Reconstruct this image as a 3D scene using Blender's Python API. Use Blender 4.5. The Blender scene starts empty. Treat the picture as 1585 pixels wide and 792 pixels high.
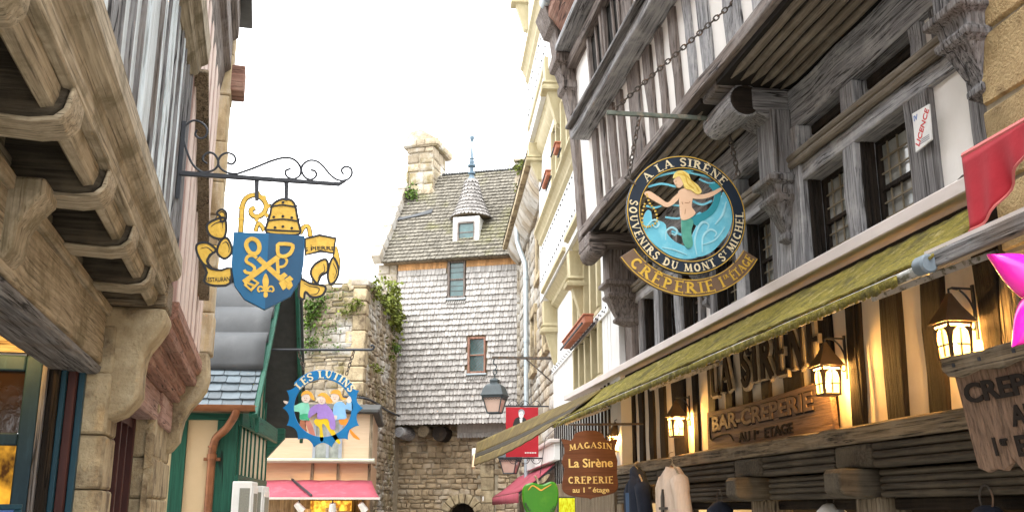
import bpy, bmesh, math, random
from mathutils import Vector, Matrix
sc = bpy.context.scene
COL = sc.collection
# ------------------------------------------------------------------ camera, sky, sun, exposure
F_PX, CX, CY = 1530.0, 792.5, 396.0
PITCH = math.atan(392 / F_PX)
EYE = 1.7
cam_d = bpy.data.cameras.new('camera')
cam_d.sensor_width = 36; cam_d.lens = 36 * F_PX / 1585
cam_d.clip_start = .05; cam_d.clip_end = 2000
cam = bpy.data.objects.new('camera', cam_d); COL.objects.link(cam)
cam.location = (0, 0, EYE); cam.rotation_euler = (math.pi / 2 + PITCH, 0, 0)
sc.camera = cam

SUN_EL, SUN_AZ = 68, 190          # azimuth from +Y towards +X
world = bpy.data.worlds.new('World'); sc.world = world; world.use_nodes = True
wn = world.node_tree.nodes; wl = world.node_tree.links
for n in list(wn): wn.remove(n)
sky = wn.new('ShaderNodeTexSky'); sky.sky_type = 'NISHITA'; sky.sun_disc = False
sky.sun_elevation = math.radians(SUN_EL); sky.sun_rotation = math.radians(SUN_AZ)
sky.air_density = 1.5; sky.dust_density = 6
hs = wn.new('ShaderNodeHueSaturation'); hs.inputs['Saturation'].default_value = .12
mx = wn.new('ShaderNodeMix'); mx.data_type = 'RGBA'; mx.inputs[0].default_value = .72
mx.inputs[7].default_value = (9.6, 9.7, 9.9, 1)      # even overcast cloud
bg = wn.new('ShaderNodeBackground'); bg.inputs[1].default_value = .12
wo = wn.new('ShaderNodeOutputWorld')
wl.new(sky.outputs[0], hs.inputs['Color']); wl.new(hs.outputs[0], mx.inputs[6])
wl.new(mx.outputs[2], bg.inputs[0]); wl.new(bg.outputs[0], wo.inputs[0])
sd = bpy.data.lights.new('sun', 'SUN'); sd.energy = .5; sd.angle = math.radians(30); sd.color = (1, .96, .9)
so = bpy.data.objects.new('sun', sd); COL.objects.link(so)
so.rotation_euler = (math.radians(90 - SUN_EL), 0, math.radians(180 - SUN_AZ))
vs = sc.view_settings
sc.display_settings.display_device = 'sRGB'
vs.view_transform = 'Standard'; vs.look = 'None'; vs.gamma = 1; vs.use_curve_mapping = False
vs.exposure = 2.27
sc.render.engine = 'CYCLES'
sc.cycles.use_denoising = True
sc.cycles.max_bounces = 8; sc.cycles.diffuse_bounces = 5

# ------------------------------------------------------------------ frames: a wall direction and its origin
cp, sp = math.cos(PITCH), math.sin(PITCH)
def ray(u, v):
    yc = CY - v
    return ((u - CX) / F_PX, cp - yc / F_PX * sp, sp + yc / F_PX * cp)
class Frame:
    """local x = sideways, y = along the wall away from the camera, z = up"""
    def __init__(s, ox, oy, tan):
        n = math.hypot(tan, 1); s.o = (ox, oy); s.Y = (tan / n, 1 / n); s.X = (1 / n, -tan / n)
        s.rot = math.atan2(-s.Y[0], s.Y[1])
    def loc(s, p):
        dx, dy = p[0] - s.o[0], p[1] - s.o[1]
        return Vector((dx * s.X[0] + dy * s.X[1], dx * s.Y[0] + dy * s.Y[1], p[2]))
    def w(s, p):
        return Vector((s.o[0] + p[0] * s.X[0] + p[1] * s.Y[0], s.o[1] + p[0] * s.X[1] + p[1] * s.Y[1], p[2]))
    def px(s, u, v, x=0):      # measure: where the sight line meets the plane x = const of this wall
        d = ray(u, v); a = d[0] * s.X[0] + d[1] * s.X[1]; b = -s.o[0] * s.X[0] - s.o[1] * s.X[1]
        k = (x - b) / a; return s.loc((d[0] * k, d[1] * k, EYE + d[2] * k))
    def py(s, u, v, y=0):      # the same for the plane y = const
        d = ray(u, v); a = d[0] * s.Y[0] + d[1] * s.Y[1]; b = -s.o[0] * s.Y[0] - s.o[1] * s.Y[1]
        k = (y - b) / a; return s.loc((d[0] * k, d[1] * k, EYE + d[2] * k))
def vp(u): return (u - CX) / F_PX * cp
R = Frame(3, 0, vp(550))             # the timber house on the right
L = Frame(-1.2, 0, vp(400))          # the houses on the left
_e = R.w((-.1, 11.6, 0))
B = Frame(_e[0], _e[1], vp(670))     # the cream house after it
T = Frame(-1.54, 25, .25)            # the tower closing the street
G = Frame(-3.2, 12.5, -.117)         # the green timbered house
W = Frame(-3.15, 21, .05)            # the overgrown wall
P = Frame(-3.3, 18, -.10)            # the peach shop
Z = Frame(0, 0, 0)

# ------------------------------------------------------------------ materials
MATS = {}
def surf(name, c1, c2=None, s=(8, 8, 8), rough=.8, bump=.3, c3=None, ds=(2, 2, 2), dl=(.52, .7), isl=0, metal=0,
         spec=.3, det=7, fine=60, fineamt=.3, damt=1.0, c4=None, gs=(1, 1, 1), gl=(.5, .65), gamt=.8, dist=.012, r1=(.33, .67), crack=None):
    m = bpy.data.materials.new(name); m.use_nodes = True; MATS[name] = m
    nt = m.node_tree; N = nt.nodes; K = nt.links
    p = N['Principled BSDF']
    p.inputs['Roughness'].default_value = rough; p.inputs['Metallic'].default_value = metal
    p.inputs['Specular IOR Level'].default_value = spec
    c2 = c2 or tuple(x * .8 for x in c1)
    tc = N.new('ShaderNodeTexCoord')
    oi = N.new('ShaderNodeObjectInfo')
    off = N.new('ShaderNodeVectorMath'); off.operation = 'ADD'
    mul = N.new('ShaderNodeMath'); mul.operation = 'MULTIPLY'; mul.inputs[1].default_value = 37.
    K.new(oi.outputs['Random'], mul.inputs[0]); K.new(tc.outputs['Object'], off.inputs[0]); K.new(mul.outputs[0], off.inputs[1])
    def noise(sv, d, sc_=1, rg=.6):
        mp = N.new('ShaderNodeMapping'); mp.inputs['Scale'].default_value = sv
        K.new(off.outputs[0], mp.inputs[0])
        n = N.new('ShaderNodeTexNoise'); n.inputs['Scale'].default_value = sc_; n.inputs['Detail'].default_value = d
        n.inputs['Roughness'].default_value = rg
        K.new(mp.outputs[0], n.inputs['Vector']); return n
    def ramp(src, a, b, e0=(0, 0, 0, 1), e1=(1, 1, 1, 1)):
        r = N.new('ShaderNodeValToRGB'); r.color_ramp.elements[0].position = a; r.color_ramp.elements[1].position = b
        r.color_ramp.elements[0].color = e0; r.color_ramp.elements[1].color = e1
        K.new(src, r.inputs[0]); return r
    n1 = noise(s, det)
    col = ramp(n1.outputs[0], *r1, (*c1, 1), (*c2, 1)).outputs[0]
    def mixin(col, sv, lim, amt, c, d):
        n = noise(sv, d, 1, .65); r = ramp(n.outputs[0], lim[0], lim[1], (0, 0, 0, 1), (amt, amt, amt, 1))
        mxn = N.new('ShaderNodeMix'); mxn.data_type = 'RGBA'
        K.new(r.outputs[0], mxn.inputs[0]); K.new(col, mxn.inputs[6]); mxn.inputs[7].default_value = (*c, 1)
        return mxn.outputs[2], r
    h = n1.outputs[0]
    if isl:
        g = N.new('ShaderNodeNewGeometry')
        mr = N.new('ShaderNodeMapRange'); mr.inputs[3].default_value = 1 - isl; mr.inputs[4].default_value = 1 + isl
        K.new(g.outputs['Random Per Island'], mr.inputs[0])
        mm = N.new('ShaderNodeVectorMath'); mm.operation = 'SCALE'
        K.new(col, mm.inputs[0]); K.new(mr.outputs[0], mm.inputs[3]); col = mm.outputs[0]
    if c3:
        col, r3 = mixin(col, ds, dl, damt, c3, 8)
        sub = N.new('ShaderNodeMath'); sub.operation = 'MULTIPLY_ADD'; sub.inputs[1].default_value = -.5
        K.new(r3.outputs[0], sub.inputs[0]); K.new(h, sub.inputs[2]); h = sub.outputs[0]
    if c4: col, _ = mixin(col, gs, gl, gamt, c4, 10)
    if crack:
        n = noise(crack, 3, 1, .5)
        sb_ = N.new('ShaderNodeMath'); sb_.operation = 'SUBTRACT'; sb_.inputs[1].default_value = .5; K.new(n.outputs[0], sb_.inputs[0])
        ab_ = N.new('ShaderNodeMath'); ab_.operation = 'ABSOLUTE'; K.new(sb_.outputs[0], ab_.inputs[0])
        gate = noise(tuple(x * .5 + .8 for x in crack), 2); rg_ = ramp(gate.outputs[0], .46, .56)
        mg = N.new('ShaderNodeMath'); mg.operation = 'MULTIPLY_ADD'; mg.inputs[1].default_value = -.02; mg.inputs[2].default_value = .02; K.new(rg_.outputs[0], mg.inputs[0])
        sm = N.new('ShaderNodeMath'); sm.operation = 'ADD'; K.new(ab_.outputs[0], sm.inputs[0]); K.new(mg.outputs[0], sm.inputs[1])
        rc = ramp(sm.outputs[0], .0015, .012)
        mc = N.new('ShaderNodeMix'); mc.data_type = 'RGBA'; K.new(rc.outputs[0], mc.inputs[0]); mc.inputs[6].default_value = (*(x * .2 for x in c2), 1); K.new(col, mc.inputs[7]); col = mc.outputs[2]
        ac_ = N.new('ShaderNodeMath'); ac_.operation = 'MULTIPLY_ADD'; ac_.inputs[1].default_value = 1.2; K.new(rc.outputs[0], ac_.inputs[0]); K.new(h, ac_.inputs[2]); h = ac_.outputs[0]
    K.new(col, p.inputs['Base Color'])
    if bump:
        f = noise((fine,) * 3, 4)
        ad = N.new('ShaderNodeMath'); ad.operation = 'MULTIPLY_ADD'; ad.inputs[1].default_value = fineamt
        K.new(f.outputs[0], ad.inputs[0]); K.new(h, ad.inputs[2])
        b = N.new('ShaderNodeBump'); b.inputs['Strength'].default_value = bump; b.inputs['Distance'].default_value = dist
        K.new(ad.outputs[0], b.inputs['Height']); K.new(b.outputs[0], p.inputs['Normal'])
    return m
def wood(name, c1, c2, c3, axis, **k):
    """aged timber with grain along one axis and dark checks"""
    a = 'xyz'.index(axis)
    s = [55., 55., 55.]; s[a] = 2.2
    d = [85., 85., 85.]; d[a] = 1.8
    q = [7., 7., 7.]; q[a] = .45
    k.setdefault('crack', tuple(q))
    k.setdefault('r1', (.40, .60)); k.setdefault('bump', .9); k.setdefault('rough', .85); k.setdefault('dl', (.55, .62)); k.setdefault('damt', .9)
    return surf(name, c1, c2, s=tuple(s), c3=c3, ds=tuple(d), **k)
def glow(name, col, st, mixt=None):
    m = bpy.data.materials.new(name); m.use_nodes = True; MATS[name] = m
    nt = m.node_tree; N = nt.nodes; K = nt.links
    e = N.new('ShaderNodeEmission'); e.inputs[0].default_value = (*col, 1); e.inputs[1].default_value = st
    o = N['Material Output']
    if mixt is None: K.new(e.outputs[0], o.inputs[0])
    else:
        t = N.new('ShaderNodeBsdfTransparent'); x = N.new('ShaderNodeMixShader'); x.inputs[0].default_value = mixt
        K.new(t.outputs[0], x.inputs[1]); K.new(e.outputs[0], x.inputs[2]); K.new(x.outputs[0], o.inputs[0])
    return m
def glass(name, col, rough=.08, spec=.6):
    return surf(name, col, tuple(c * .5 for c in col), s=(5, 5, 5), rough=rough, bump=.12, spec=spec, fine=9, fineamt=1)

plaster = surf('white_plaster', (.84, .82, .78), (.76, .74, .70), s=(5, 5, 3), rough=.9, bump=.25, c3=(.5, .47, .42), ds=(3, 3, 1.2), dl=(.6, .8), damt=.6)
cream = surf('cream_plaster', (.80, .71, .58), (.72, .62, .49), s=(6, 6, 4), rough=.9, bump=.35, c3=(.42, .34, .24), ds=(5, 5, 2), dl=(.6, .8), damt=.6)
white_board = surf('white_boarding', (.66, .66, .64), (.58, .58, .56), s=(3, 3, 2), rough=.7, bump=.12)
ochre = surf('cream_painted_timber', (.46, .40, .25), (.36, .31, .18), s=(9, 9, 4), rough=.7, bump=.2, c3=(.36, .28, .13), ds=(7, 7, 2), dl=(.55, .8), damt=.7)
for ax in 'xyz':
    wood('grey_wood_' + ax, (.25, .245, .245), (.125, .12, .12), (.018, .016, .014), ax, c4=(.16, .12, .09), gs=(1.5, 1.5, 1.5), gamt=.6)
    wood('pale_wood_' + ax, (.38, .38, .385), (.22, .22, .23), (.03, .027, .026), ax, c4=(.62, .61, .6), gs=(3, 3, 3), gamt=.5)
    wood('taupe_wood_' + ax, (.23, .19, .165), (.125, .10, .088), (.03, .025, .02), ax, c4=(.38, .35, .33), gs=(2, 2, 2), gamt=.5)
    wood('dark_wood_' + ax, (.026, .018, .012), (.012, .0085, .006), (.012, .01, .008), ax, c4=(.06, .04, .022), gs=(4, 4, 2), gamt=.45)
    wood('brown_wood_' + ax, (.27, .21, .135), (.125, .095, .06), (.016, .012, .008), ax, c4=(.30, .25, .18), gs=(3, 3, 3), gamt=.6)
    wood('straw_wood_' + ax, (.50, .41, .27), (.27, .205, .125), (.04, .03, .018), ax, c4=(.16, .15, .07), gs=(2.2, 2.2, 2.2), gamt=.6)
    wood('roll_wood_' + ax, (.21, .18, .14), (.13, .11, .085), (.05, .04, .03), ax, c4=(.30, .27, .22), gs=(3, 3, 3), gamt=.5, crack=None, damt=.4, bump=.35)
    wood('moulded_wood_' + ax, (.44, .37, .265), (.28, .23, .155), (.10, .08, .05), ax, c4=(.13, .105, .055), gs=(3.5, 3.5, 3.5), gl=(.48, .62), gamt=.7, damt=.75, bump=.55, crack=None)
    wood('sooty_wood_' + ax, (.095, .078, .055), (.05, .04, .028), (.015, .012, .009), ax, c4=(.14, .115, .075), gs=(3, 3, 3), gamt=.5, crack=None, damt=.5, bump=.5)  # only a deeper brown than the other timbers
    wood('red_wood_' + ax, (.34, .18, .13), (.23, .12, .085), (.10, .05, .035), ax, c4=(.42, .28, .21), gs=(3, 3, 3), gamt=.5)
    wood('blue_plank_' + ax, (.66, .71, .73), (.54, .59, .61), (.24, .23, .20), ax, c4=(.36, .40, .40), gs=(5, 5, .8), gl=(.52, .7), gamt=.6, damt=.6, crack=None)
    wood('pink_wood_' + ax, (.43, .27, .23), (.32, .20, .17), (.16, .09, .07), ax, c4=(.5, .38, .33), gs=(3, 3, 3), gamt=.5)
    wood('green_paint_' + ax, (.018, .115, .075), (.012, .085, .055), (.006, .03, .022), ax, rough=.55, damt=.5, bump=.25)
stone = surf('granite', (.47, .37, .245), (.33, .25, .155), s=(5, 5, 5), rough=.95, bump=.9, c3=(.20, .16, .11), ds=(3, 3, 3), dl=(.56, .75), isl=.3, fine=45, fineamt=.9, c4=(.54, .47, .37), gs=(2.2, 2.2, 2.2), gamt=.7, dist=.02)
stone_pale = surf('lichened_granite', (.39, .33, .25), (.26, .215, .155), s=(6, 6, 6), rough=.95, bump=.9, c3=(.25, .2, .14), ds=(3, 3, 3), dl=(.56, .75), isl=.3, fine=30, fineamt=.9, c4=(.50, .49, .46), gs=(1.2, 1.2, 1.2), gamt=.8, gl=(.45, .62), dist=.025)
stone_gold = surf('golden_granite', (.56, .42, .22), (.44, .32, .16), s=(10, 10, 10), rough=.95, bump=1, c3=(.24, .17, .09), ds=(5, 5, 5), dl=(.58, .75), isl=.22, fine=70, fineamt=1.2, dist=.02)
stone_dressed = surf('dressed_granite', (.47, .38, .24), (.34, .27, .165), s=(9, 9, 9), rough=.95, bump=1, c3=(.13, .095, .06), ds=(3.5, 3.5, 2.5), dl=(.48, .64), isl=.2, fine=45, fineamt=1.3, c4=(.56, .48, .33), gs=(4, 4, 4), gamt=.6)
mortar = surf('lime_mortar', (.42, .37, .28), (.30, .26, .19), s=(9, 9, 9), rough=1, bump=.6)
mortar_pale = surf('pale_lime_render', (.38, .34, .28), (.28, .245, .19), s=(7, 7, 7), rough=1, bump=.6)
shingle = surf('chestnut_shingle', (.475, .455, .43), (.36, .34, .32), s=(30, 30, 6), rough=.9, bump=.4, isl=.2, c3=(.25, .225, .20), ds=(1.6, 1.6, .7), dl=(.58, .8), damt=.6)
stone_moss = surf('overgrown_granite', (.40, .335, .245), (.27, .22, .15), s=(6, 6, 6), rough=.95, bump=.9, c3=(.19, .155, .06), ds=(1.6, 1.6, 1.6), dl=(.5, .62), damt=.8, isl=.28, fine=30, fineamt=.9, c4=(.52, .51, .48), gs=(1.1, 1.1, 1.1), gamt=.75, gl=(.5, .62), dist=.025)
shingle_new = surf('fresh_shingle', (.62, .36, .17), (.50, .28, .12), s=(30, 30, 6), rough=.9, bump=.4, isl=.2)
shingle_roof = surf('mossy_shingle', (.18, .165, .135), (.115, .105, .085), s=(30, 30, 6), rough=.9, bump=.4, isl=.22, c3=(.17, .165, .06), ds=(.8, .8, .8), dl=(.5, .68), damt=.65)
slate = surf('slate', (.11, .145, .17), (.07, .095, .112), s=(8, 8, 8), rough=.45, bump=.2, isl=.25, spec=.5, c3=(.2, .225, .23), ds=(7, 7, 3), dl=(.58, .72), damt=.6)
slate_dark = surf('dark_slate', (.06, .062, .06), (.04, .042, .04), s=(8, 8, 8), rough=.6, bump=.3, isl=.2)
finial_m = surf('blue_lead', (.10, .15, .19), (.07, .11, .145), s=(8, 8, 8), rough=.5, bump=.1)
lead = surf('sheet_lead', (.07, .075, .08), (.045, .049, .053), s=(2, 2, 2), rough=.6, bump=.1, metal=0, spec=.35, c3=(.11, .116, .12), ds=(2.5, 2.5, 1.2), dl=(.5, .75), damt=.6)
zinc = surf('zinc_pipe', (.46, .52, .55), (.36, .42, .45), s=(4, 4, 2), rough=.45, bump=.1, metal=.3)
copper = surf('copper_gutter', (.36, .155, .075), (.26, .105, .05), s=(6, 6, 6), rough=.42, bump=.1, metal=.35, c3=(.16, .07, .04), ds=(4, 4, 4))
iron = surf('wrought_iron', (.03, .034, .042), (.02, .022, .028), s=(30, 30, 30), rough=.55, bump=.2, spec=.4)
iron_rust = surf('weathered_iron', (.10, .085, .07), (.05, .045, .04), s=(30, 30, 30), rough=.7, bump=.3, c3=(.2, .1, .05), ds=(20, 20, 20))
verdigris = surf('weathered_green_bar', (.13, .15, .12), (.08, .09, .075), s=(30, 30, 30), rough=.7, bump=.3, c3=(.25, .2, .14), ds=(20, 20, 20))
shade_black = surf('shade_dark', (.02, .016, .013), (.012, .01, .008), rough=.9, bump=0)  # near-black colour standing for shade in gaps and in the unlit shop
moss_cloth = surf('mossy_canvas', (.33, .27, .05), (.17, .15, .025), s=(20, 14, 20), rough=1, bump=1, c3=(.46, .38, .15), ds=(14, 12, 14), dl=(.55, .66), c4=(.10, .088, .03), gs=(7, 5, 7), gl=(.5, .62), fine=90, fineamt=1.5, dist=.02)
olive_cloth = surf('olive_canvas', (.105, .072, .02), (.065, .046, .012), s=(5, 5, 5), rough=.9, bump=.3, c3=(.17, .125, .03), ds=(3, 3, 3))
band_cloth = surf('dark_canvas_band', (.035, .028, .018), (.025, .02, .012), rough=.9, bump=.2)
red_cloth = surf('red_canvas', (.36, .018, .03), (.28, .013, .022), s=(6, 6, 6), rough=.75, bump=.3, c3=(.42, .045, .055), ds=(4, 4, 2), damt=.6)
red_trim = surf('red_piping', (.6, .16, .15), rough=.7, bump=.1)
pink_cloth = surf('faded_red_canvas', (.34, .068, .095), (.29, .052, .075), s=(5, 5, 5), rough=.85, bump=.2, c3=(.40, .12, .15), ds=(6, 6, 6), damt=.6)
banner_red = surf('banner_red', (.42, .018, .03), (.37, .014, .024), s=(3, 3, 3), rough=.6, bump=.05)
alu = surf('painted_aluminium', (.62, .55, .52), (.54, .48, .45), s=(6, 2, 6), rough=.45, bump=.08, c3=(.42, .37, .33), ds=(7, 2, 9), damt=.6)
tube_grey = surf('awning_tube', (.42, .42, .40), (.32, .32, .30), s=(9, 4, 9), rough=.6, bump=.2, c3=(.12, .12, .08), ds=(30, 12, 30), dl=(.5, .6))
capm = surf('grey_plastic_cap', (.16, .20, .23), rough=.5, bump=.1)
peach = surf('peach_boards', (.52, .35, .22), (.46, .30, .18), s=(3, 3, 30), rough=.7, bump=.2)
peach_pale = surf('pale_peach_boards', (.55, .42, .29), (.49, .37, .25), s=(3, 3, 30), rough=.7, bump=.2)
green_cream = surf('buttermilk_plaster', (.72, .55, .34), (.66, .50, .30), s=(3, 3, 3), rough=.8, bump=.15)
pale_cream = surf('pale_cream_plaster', (.74, .64, .48), (.68, .58, .43), s=(3, 3, 3), rough=.8, bump=.15)
white_paint = surf('white_paint', (.78, .78, .76), (.70, .70, .68), s=(5, 5, 5), rough=.5, bump=.1)
grey_mesh = surf('grey_mesh', (.26, .26, .22), (.20, .20, .17), s=(60, 60, 60), rough=.7, bump=.4)
glass_dark = glass('dark_glass', (.03, .035, .035))
glass_old = glass('old_leaded_glass', (.46, .47, .44), .06, .8)  # pale base puts the sky's reflection and net curtains into the colour
glass_teal = glass('teal_glass', (.07, .15, .15))
glass_pale = glass('curtain_reflection_glass', (.34, .36, .33), .15)  # pale glass for real curtains and for painted reflections
lead_line = surf('lead_came', (.09, .085, .075), rough=.7, bump=.1)
lead_tan = surf('tan_came', (.26, .22, .15), rough=.7, bump=.1)
flower_terra = surf('terracotta', (.42, .16, .09), (.34, .12, .07), s=(9, 9, 9), rough=.8, bump=.2)
sign_blue = surf('sign_blue', (.006, .13, .29), (.005, .11, .25), s=(4, 4, 4), rough=.4, bump=.08, c3=(.012, .15, .27), ds=(9, 9, 9), dl=(.6, .75), damt=.5)
sign_blue_d = surf('sign_blue_shade', (.005, .075, .17), (.004, .06, .14), s=(4, 4, 4), rough=.4, bump=.08)
lutin_blue = surf('lutin_blue', (.012, .17, .40), (.01, .14, .35), s=(4, 4, 4), rough=.4, bump=.05)
gold = surf('gold_paint', (.68, .44, .07), (.56, .34, .04), s=(25, 25, 25), rough=.38, bump=.12, metal=.15, c3=(.42, .24, .03), ds=(14, 14, 14), dl=(.56, .72), damt=.7)
gold_pale = surf('pale_gold_paint', (.76, .60, .24), (.66, .50, .17), s=(25, 25, 25), rough=.5, bump=.08)
black_paint = surf('black_paint', (.018, .018, .02), (.012, .012, .014), rough=.5, bump=.05)
navy = surf('navy_ring', (.014, .024, .042), (.01, .017, .03), s=(9, 9, 9), rough=.5, bump=.1)
ivory = surf('ivory_lettering', (.76, .66, .44), (.68, .57, .36), s=(20, 20, 20), rough=.5, bump=.08)
sea = surf('sea_blue_paint', (.16, .50, .62), (.11, .40, .53), s=(5, 5, 5), rough=.5, bump=.08, c3=(.28, .60, .68), ds=(9, 9, 9), damt=.7)
teal = surf('teal_paint', (.03, .26, .31), (.02, .2, .25), s=(6, 6, 6), rough=.5, bump=.06)
jade = surf('green_tail_paint', (.10, .34, .26), (.06, .26, .2), s=(20, 20, 20), rough=.5, bump=.08)
flesh = surf('flesh_paint', (.72, .48, .32), (.66, .43, .28), s=(9, 9, 9), rough=.5, bump=.04)
blond = surf('blond_paint', (.78, .62, .20), (.68, .5, .12), s=(25, 25, 25), rough=.5, bump=.1)
brown_board = surf('brown_scroll', (.17, .105, .065), (.13, .08, .048), s=(9, 9, 9), rough=.5, bump=.1)
rust_board = wood('rust_brown_board', (.13, .045, .018), (.095, .032, .012), (.05, .018, .008), 'x', crack=None, damt=.4, bump=.25, rough=.55)
carved = wood('carved_board', (.27, .17, .11), (.20, .125, .08), (.09, .055, .035), 'y', damt=.5, crack=None)
carved_z = wood('sign_planks', (.26, .165, .11), (.18, .115, .075), (.08, .05, .033), 'z', damt=.6, crack=None)
carved_dark = surf('burnt_lettering', (.018, .011, .007), (.012, .008, .005), rough=.9, bump=.2)
balloon = surf('magenta_foil', (.90, .012, .42), (.86, .01, .38), s=(2, 2, 2), rough=.22, bump=.04, spec=.6)
apple = surf('apple_green', (.05, .24, .01), (.028, .17, .007), s=(3, 3, 3), rough=.3, bump=.03, c3=(.12, .34, .02), ds=(3, 3, 3), damt=.8)
foliage = surf('ivy_leaf', (.10, .165, .02), (.05, .10, .014), s=(6, 6, 6), rough=.6, bump=.1, isl=.5)
moss_leaf = surf('wall_moss', (.15, .175, .025), (.09, .11, .018), s=(6, 6, 6), rough=.8, bump=.1, isl=.5)
ground_m = surf('granite_setts', (.40, .38, .345), (.31, .295, .265), s=(4, 4, 4), rough=.8, bump=.6, c3=(.07, .065, .06), ds=(9, 9, 9))
skin_white = surf('painted_face', (.74, .62, .54), rough=.5, bump=.03)
P_ = {k: surf('paint_' + k, v, rough=.5, bump=.04) for k, v in dict(mint=(.25, .66, .50), green=(.06, .42, .22), lilac=(.35, .22, .60), sky=(.25, .50, .80), yellow=(.80, .55, .02), orange=(.80, .28, .03), brick=(.42, .16, .09), rose=(.55, .22, .17), hair=(.80, .40, .06), white=(.8, .79, .77), dark=(.03, .03, .03), red=(.62, .03, .03), paper=(.82, .82, .80), grey=(.3, .32, .36), blue=(.1, .2, .5)).items()}
cloth_navy = surf('navy_fleece', (.015, .02, .035), (.01, .013, .022), s=(9, 9, 9), rough=.95, bump=.4)
cloth_blue = surf('blue_fleece', (.03, .07, .14), rough=.95, bump=.3)
cloth_cream = surf('cream_knit', (.66, .53, .42), (.58, .46, .36), s=(60, 60, 9), rough=.95, bump=.5)
teal_door = surf('petrol_door_paint', (.022, .055, .078), (.015, .04, .06), s=(9, 9, 4), rough=.55, bump=.15, c3=(.05, .12, .17), ds=(20, 20, 3), dl=(.55, .8), damt=.5)
teal_frame = surf('teal_frame_paint', (.012, .062, .092), (.008, .045, .068), s=(12, 12, 3), rough=.5, bump=.15)
maroon = surf('maroon_paint', (.065, .018, .014), (.045, .012, .01), s=(12, 12, 3), rough=.5, bump=.2)
lamp_copper = surf('lantern_copper', (.17, .115, .07), (.11, .075, .045), s=(12, 12, 12), rough=.6, bump=.2, metal=.3)
lamp_black = surf('street_lantern_iron', (.05, .065, .07), (.035, .045, .05), s=(12, 12, 12), rough=.5, bump=.1)
lamp_pink = surf('unlit_lamp_glass', (.55, .40, .33), (.47, .33, .27), s=(4, 4, 4), rough=.2, bump=.03, spec=.6)
glass_lit = glow('lit_lantern_glass', (1.0, .55, .12), 1.7, .5)
bulb_m = glow('lamp_bulb', (1.0, .74, .34), 14)
shop_glow = glow('shop_light', (1.0, .50, .05), .5)
neon = glow('lit_yellow_sign', (.75, .80, .03), .28)
def mottle(m, a, b, sc_):
    t = m.node_tree; n = t.nodes.new('ShaderNodeTexNoise'); n.inputs['Scale'].default_value = sc_; n.inputs['Detail'].default_value = 5
    r = t.nodes.new('ShaderNodeValToRGB'); r.color_ramp.elements[0].position = .4; r.color_ramp.elements[1].position = .62
    r.color_ramp.elements[0].color = (*a, 1); r.color_ramp.elements[1].color = (*b, 1)
    t.links.new(n.outputs[0], r.inputs[0]); t.links.new(r.outputs[0], t.nodes['Emission'].inputs[0])
mottle(neon, (.55, .45, .01), (.75, .85, .05), 9)
mottle(shop_glow, (.25, .08, .01), (1, .55, .06), 7)
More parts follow.
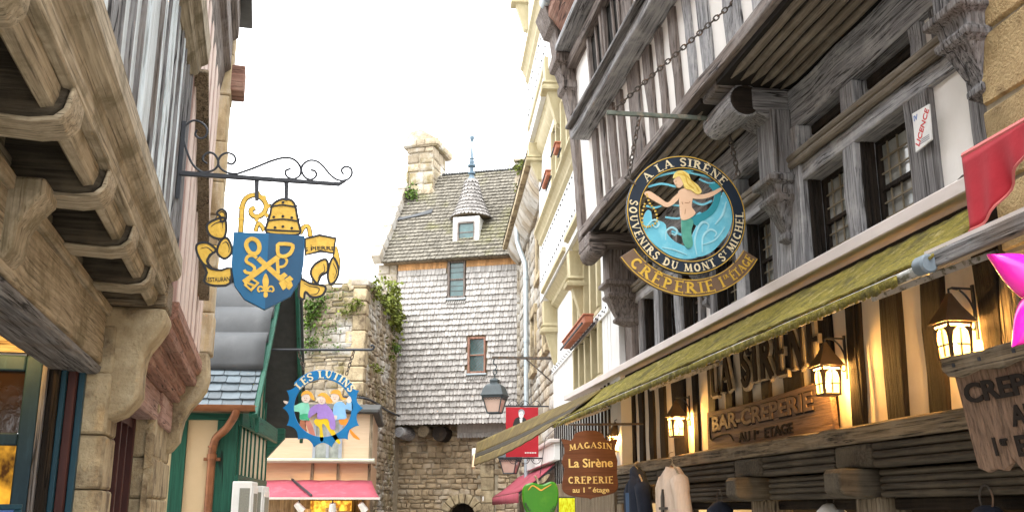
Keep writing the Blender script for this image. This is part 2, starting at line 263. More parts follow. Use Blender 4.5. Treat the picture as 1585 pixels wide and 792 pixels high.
# ------------------------------------------------------------------ mesh building
rnd = random.Random(7)
META = {}
class MB:
    def __init__(s, xf=None): s.v = []; s.f = []; s.xf = xf
    def add(s, vs, fs):
        o = len(s.v)
        s.v += [tuple(s.xf(*p)) if s.xf else tuple(p) for p in vs]
        s.f += [tuple(i + o for i in f) for f in fs]; return s
    def box(s, x0, x1, y0, y1, z0, z1):
        x0, x1 = sorted((x0, x1)); y0, y1 = sorted((y0, y1)); z0, z1 = sorted((z0, z1))
        return s.add([(x0, y0, z0), (x1, y0, z0), (x1, y1, z0), (x0, y1, z0), (x0, y0, z1), (x1, y0, z1), (x1, y1, z1), (x0, y1, z1)],
                     [(3, 2, 1, 0), (4, 5, 6, 7), (0, 1, 5, 4), (1, 2, 6, 5), (2, 3, 7, 6), (3, 0, 4, 7)])
    def prism(s, pts, a0, a1, plane='xz'):
        n = len(pts)
        def m(p, a):
            return (p[0], a, p[1]) if plane == 'xz' else (a, p[0], p[1]) if plane == 'yz' else (p[0], p[1], a)
        return s.add([m(p, a0) for p in pts] + [m(p, a1) for p in pts],
                     [tuple(range(n)), tuple(range(2 * n - 1, n - 1, -1))] + [(i, i + n, (i + 1) % n + n, (i + 1) % n) for i in range(n)])
    def bar(s, p0, p1, w, h, up=(0, 0, 1), seg=1, jit=0, w1=None, h1=None):
        """timber from p0 to p1: w across, h along 'up', slightly crooked if jit"""
        p0, p1 = Vector(p0), Vector(p1); d = (p1 - p0).normalized(); up = Vector(up)
        sx = d.cross(up).normalized(); u = sx.cross(d).normalized()
        w1 = w if w1 is None else w1; h1 = h if h1 is None else h1
        vs = []; fs = []
        for i in range(seg + 1):
            t = i / seg; c = p0.lerp(p1, t)
            ww = w + (w1 - w) * t; hh = h + (h1 - h) * t
            j = [rnd.uniform(-jit, jit) for _ in range(4)]
            a = ww / 2; b = hh / 2
            for (qa, qb) in ((-a + j[0], -b), (a + j[1], -b), (a + j[1], b + j[2] * .3), (-a + j[0], b + j[3] * .3)):
                vs.append(c + sx * qa + u * qb)
        for i in range(seg):
            for k in range(4):
                fs.append((i * 4 + k, i * 4 + (k + 1) % 4, i * 4 + 4 + (k + 1) % 4, i * 4 + 4 + k))
        fs.append((3, 2, 1, 0)); e = seg * 4; fs.append((e, e + 1, e + 2, e + 3))
        return s.add(vs, fs)
    def tube(s, pts, r, n=8, closed=False):
        pts = [Vector(p) for p in pts]; m = len(pts); vs = []; fs = []
        rr = r if isinstance(r, (list, tuple)) else [r] * m
        prev = None
        for i, p in enumerate(pts):
            if closed: d = pts[(i + 1) % m] - pts[i - 1]
            else: d = pts[min(i + 1, m - 1)] - pts[max(i - 1, 0)]
            d.normalize()
            a = prev - d * prev.dot(d) if prev is not None else d.orthogonal()
            if a.length < 1e-6: a = d.orthogonal()
            a.normalize(); prev = a; b = d.cross(a)
            for k in range(n):
                t = 2 * math.pi * k / n
                vs.append(p + (a * math.cos(t) + b * math.sin(t)) * rr[i])
        for i in range(m if closed else m - 1):
            for k in range(n):
                j = (i + 1) % m
                fs.append((i * n + k, i * n + (k + 1) % n, j * n + (k + 1) % n, j * n + k))
        if not closed: fs.append(tuple(range(n - 1, -1, -1))); fs.append(tuple(range((m - 1) * n, m * n)))
        return s.add(vs, fs)
    def lathe(s, prof, c, n=16, rot=0):
        vs = []; fs = []; m = len(prof)
        for r, z in prof:
            for k in range(n):
                t = 2 * math.pi * (k + rot) / n; vs.append((c[0] + r * math.cos(t), c[1] + r * math.sin(t), c[2] + z))
        for i in range(m - 1):
            for k in range(n): fs.append((i * n + k, i * n + (k + 1) % n, (i + 1) * n + (k + 1) % n, (i + 1) * n + k))
        fs.append(tuple(range(n - 1, -1, -1))); fs.append(tuple(range((m - 1) * n, m * n)))
        return s.add(vs, fs)
    def grid(s, nu, nv, fn):
        vs = [fn(i / nu, j / nv) for j in range(nv + 1) for i in range(nu + 1)]
        fs = [(j * (nu + 1) + i, j * (nu + 1) + i + 1, (j + 1) * (nu + 1) + i + 1, (j + 1) * (nu + 1) + i) for j in range(nv) for i in range(nu)]
        return s.add(vs, fs)
    def stones(s, a0, a1, b0, b1, place, rowh, lenr, depth, skip=None, gap=.012, tall=.3, wob=.07, inset=(.13, .24)):
        """coursed rubble: every stone a rough pillow of its own"""
        b = b0
        while b < b1 - .03:
            h = min(rowh * rnd.uniform(1 - tall, 1 + tall), b1 - b)
            if b1 - b - h < rowh * .4: h = b1 - b
            a = a0 - rnd.uniform(0, lenr * .5)
            while a < a1 - .01:
                l = lenr * rnd.uniform(.5, 1.55); e = min(a + l, a1); st = max(a, a0)
                if a1 - e < lenr * .3: e = a1
                if e - st > .03 and not (skip and skip((st + e) / 2, b + h / 2)):
                    g = gap / 2; ins = min(e - st, h) * rnd.uniform(*inset)
                    j = lambda k=.12: rnd.uniform(-k, k) * min(e - st, h)
                    d = depth * rnd.uniform(.45, 1.2)
                    q = [(st + g, b + g), (e - g, b + g), (e - g, b + h - g), (st + g, b + h - g)]
                    q = [(x + j(wob * .6), y + j(wob)) for x, y in q]
                    m_ = [(x + (ins * .35 if i in (0, 3) else -ins * .35), y + (ins * .35 if i < 2 else -ins * .35)) for i, (x, y) in enumerate(q)]
                    f = [(x + (ins if i in (0, 3) else -ins) + j(.05), y + (ins if i < 2 else -ins) + j(.05)) for i, (x, y) in enumerate(q)]
                    vs = [place(x, y, -.01) for x, y in q] + [place(x, y, d * .72) for x, y in m_] + [place(x, y, d * rnd.uniform(.9, 1.1)) for x, y in f]
                    fs = [(8, 9, 10, 11)]
                    for r_ in (0, 4):
                        fs += [(r_ + i, r_ + (i + 1) % 4, r_ + 4 + (i + 1) % 4, r_ + 4 + i) for i in range(4)]
                    s.add(vs, fs)
                a = e if e < a1 else a1 + 1
            b += h
        return s
    def shingles(s, a0, a1, b0, b1, place, rowh, wid, th, pointed=False, skip=None, slope=None, rnk=.12):
        nr = max(1, round((b1 - b0) / rowh)); rh = (b1 - b0) / nr
        for r_ in range(nr):
            b = b0 + r_ * rh; a = a0 - rnd.uniform(0, wid)
            while a < a1:
                w = wid * rnd.uniform(.75, 1.25); e = min(a + w, a1); st = max(a, a0)
                if e - st > wid * .2 and not (skip and skip((st + e) / 2, b + rh * .5)):
                    dz = rnd.uniform(-.045, .045) * rh; g = .004
                    k = min(e - st, wid) * (.30 if pointed else rnk)
                    pts = [(st + g, b + rh * 1.12), (st + g, b + dz + k), (st + g + (e - st) * .28, b + dz), (e - g - (e - st) * .28, b + dz), (e - g, b + dz + k), (e - g, b + rh * 1.12)]
                    tt = th * rnd.uniform(.8, 1.3)
                    dd = [th * .25] + [tt * 1.7] * 4 + [th * .25]
                    vs = [place(x, y, d_) for (x, y), d_ in zip(pts, dd)] + [place(x, y, 0) for x, y in pts]
                    s.add(vs, [(0, 1, 2, 3, 4, 5)] + [(i, i + 6, i + 7, i + 1) for i in range(5)])
                a = e if e < a1 else a1 + 1
        return s
def smooth_closed(pts, n=5):
    out = []; m = len(pts)
    for i in range(m):
        p0, p1, p2, p3 = pts[i - 1], pts[i], pts[(i + 1) % m], pts[(i + 2) % m]
        for k in range(n):
            t = k / n
            out.append(tuple(.5 * (2 * b + (c - a) * t + (2 * a - 5 * b + 4 * c - d) * t * t + (3 * b - a - 3 * c + d) * t ** 3) for a, b, c, d in zip(p0, p1, p2, p3)))
    return out
def smooth_open(pts, n=6):
    out = []; m = len(pts)
    for i in range(m - 1):
        p0, p1, p2, p3 = pts[max(i - 1, 0)], pts[i], pts[i + 1], pts[min(i + 2, m - 1)]
        for k in range(n):
            t = k / n
            out.append(tuple(.5 * (2 * b + (c - a) * t + (2 * a - 5 * b + 4 * c - d) * t * t + (3 * b - a - 3 * c + d) * t ** 3) for a, b, c, d in zip(p0, p1, p2, p3)))
    out.append(tuple(pts[-1])); return out
def thing(name, label, cat, fr, base, group=None):
    o = bpy.data.objects.new(name, None); COL.objects.link(o)
    o.location = fr.w(base); o.rotation_euler = (0, 0, fr.rot); o.empty_display_size = .1
    o['label'] = label; o['category'] = cat
    if group: o['group'] = group
    META[o.name] = (fr, Vector(base)); return o
def mesh_of(mb, name, base, mat, bev=0, ang=35, solid=0):
    me = bpy.data.meshes.new(name)
    me.from_pydata([(x - base[0], y - base[1], z - base[2]) for x, y, z in mb.v], [], mb.f)
    bm = bmesh.new(); bm.from_mesh(me); bmesh.ops.recalc_face_normals(bm, faces=bm.faces); bm.to_mesh(me); bm.free()
    me.materials.append(mat)
    for p in me.polygons: p.use_smooth = True
    me.set_sharp_from_angle(angle=math.radians(ang))
    return me
def fin(o, bev, solid):
    if solid:
        m = o.modifiers.new('solid', 'SOLIDIFY'); m.thickness = solid; m.offset = 0
    if bev:
        m = o.modifiers.new('bevel', 'BEVEL'); m.width = bev; m.segments = 2; m.limit_method = 'ANGLE'; m.angle_limit = math.radians(40); m.use_clamp_overlap = True
def part(mb, name, mat, parent, label=None, bev=0, ang=35, solid=0):
    fr, base = META[parent.name]
    o = bpy.data.objects.new(name, mesh_of(mb, name, base, mat, bev, ang)); COL.objects.link(o)
    o.parent = parent; META[o.name] = (fr, base); fin(o, bev, solid)
    if label: o['label'] = label
    return o
def solo(mb, name, mat, fr, base, label=None, cat=None, group=None, kind=None, bev=0, ang=35, solid=0):
    o = bpy.data.objects.new(name, mesh_of(mb, name, base, mat, bev, ang)); COL.objects.link(o)
    o.location = fr.w(base); o.rotation_euler = (0, 0, fr.rot); META[o.name] = (fr, Vector(base)); fin(o, bev, solid)
    if label: o['label'] = label
    if cat: o['category'] = cat
    if group: o['group'] = group
    if kind: o['kind'] = kind
    return o
def copy_thing(root, loc, label, rotz=None):
    r = root.copy(); COL.objects.link(r); r.location = loc; r['label'] = label
    if rotz is not None: r.rotation_euler = (0, 0, rotz)
    def rec(src, dst):
        for ch in list(src.children):
            c = ch.copy(); COL.objects.link(c); c.parent = dst; rec(ch, c)
    rec(root, r); return r

# ------------------------------------------------------------------ lettering
def _glyphs():
    g = {}; K = .2; H = .085          # thick stem, thin stroke
    def l(x0, y0, x1, y1, w=K, s0=1, s1=1): return ('l', x0, y0, x1, y1, w, s0, s1)
    def arc(cx, cy, rx, ry, a0, a1, w=K): return ('a', cx, cy, rx, ry, a0, a1, w)
    g['A'] = (.8, [l(.08, 0, .42, 1, H, 1, 0), l(.74, 0, .40, 1, K, 1, 0), l(.2, .34, .62, .34, H, 0, 0)])
    g['B'] = (.7, [l(.16, 0, .16, 1), arc(.28, .76, .3, .24, 90, -90, K * .85), arc(.28, .27, .36, .27, 90, -90, K * .9), l(.1, 1, .3, 1, H, 0, 0), l(.1, .52, .3, .52, H, 0, 0), l(.1, 0, .3, 0, H, 0, 0)])
    g['C'] = (.76, [arc(.44, .5, .36, .5, 50, 310)])
    g['D'] = (.78, [l(.16, 0, .16, 1), arc(.26, .5, .44, .5, 90, -90), l(.1, 1, .3, 1, H, 0, 0), l(.1, 0, .3, 0, H, 0, 0)])
    g['E'] = (.64, [l(.16, 0, .16, 1), l(.1, 1, .56, 1, H, 0, 1), l(.16, .52, .46, .52, H, 0, 1), l(.1, 0, .58, 0, H, 0, 1)])
    g['G'] = (.82, [arc(.44, .5, .36, .5, 55, 330), l(.7, 0, .7, .42, K, 0, 1)])
    g['H'] = (.82, [l(.16, 0, .16, 1), l(.66, 0, .66, 1), l(.16, .52, .66, .52, H, 0, 0)])
    g['I'] = (.34, [l(.17, 0, .17, 1)])
    g['L'] = (.62, [l(.16, 0, .16, 1), l(.1, 0, .56, 0, H, 0, 1)])
    g['M'] = (.96, [l(.14, 0, .18, 1, H), l(.18, 1, .48, .1, K, 0, 0), l(.48, .1, .78, 1, H, 0, 0), l(.78, 1, .82, 0, K, 0, 1)])
    g['N'] = (.82, [l(.14, 0, .14, 1, H), l(.14, 1, .68, 0, K, 0, 0), l(.68, 0, .68, 1, H)])
    g['O'] = (.84, [arc(.42, .5, .36, .5, 0, 360)])
    g['P'] = (.68, [l(.16, 0, .16, 1), arc(.28, .73, .32, .27, 90, -90, K * .9), l(.1, 1, .3, 1, H, 0, 0), l(.1, .46, .3, .46, H, 0, 0)])
    g['R'] = (.76, [l(.16, 0, .16, 1), arc(.28, .75, .31, .25, 90, -90, K * .9), l(.1, 1, .3, 1, H, 0, 0), l(.1, .5, .3, .5, H, 0, 0), l(.34, .5, .68, 0, K, 0, 1)])
    g['S'] = (.62, [('p', [(.54, .8), (.44, .97), (.26, .98), (.12, .82), (.16, .64), (.32, .52), (.48, .38), (.52, .2), (.38, .03), (.2, .02), (.08, .2)], K * .85)])
    g['T'] = (.7, [l(.35, 0, .35, 1), l(.05, 1, .65, 1, H, 1, 1)])
    g['U'] = (.8, [l(.16, .3, .16, 1, K, 0, 1), arc(.4, .3, .24, .3, 180, 360, K * .8), l(.64, .3, .64, 1, H, 0, 1)])
    g['V'] = (.8, [l(.06, 1, .4, 0, K, 1, 0), l(.4, 0, .74, 1, H, 0, 1)])
    g['1'] = (.42, [l(.21, 0, .21, 1), l(.04, .8, .21, .98, H, 0, 0)])
    g["'"] = (.22, [l(.11, .8, .11, 1, K * .7, 0, 0)])
    g['-'] = (.5, [l(.08, .45, .42, .45, H * 1.6, 0, 0)])
    g['.'] = (.25, [l(.05, .05, .2, .05, .16, 0, 0)])
    g[' '] = (.4, [])
    return g
GLYPH = _glyphs()
ACC = {'È': ('E', 'g'), 'É': ('E', 'a'), 'Ê': ('E', 'c')}
def serif_text(mb, text, mapf, h, track=.1, depth=.004, wide=1.0, weight=1.0, serif=1.0, sizes=None, fit=None):
    """letters drawn stroke by stroke; mapf(s, t, d) places text-space (s along, t up, d out); s is centred"""
    if fit:
        w0 = sum((GLYPH[ACC.get(c, (c,))[0]][0] + track) for c in text) - track; wide = fit / (w0 * h)
    items = []; x = 0
    for i, ch in enumerate(text):
        k = sizes[i] if sizes else 1
        b, ac = ACC.get(ch, (ch, None)); w, st = GLYPH[b]
        items.append((x, st, ac, w, k)); x += (w + track) * wide * k
    tot = x - track * wide; n = 0
    def quad(pts):
        nonlocal n
        n += 1; d = depth + (n % 7) * .00035
        m = len(pts); f = [mapf(p[0], p[1], d) for p in pts]; bk = [mapf(p[0], p[1], -.001) for p in pts]
        mb.add(f + bk, [tuple(range(m))] + [(i, i + m, (i + 1) % m + m, (i + 1) % m) for i in range(m)])
    def ribbon(ps, w):
        m = len(ps); lft = []; rgt = []
        for i in range(m):
            a = ps[max(i - 1, 0)]; b = ps[min(i + 1, m - 1)]; dx, dy = b[0] - a[0], b[1] - a[1]; q = math.hypot(dx, dy) or 1
            nx, ny = -dy / q * w / 2, dx / q * w / 2
            lft.append((ps[i][0] + nx, ps[i][1] + ny)); rgt.append((ps[i][0] - nx, ps[i][1] - ny))
        for i in range(m - 1): quad([lft[i], rgt[i], rgt[i + 1], lft[i + 1]])
    for x0, st, ac, w, k in items:
        def tr(px_, py_, x0=x0, k=k): return ((x0 + px_ * wide * k - tot / 2) * h, py_ * h * k + (1 - k) * h * (1 if k < .8 else 0))
        for q in st:
            if q[0] == 'l':
                _, xa, ya, xb, yb, wd, s0, s1 = q; wd *= weight
                ribbon([tr(xa, ya), tr((xa + xb) / 2, (ya + yb) / 2), tr(xb, yb)], wd * h * k)
                hor = abs(yb - ya) < abs(xb - xa)
                for on, xx, yy, sg in ((s0, xa, ya, 1 if (ya < yb) else -1), (s1, xb, yb, 1 if yb < ya else -1)):
                    if on and serif:
                        e = (.09 + wd / 2) * serif
                        if hor: ribbon([tr(xx, yy - e * .9), tr(xx, yy + e * .9)], .07 * h * k)
                        else: ribbon([tr(xx - e, yy + sg * .03), tr(xx + e, yy + sg * .03)], .07 * h * k)
            elif q[0] == 'a':
                _, cx_, cy_, rx, ry, a0, a1, wd = q; m = max(6, int(abs(a1 - a0) / 20)); wd *= weight
                ps = []
                for i in range(m + 1):
                    a = math.radians(a0 + (a1 - a0) * i / m); ps.append(tr(cx_ + (rx - wd / 2 * .8) * math.cos(a), cy_ + (ry - wd / 2 * .6) * math.sin(a)))
                ribbon(ps, wd * h * k)
            else: ribbon([tr(*p) for p in smooth_open(q[1], 3)], q[2] * weight * h * k)
        if ac == 'g': ribbon([tr(w * .3, 1.3), tr(w * .65, 1.1)], .1 * h)
        if ac == 'a': ribbon([tr(w * .65, 1.3), tr(w * .3, 1.1)], .1 * h)
        if ac == 'c': ribbon([tr(w * .2, 1.08), tr(w * .47, 1.25), tr(w * .75, 1.08)], .09 * h)
    return tot * h
def font_text(mb, text, mapf, h, bold=.0, depth=.003, spacing=1.0, xs=1.0, fit=None):
    cu = bpy.data.curves.new('lettering', 'FONT'); cu.body = text; cu.size = 1; cu.offset = bold; cu.extrude = .5; cu.space_character = spacing
    cu.align_x = 'CENTER'; cu.resolution_u = 3
    ob = bpy.data.objects.new('lettering', cu); COL.objects.link(ob)
    me = bpy.data.meshes.new_from_object(ob.evaluated_get(bpy.context.evaluated_depsgraph_get()))
    k = h / .72
    if fit: xs = fit / k / max(1e-6, max(v.co.x for v in me.vertices) - min(v.co.x for v in me.vertices))
    vs = [mapf(v.co.x * k * xs, v.co.y * k, depth if v.co.z > 0 else -.001) for v in me.vertices]
    mb.add(vs, [tuple(p.vertices) for p in me.polygons])
    bpy.data.objects.remove(ob); bpy.data.curves.remove(cu); bpy.data.meshes.remove(me)
M = MATS
# ------------------------------------------------------------------ the ground
mb = MB().grid(24, 24, lambda a, b: ((a - .5) * 700, (b - .5) * 700, 0))
solo(mb, 'ground', ground_m, Z, (0, 0, 0), kind='structure')

# ------------------------------------------------------------------ timber house on the right
H = thing('timber_house', 'grey timber framed house with leaded windows and a jettied upper storey above the mossy awning', 'house', R, (0, 8, 0))
Y0, Y1 = 4.45, 11.45
def rstud(parent, name, mat, y0, y1, z0, z1, xf=-.03, xb=.14, yt0=None, yt1=None, jit=.012, xfn=None):
    """upright: y0..y1 at the foot, yt0..yt1 at the head"""
    yt0 = y0 if yt0 is None else yt0; yt1 = y1 if yt1 is None else yt1
    m = MB(xfn); seg = max(2, int((z1 - z0) / .22)); vs = []; fs = []
    for i in range(seg + 1):
        t = i / seg; z = z0 + (z1 - z0) * t; a = y0 + (yt0 - y0) * t + rnd.uniform(-jit, jit); b = y1 + (yt1 - y1) * t + rnd.uniform(-jit, jit)
        q = xf + rnd.uniform(-.006, .006)
        vs += [(q, a, z), (q, b, z), (xb, b, z), (xb, a, z)]
        if i:
            o = (i - 1) * 4
            for k in range(4): fs.append((o + k, o + (k + 1) % 4, o + 4 + (k + 1) % 4, o + 4 + k))
    fs.append((3, 2, 1, 0)); e = seg * 4; fs.append((e, e + 1, e + 2, e + 3))
    m.add(vs, fs)
    return part(m, name, mat, parent, bev=.008)
# ground floor: cream plaster between dark studs
part(MB().box(0, .2, Y0 + .1, Y1 + .1, 2.14, 3.2), 'plaster_wall', cream, H)
for (ua, ub, va, uc, ud, vb, mt) in [
    (1366, 1396, 457, 1380, 1409, 654, 'dark_wood_z'), (1429, 1462, 440, 1444, 1473, 642, 'dark_wood_z'), (1313, 1334, 471, 1325, 1345, 665, 'dark_wood_z'),
    (1517, 1550, 450, 1530, 1560, 560, 'dark_wood_z'), (1554, 1584, 450, 1562, 1590, 560, 'brown_wood_z'),
    (1250, 1288, 490, 1262, 1296, 600, 'dark_wood_z'), (1214, 1242, 560, 1220, 1248, 620, 'dark_wood_z'), (1181, 1194, 560, 1184, 1197, 640, 'dark_wood_z'), (1153, 1164, 600, 1156, 1167, 640, 'dark_wood_z'), (1124, 1135, 560, 1128, 1139, 640, 'dark_wood_z'), (1098, 1110, 570, 1101, 1113, 640, 'dark_wood_z'),
    (1076, 1083, 620, 1079, 1087, 712, 'dark_wood_z'), (1044, 1063, 620, 1050, 1067, 716, 'dark_wood_z'), (1024, 1032, 620, 1028, 1036, 722, 'dark_wood_z'), (1006, 1014, 620, 1011, 1018, 725, 'dark_wood_z'), (991, 998, 620, 995, 1001, 727, 'dark_wood_z'), (978, 984, 620, 981, 987, 730, 'dark_wood_z'), (955, 970, 640, 957, 972, 730, 'dark_wood_z')]:
    t0, t1, b0, b1 = R.px(ub, va), R.px(ua, va), R.px(ud, vb), R.px(uc, vb)
    k = (3.1 - b0.z) / (t0.z - b0.z); k0 = (2.15 - b0.z) / (t0.z - b0.z)
    L_ = lambda a, b, q: a + (b - a) * q
    rstud(H, 'stud', M[mt], L_(b0.y, t0.y, k0), L_(b1.y, t1.y, k0), 2.15, 3.1, -.028, .1, L_(b0.y, t0.y, k), L_(b1.y, t1.y, k), jit=.008)
# bressummer with rolls, and the corbelled joist ends under it
def roll_profile(x, z0, z1, n, r):
    pts = [(.16, z0), (.16, z1)]; h = (z1 - z0) / n
    for i in range(n):
        zc = z1 - (i + .5) * h
        for k in range(7):
            t = math.pi * k / 6; pts.append((x - r * math.sin(t), zc + h * .46 * math.cos(t)))
    return pts
part(MB().bar((-.02, Y0, 2.115), (-.02, Y1 + .1, 2.115), .3, .1, seg=26, jit=.012), 'beam', M['brown_wood_y'], H, bev=.012)
segs = [(4.3, 5.66), (6.12, 7.2), (7.75, 9.3), (9.75, 11.4)]
for a, b in segs:
    part(MB().prism(roll_profile(-.12, 1.925, 2.062, 3, .03), a, b, 'xz'), 'roll_moulding', M['sooty_wood_y'], H)
    part(MB().prism(roll_profile(-.075, 1.765, 1.918, 4, .022), a - .04, b + .04, 'xz'), 'roll_moulding', M['sooty_wood_y'], H)
for a, b in ((5.66, 6.12), (7.2, 7.75), (9.3, 9.75)):
    part(MB().box(-.16, .2, a + .03, b - .03, 1.93, 2.06), 'beam_block', M['sooty_wood_x'], H, bev=.02)
    c = (a + b) / 2
    part(MB().prism([(.2, 1.76), (.2, 1.925), (-.27, 1.925), (-.29, 1.90), (-.29, 1.80), (-.26, 1.775), (-.2, 1.76)], c - .10, c + .10, 'xz'), 'corbel', M['sooty_wood_x'], H, bev=.012)
# open shop front under the beam
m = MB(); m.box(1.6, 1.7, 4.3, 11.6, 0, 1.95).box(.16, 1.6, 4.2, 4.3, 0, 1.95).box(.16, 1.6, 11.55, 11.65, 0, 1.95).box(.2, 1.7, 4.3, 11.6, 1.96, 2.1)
part(m, 'shop_interior', shade_black, H)
for y in (4.35, 5.9, 7.48, 9.5, 11.4):
    part(MB().bar((.02, y, 0), (.02, y, 1.77), .24, .22, up=(1, 0, 0), seg=6, jit=.015), 'post', M['brown_wood_z'], H, bev=.015)
for y0, y1 in ((4.47, 5.78), (6.02, 7.36), (7.6, 9.38)):
    part(MB().box(.02, .1, y0, y1, 1.70, 1.762), 'shop_lintel', M['dark_wood_y'], H, bev=.01)
    part(MB().box(.0, .5, y0, y1, 0, .9), 'shop_counter', M['dark_wood_y'], H, bev=.01)

# first floor: window wall
part(MB().box(.145, .5, Y0, Y1 + .1, 3.1, 4.7), 'reveal_wall', M['dark_wood_z'], H)
part(MB().bar((.06, Y0 - .1, 3.2), (.06, Y1, 3.2), .26, .13, seg=20, jit=.01), 'sill_beam', M['grey_wood_y'], H, bev=.01)
part(MB().bar((.075, Y0, 3.925), (.075, Y1 - .25, 3.925), .25, .115, seg=20, jit=.012), 'rail_beam', M['pale_wood_y'], H, bev=.01)
m = MB()
for zz, xx in ((3.998, -.075), (4.042, -.085)):
    m.tube([(xx + rnd.uniform(-.004, .004), y, zz) for y in [Y0 + .15 + (Y1 - Y0 - .5) * i / 20 for i in range(21)]], .026, 8)
m.box(-.06, .2, Y0 + .1, Y1 - .3, 3.985, 4.07)
part(m, 'rail_moulding', M['roll_wood_y'], H)
part(MB().bar((.07, Y0 - .1, 4.42), (.07, Y1 - .25, 4.42), .24, .30, seg=18, jit=.012), 'top_beam', M['pale_wood_y'], H, bev=.012)
wins = [(5.18, 5.74, 1), (5.9, 6.46, 1), (7.03, 7.56, 1), (7.74, 8.28, 0), (8.66, 9.16, 1), (9.32, 9.8, 0), (9.96, 10.42, 1)]
studs = [(4.93, 5.18, 'grey'), (5.74, 5.9, 'pale'), (6.92, 7.03, 'grey'), (7.56, 7.74, 'pale'), (8.28, 8.36, 'grey'), (8.58, 8.66, 'grey'), (9.16, 9.32, 'pale'), (9.8, 9.96, 'pale'), (10.42, 10.55, 'grey')]
for y0, y1, c in studs: rstud(H, 'stud', M[c + '_wood_z'], y0 + .004, y1 - .004, 3.262, 3.868, -.05, .2)
part(MB().box(-.015, .2, 4.62, 4.926, 3.262, 3.87), 'plaster_panel', plaster, H)
part(MB().box(.0, .2, 10.55, 10.72, 3.262, 3.87), 'plaster_panel', plaster, H)
part(MB().box(.0, .2, 8.36, 8.58, 3.262, 3.87), 'plaster_panel', plaster, H)
for i, (y0, y1, big) in enumerate(wins):
    m = MB().box(.09, .14, y0, y0 + .035, 3.262, 3.868).box(.09, .14, y1 - .03, y1, 3.262, 3.868).box(.09, .14, y0 + .036, y1 - .031, 3.262, 3.29).box(.09, .14, y0 + .036, y1 - .031, 3.84, 3.868).box(.088, .14, y0 + .036, y1 - .031, 3.545, 3.57)
    w = part(m, 'window', M['dark_wood_z'], H)
    part(MB().box(.12, .135, y0 + .03, y1 - .02, 3.28, 3.85), 'pane', glass_old if i % 2 == 0 or i == 1 else glass_dark, w)
    part(MB().box(.112, .119, y0 + .08, y0 + .08 + (y1 - y0) * .42, 3.292, 3.40 + .25 * (i % 2)), 'pane_reflection', glass_pale, w)  # pale patch painted as a bright reflection on the pane
    m = MB(); n = 5
    for k in range(1, n): m.box(.102, .111, y0 + (y1 - y0) * k / n - .005, y0 + (y1 - y0) * k / n + .005, 3.29, 3.84)
    for k in range(1, 6): m.box(.101, .1095, y0 + .036, y1 - .031, 3.29 + .55 * k / 6 - .005, 3.29 + .55 * k / 6 + .005)
    part(m, 'leading', lead_tan, w)
    m = MB()
    for k in range(3):
        ya = y1 - .031
        m.box(-.01 + k * .03, .015 + k * .03, ya + .012 - .003 * (k % 2), ya + .03, 3.264, 3.866)
    part(m, 'shutter_boards', M['dark_wood_z'], w)
# transom openings
for y0, y1, c in [(4.75, 4.85, 'grey'), (4.95, 5.06, 'pale'), (5.71, 5.88, 'pale'), (6.96, 7.06, 'pale'), (7.62, 7.8, 'pale'), (8.3, 8.62, 'grey'), (9.16, 9.3, 'pale'), (9.84, 9.98, 'pale'), (10.44, 10.7, 'grey')]:
    rstud(H, 'transom_post', M[c + '_wood_z'], y0, y1, 4.072, 4.27, -.045, .2, jit=.004)
part(MB().box(-.012, .2, 4.55, 4.745, 4.072, 4.268), 'plaster_panel', plaster, H)
part(MB().box(-.01, .2, 4.853, 4.945, 4.072, 4.268), 'plaster_panel', plaster, H)
for y0, y1 in ((5.065, 5.7), (5.89, 6.48), (7.07, 7.61), (7.81, 8.29), (8.63, 9.15), (9.31, 9.83)):
    part(MB().bar((.08, y0, 4.235), (.08, y1, 4.235), .06, .065), 'transom_bar', M['dark_wood_y'], H, bev=.006)
    part(MB().box(.12, .14, y0, y1, 4.072, 4.268), 'transom_dark_panel', glass_dark, H)  # dark panel puts the shade of the deep opening into colour
# soffit of the jetty with its rolls
def soffit(ya, yb):
    m = MB()
    for k in range(6):
        x = -.085 - k * .082; pts = []
        for i in range(15):
            y = ya + .05 * k * .6 + (yb - ya - .05 * k * 1.1) * i / 14
            pts.append((x + rnd.uniform(-.003, .003), y, 4.59 + .002 * k + rnd.uniform(-.003, .003)))
        m.tube(pts, [.006] + [.031] * 13 + [.006], 10)
    part(MB().box(-.56, .0, ya, yb, 4.6, 4.665), 'soffit_boards', shade_black, H)  # near-black boards paint the shade between the rolls
    return m
part(soffit(3.6, 6.62), 'soffit_rolls', M['roll_wood_y'], H)
part(soffit(6.95, 10.5), 'soffit_rolls', M['roll_wood_y'], H)
part(MB().box(-.55, .2, 6.622, 6.948, 4.585, 4.66), 'joist_end', M['grey_wood_x'], H, bev=.02)
part(MB().tube([(-.36, 6.6, 4.49), (-.36, 6.61, 4.49), (-.36, 6.9, 4.5), (-.36, 7.18, 4.52), (-.36, 7.3, 4.55)], [.115, .125, .12, .105, .05], 20), 'bolster', M['pale_wood_y'], H)
part(MB().tube([(-.36, 6.585, 4.49), (-.36, 6.6, 4.49)], [.105, .11], 20), 'bolster_end', M['dark_wood_x'], H)
part(MB().prism([(-.32, 4.42), (-.32, 4.58), (.05, 4.58), (.05, 4.3), (-.1, 4.3)], 6.58, 6.9, 'xz'), 'bolster_block', M['grey_wood_x'], H, bev=.015)
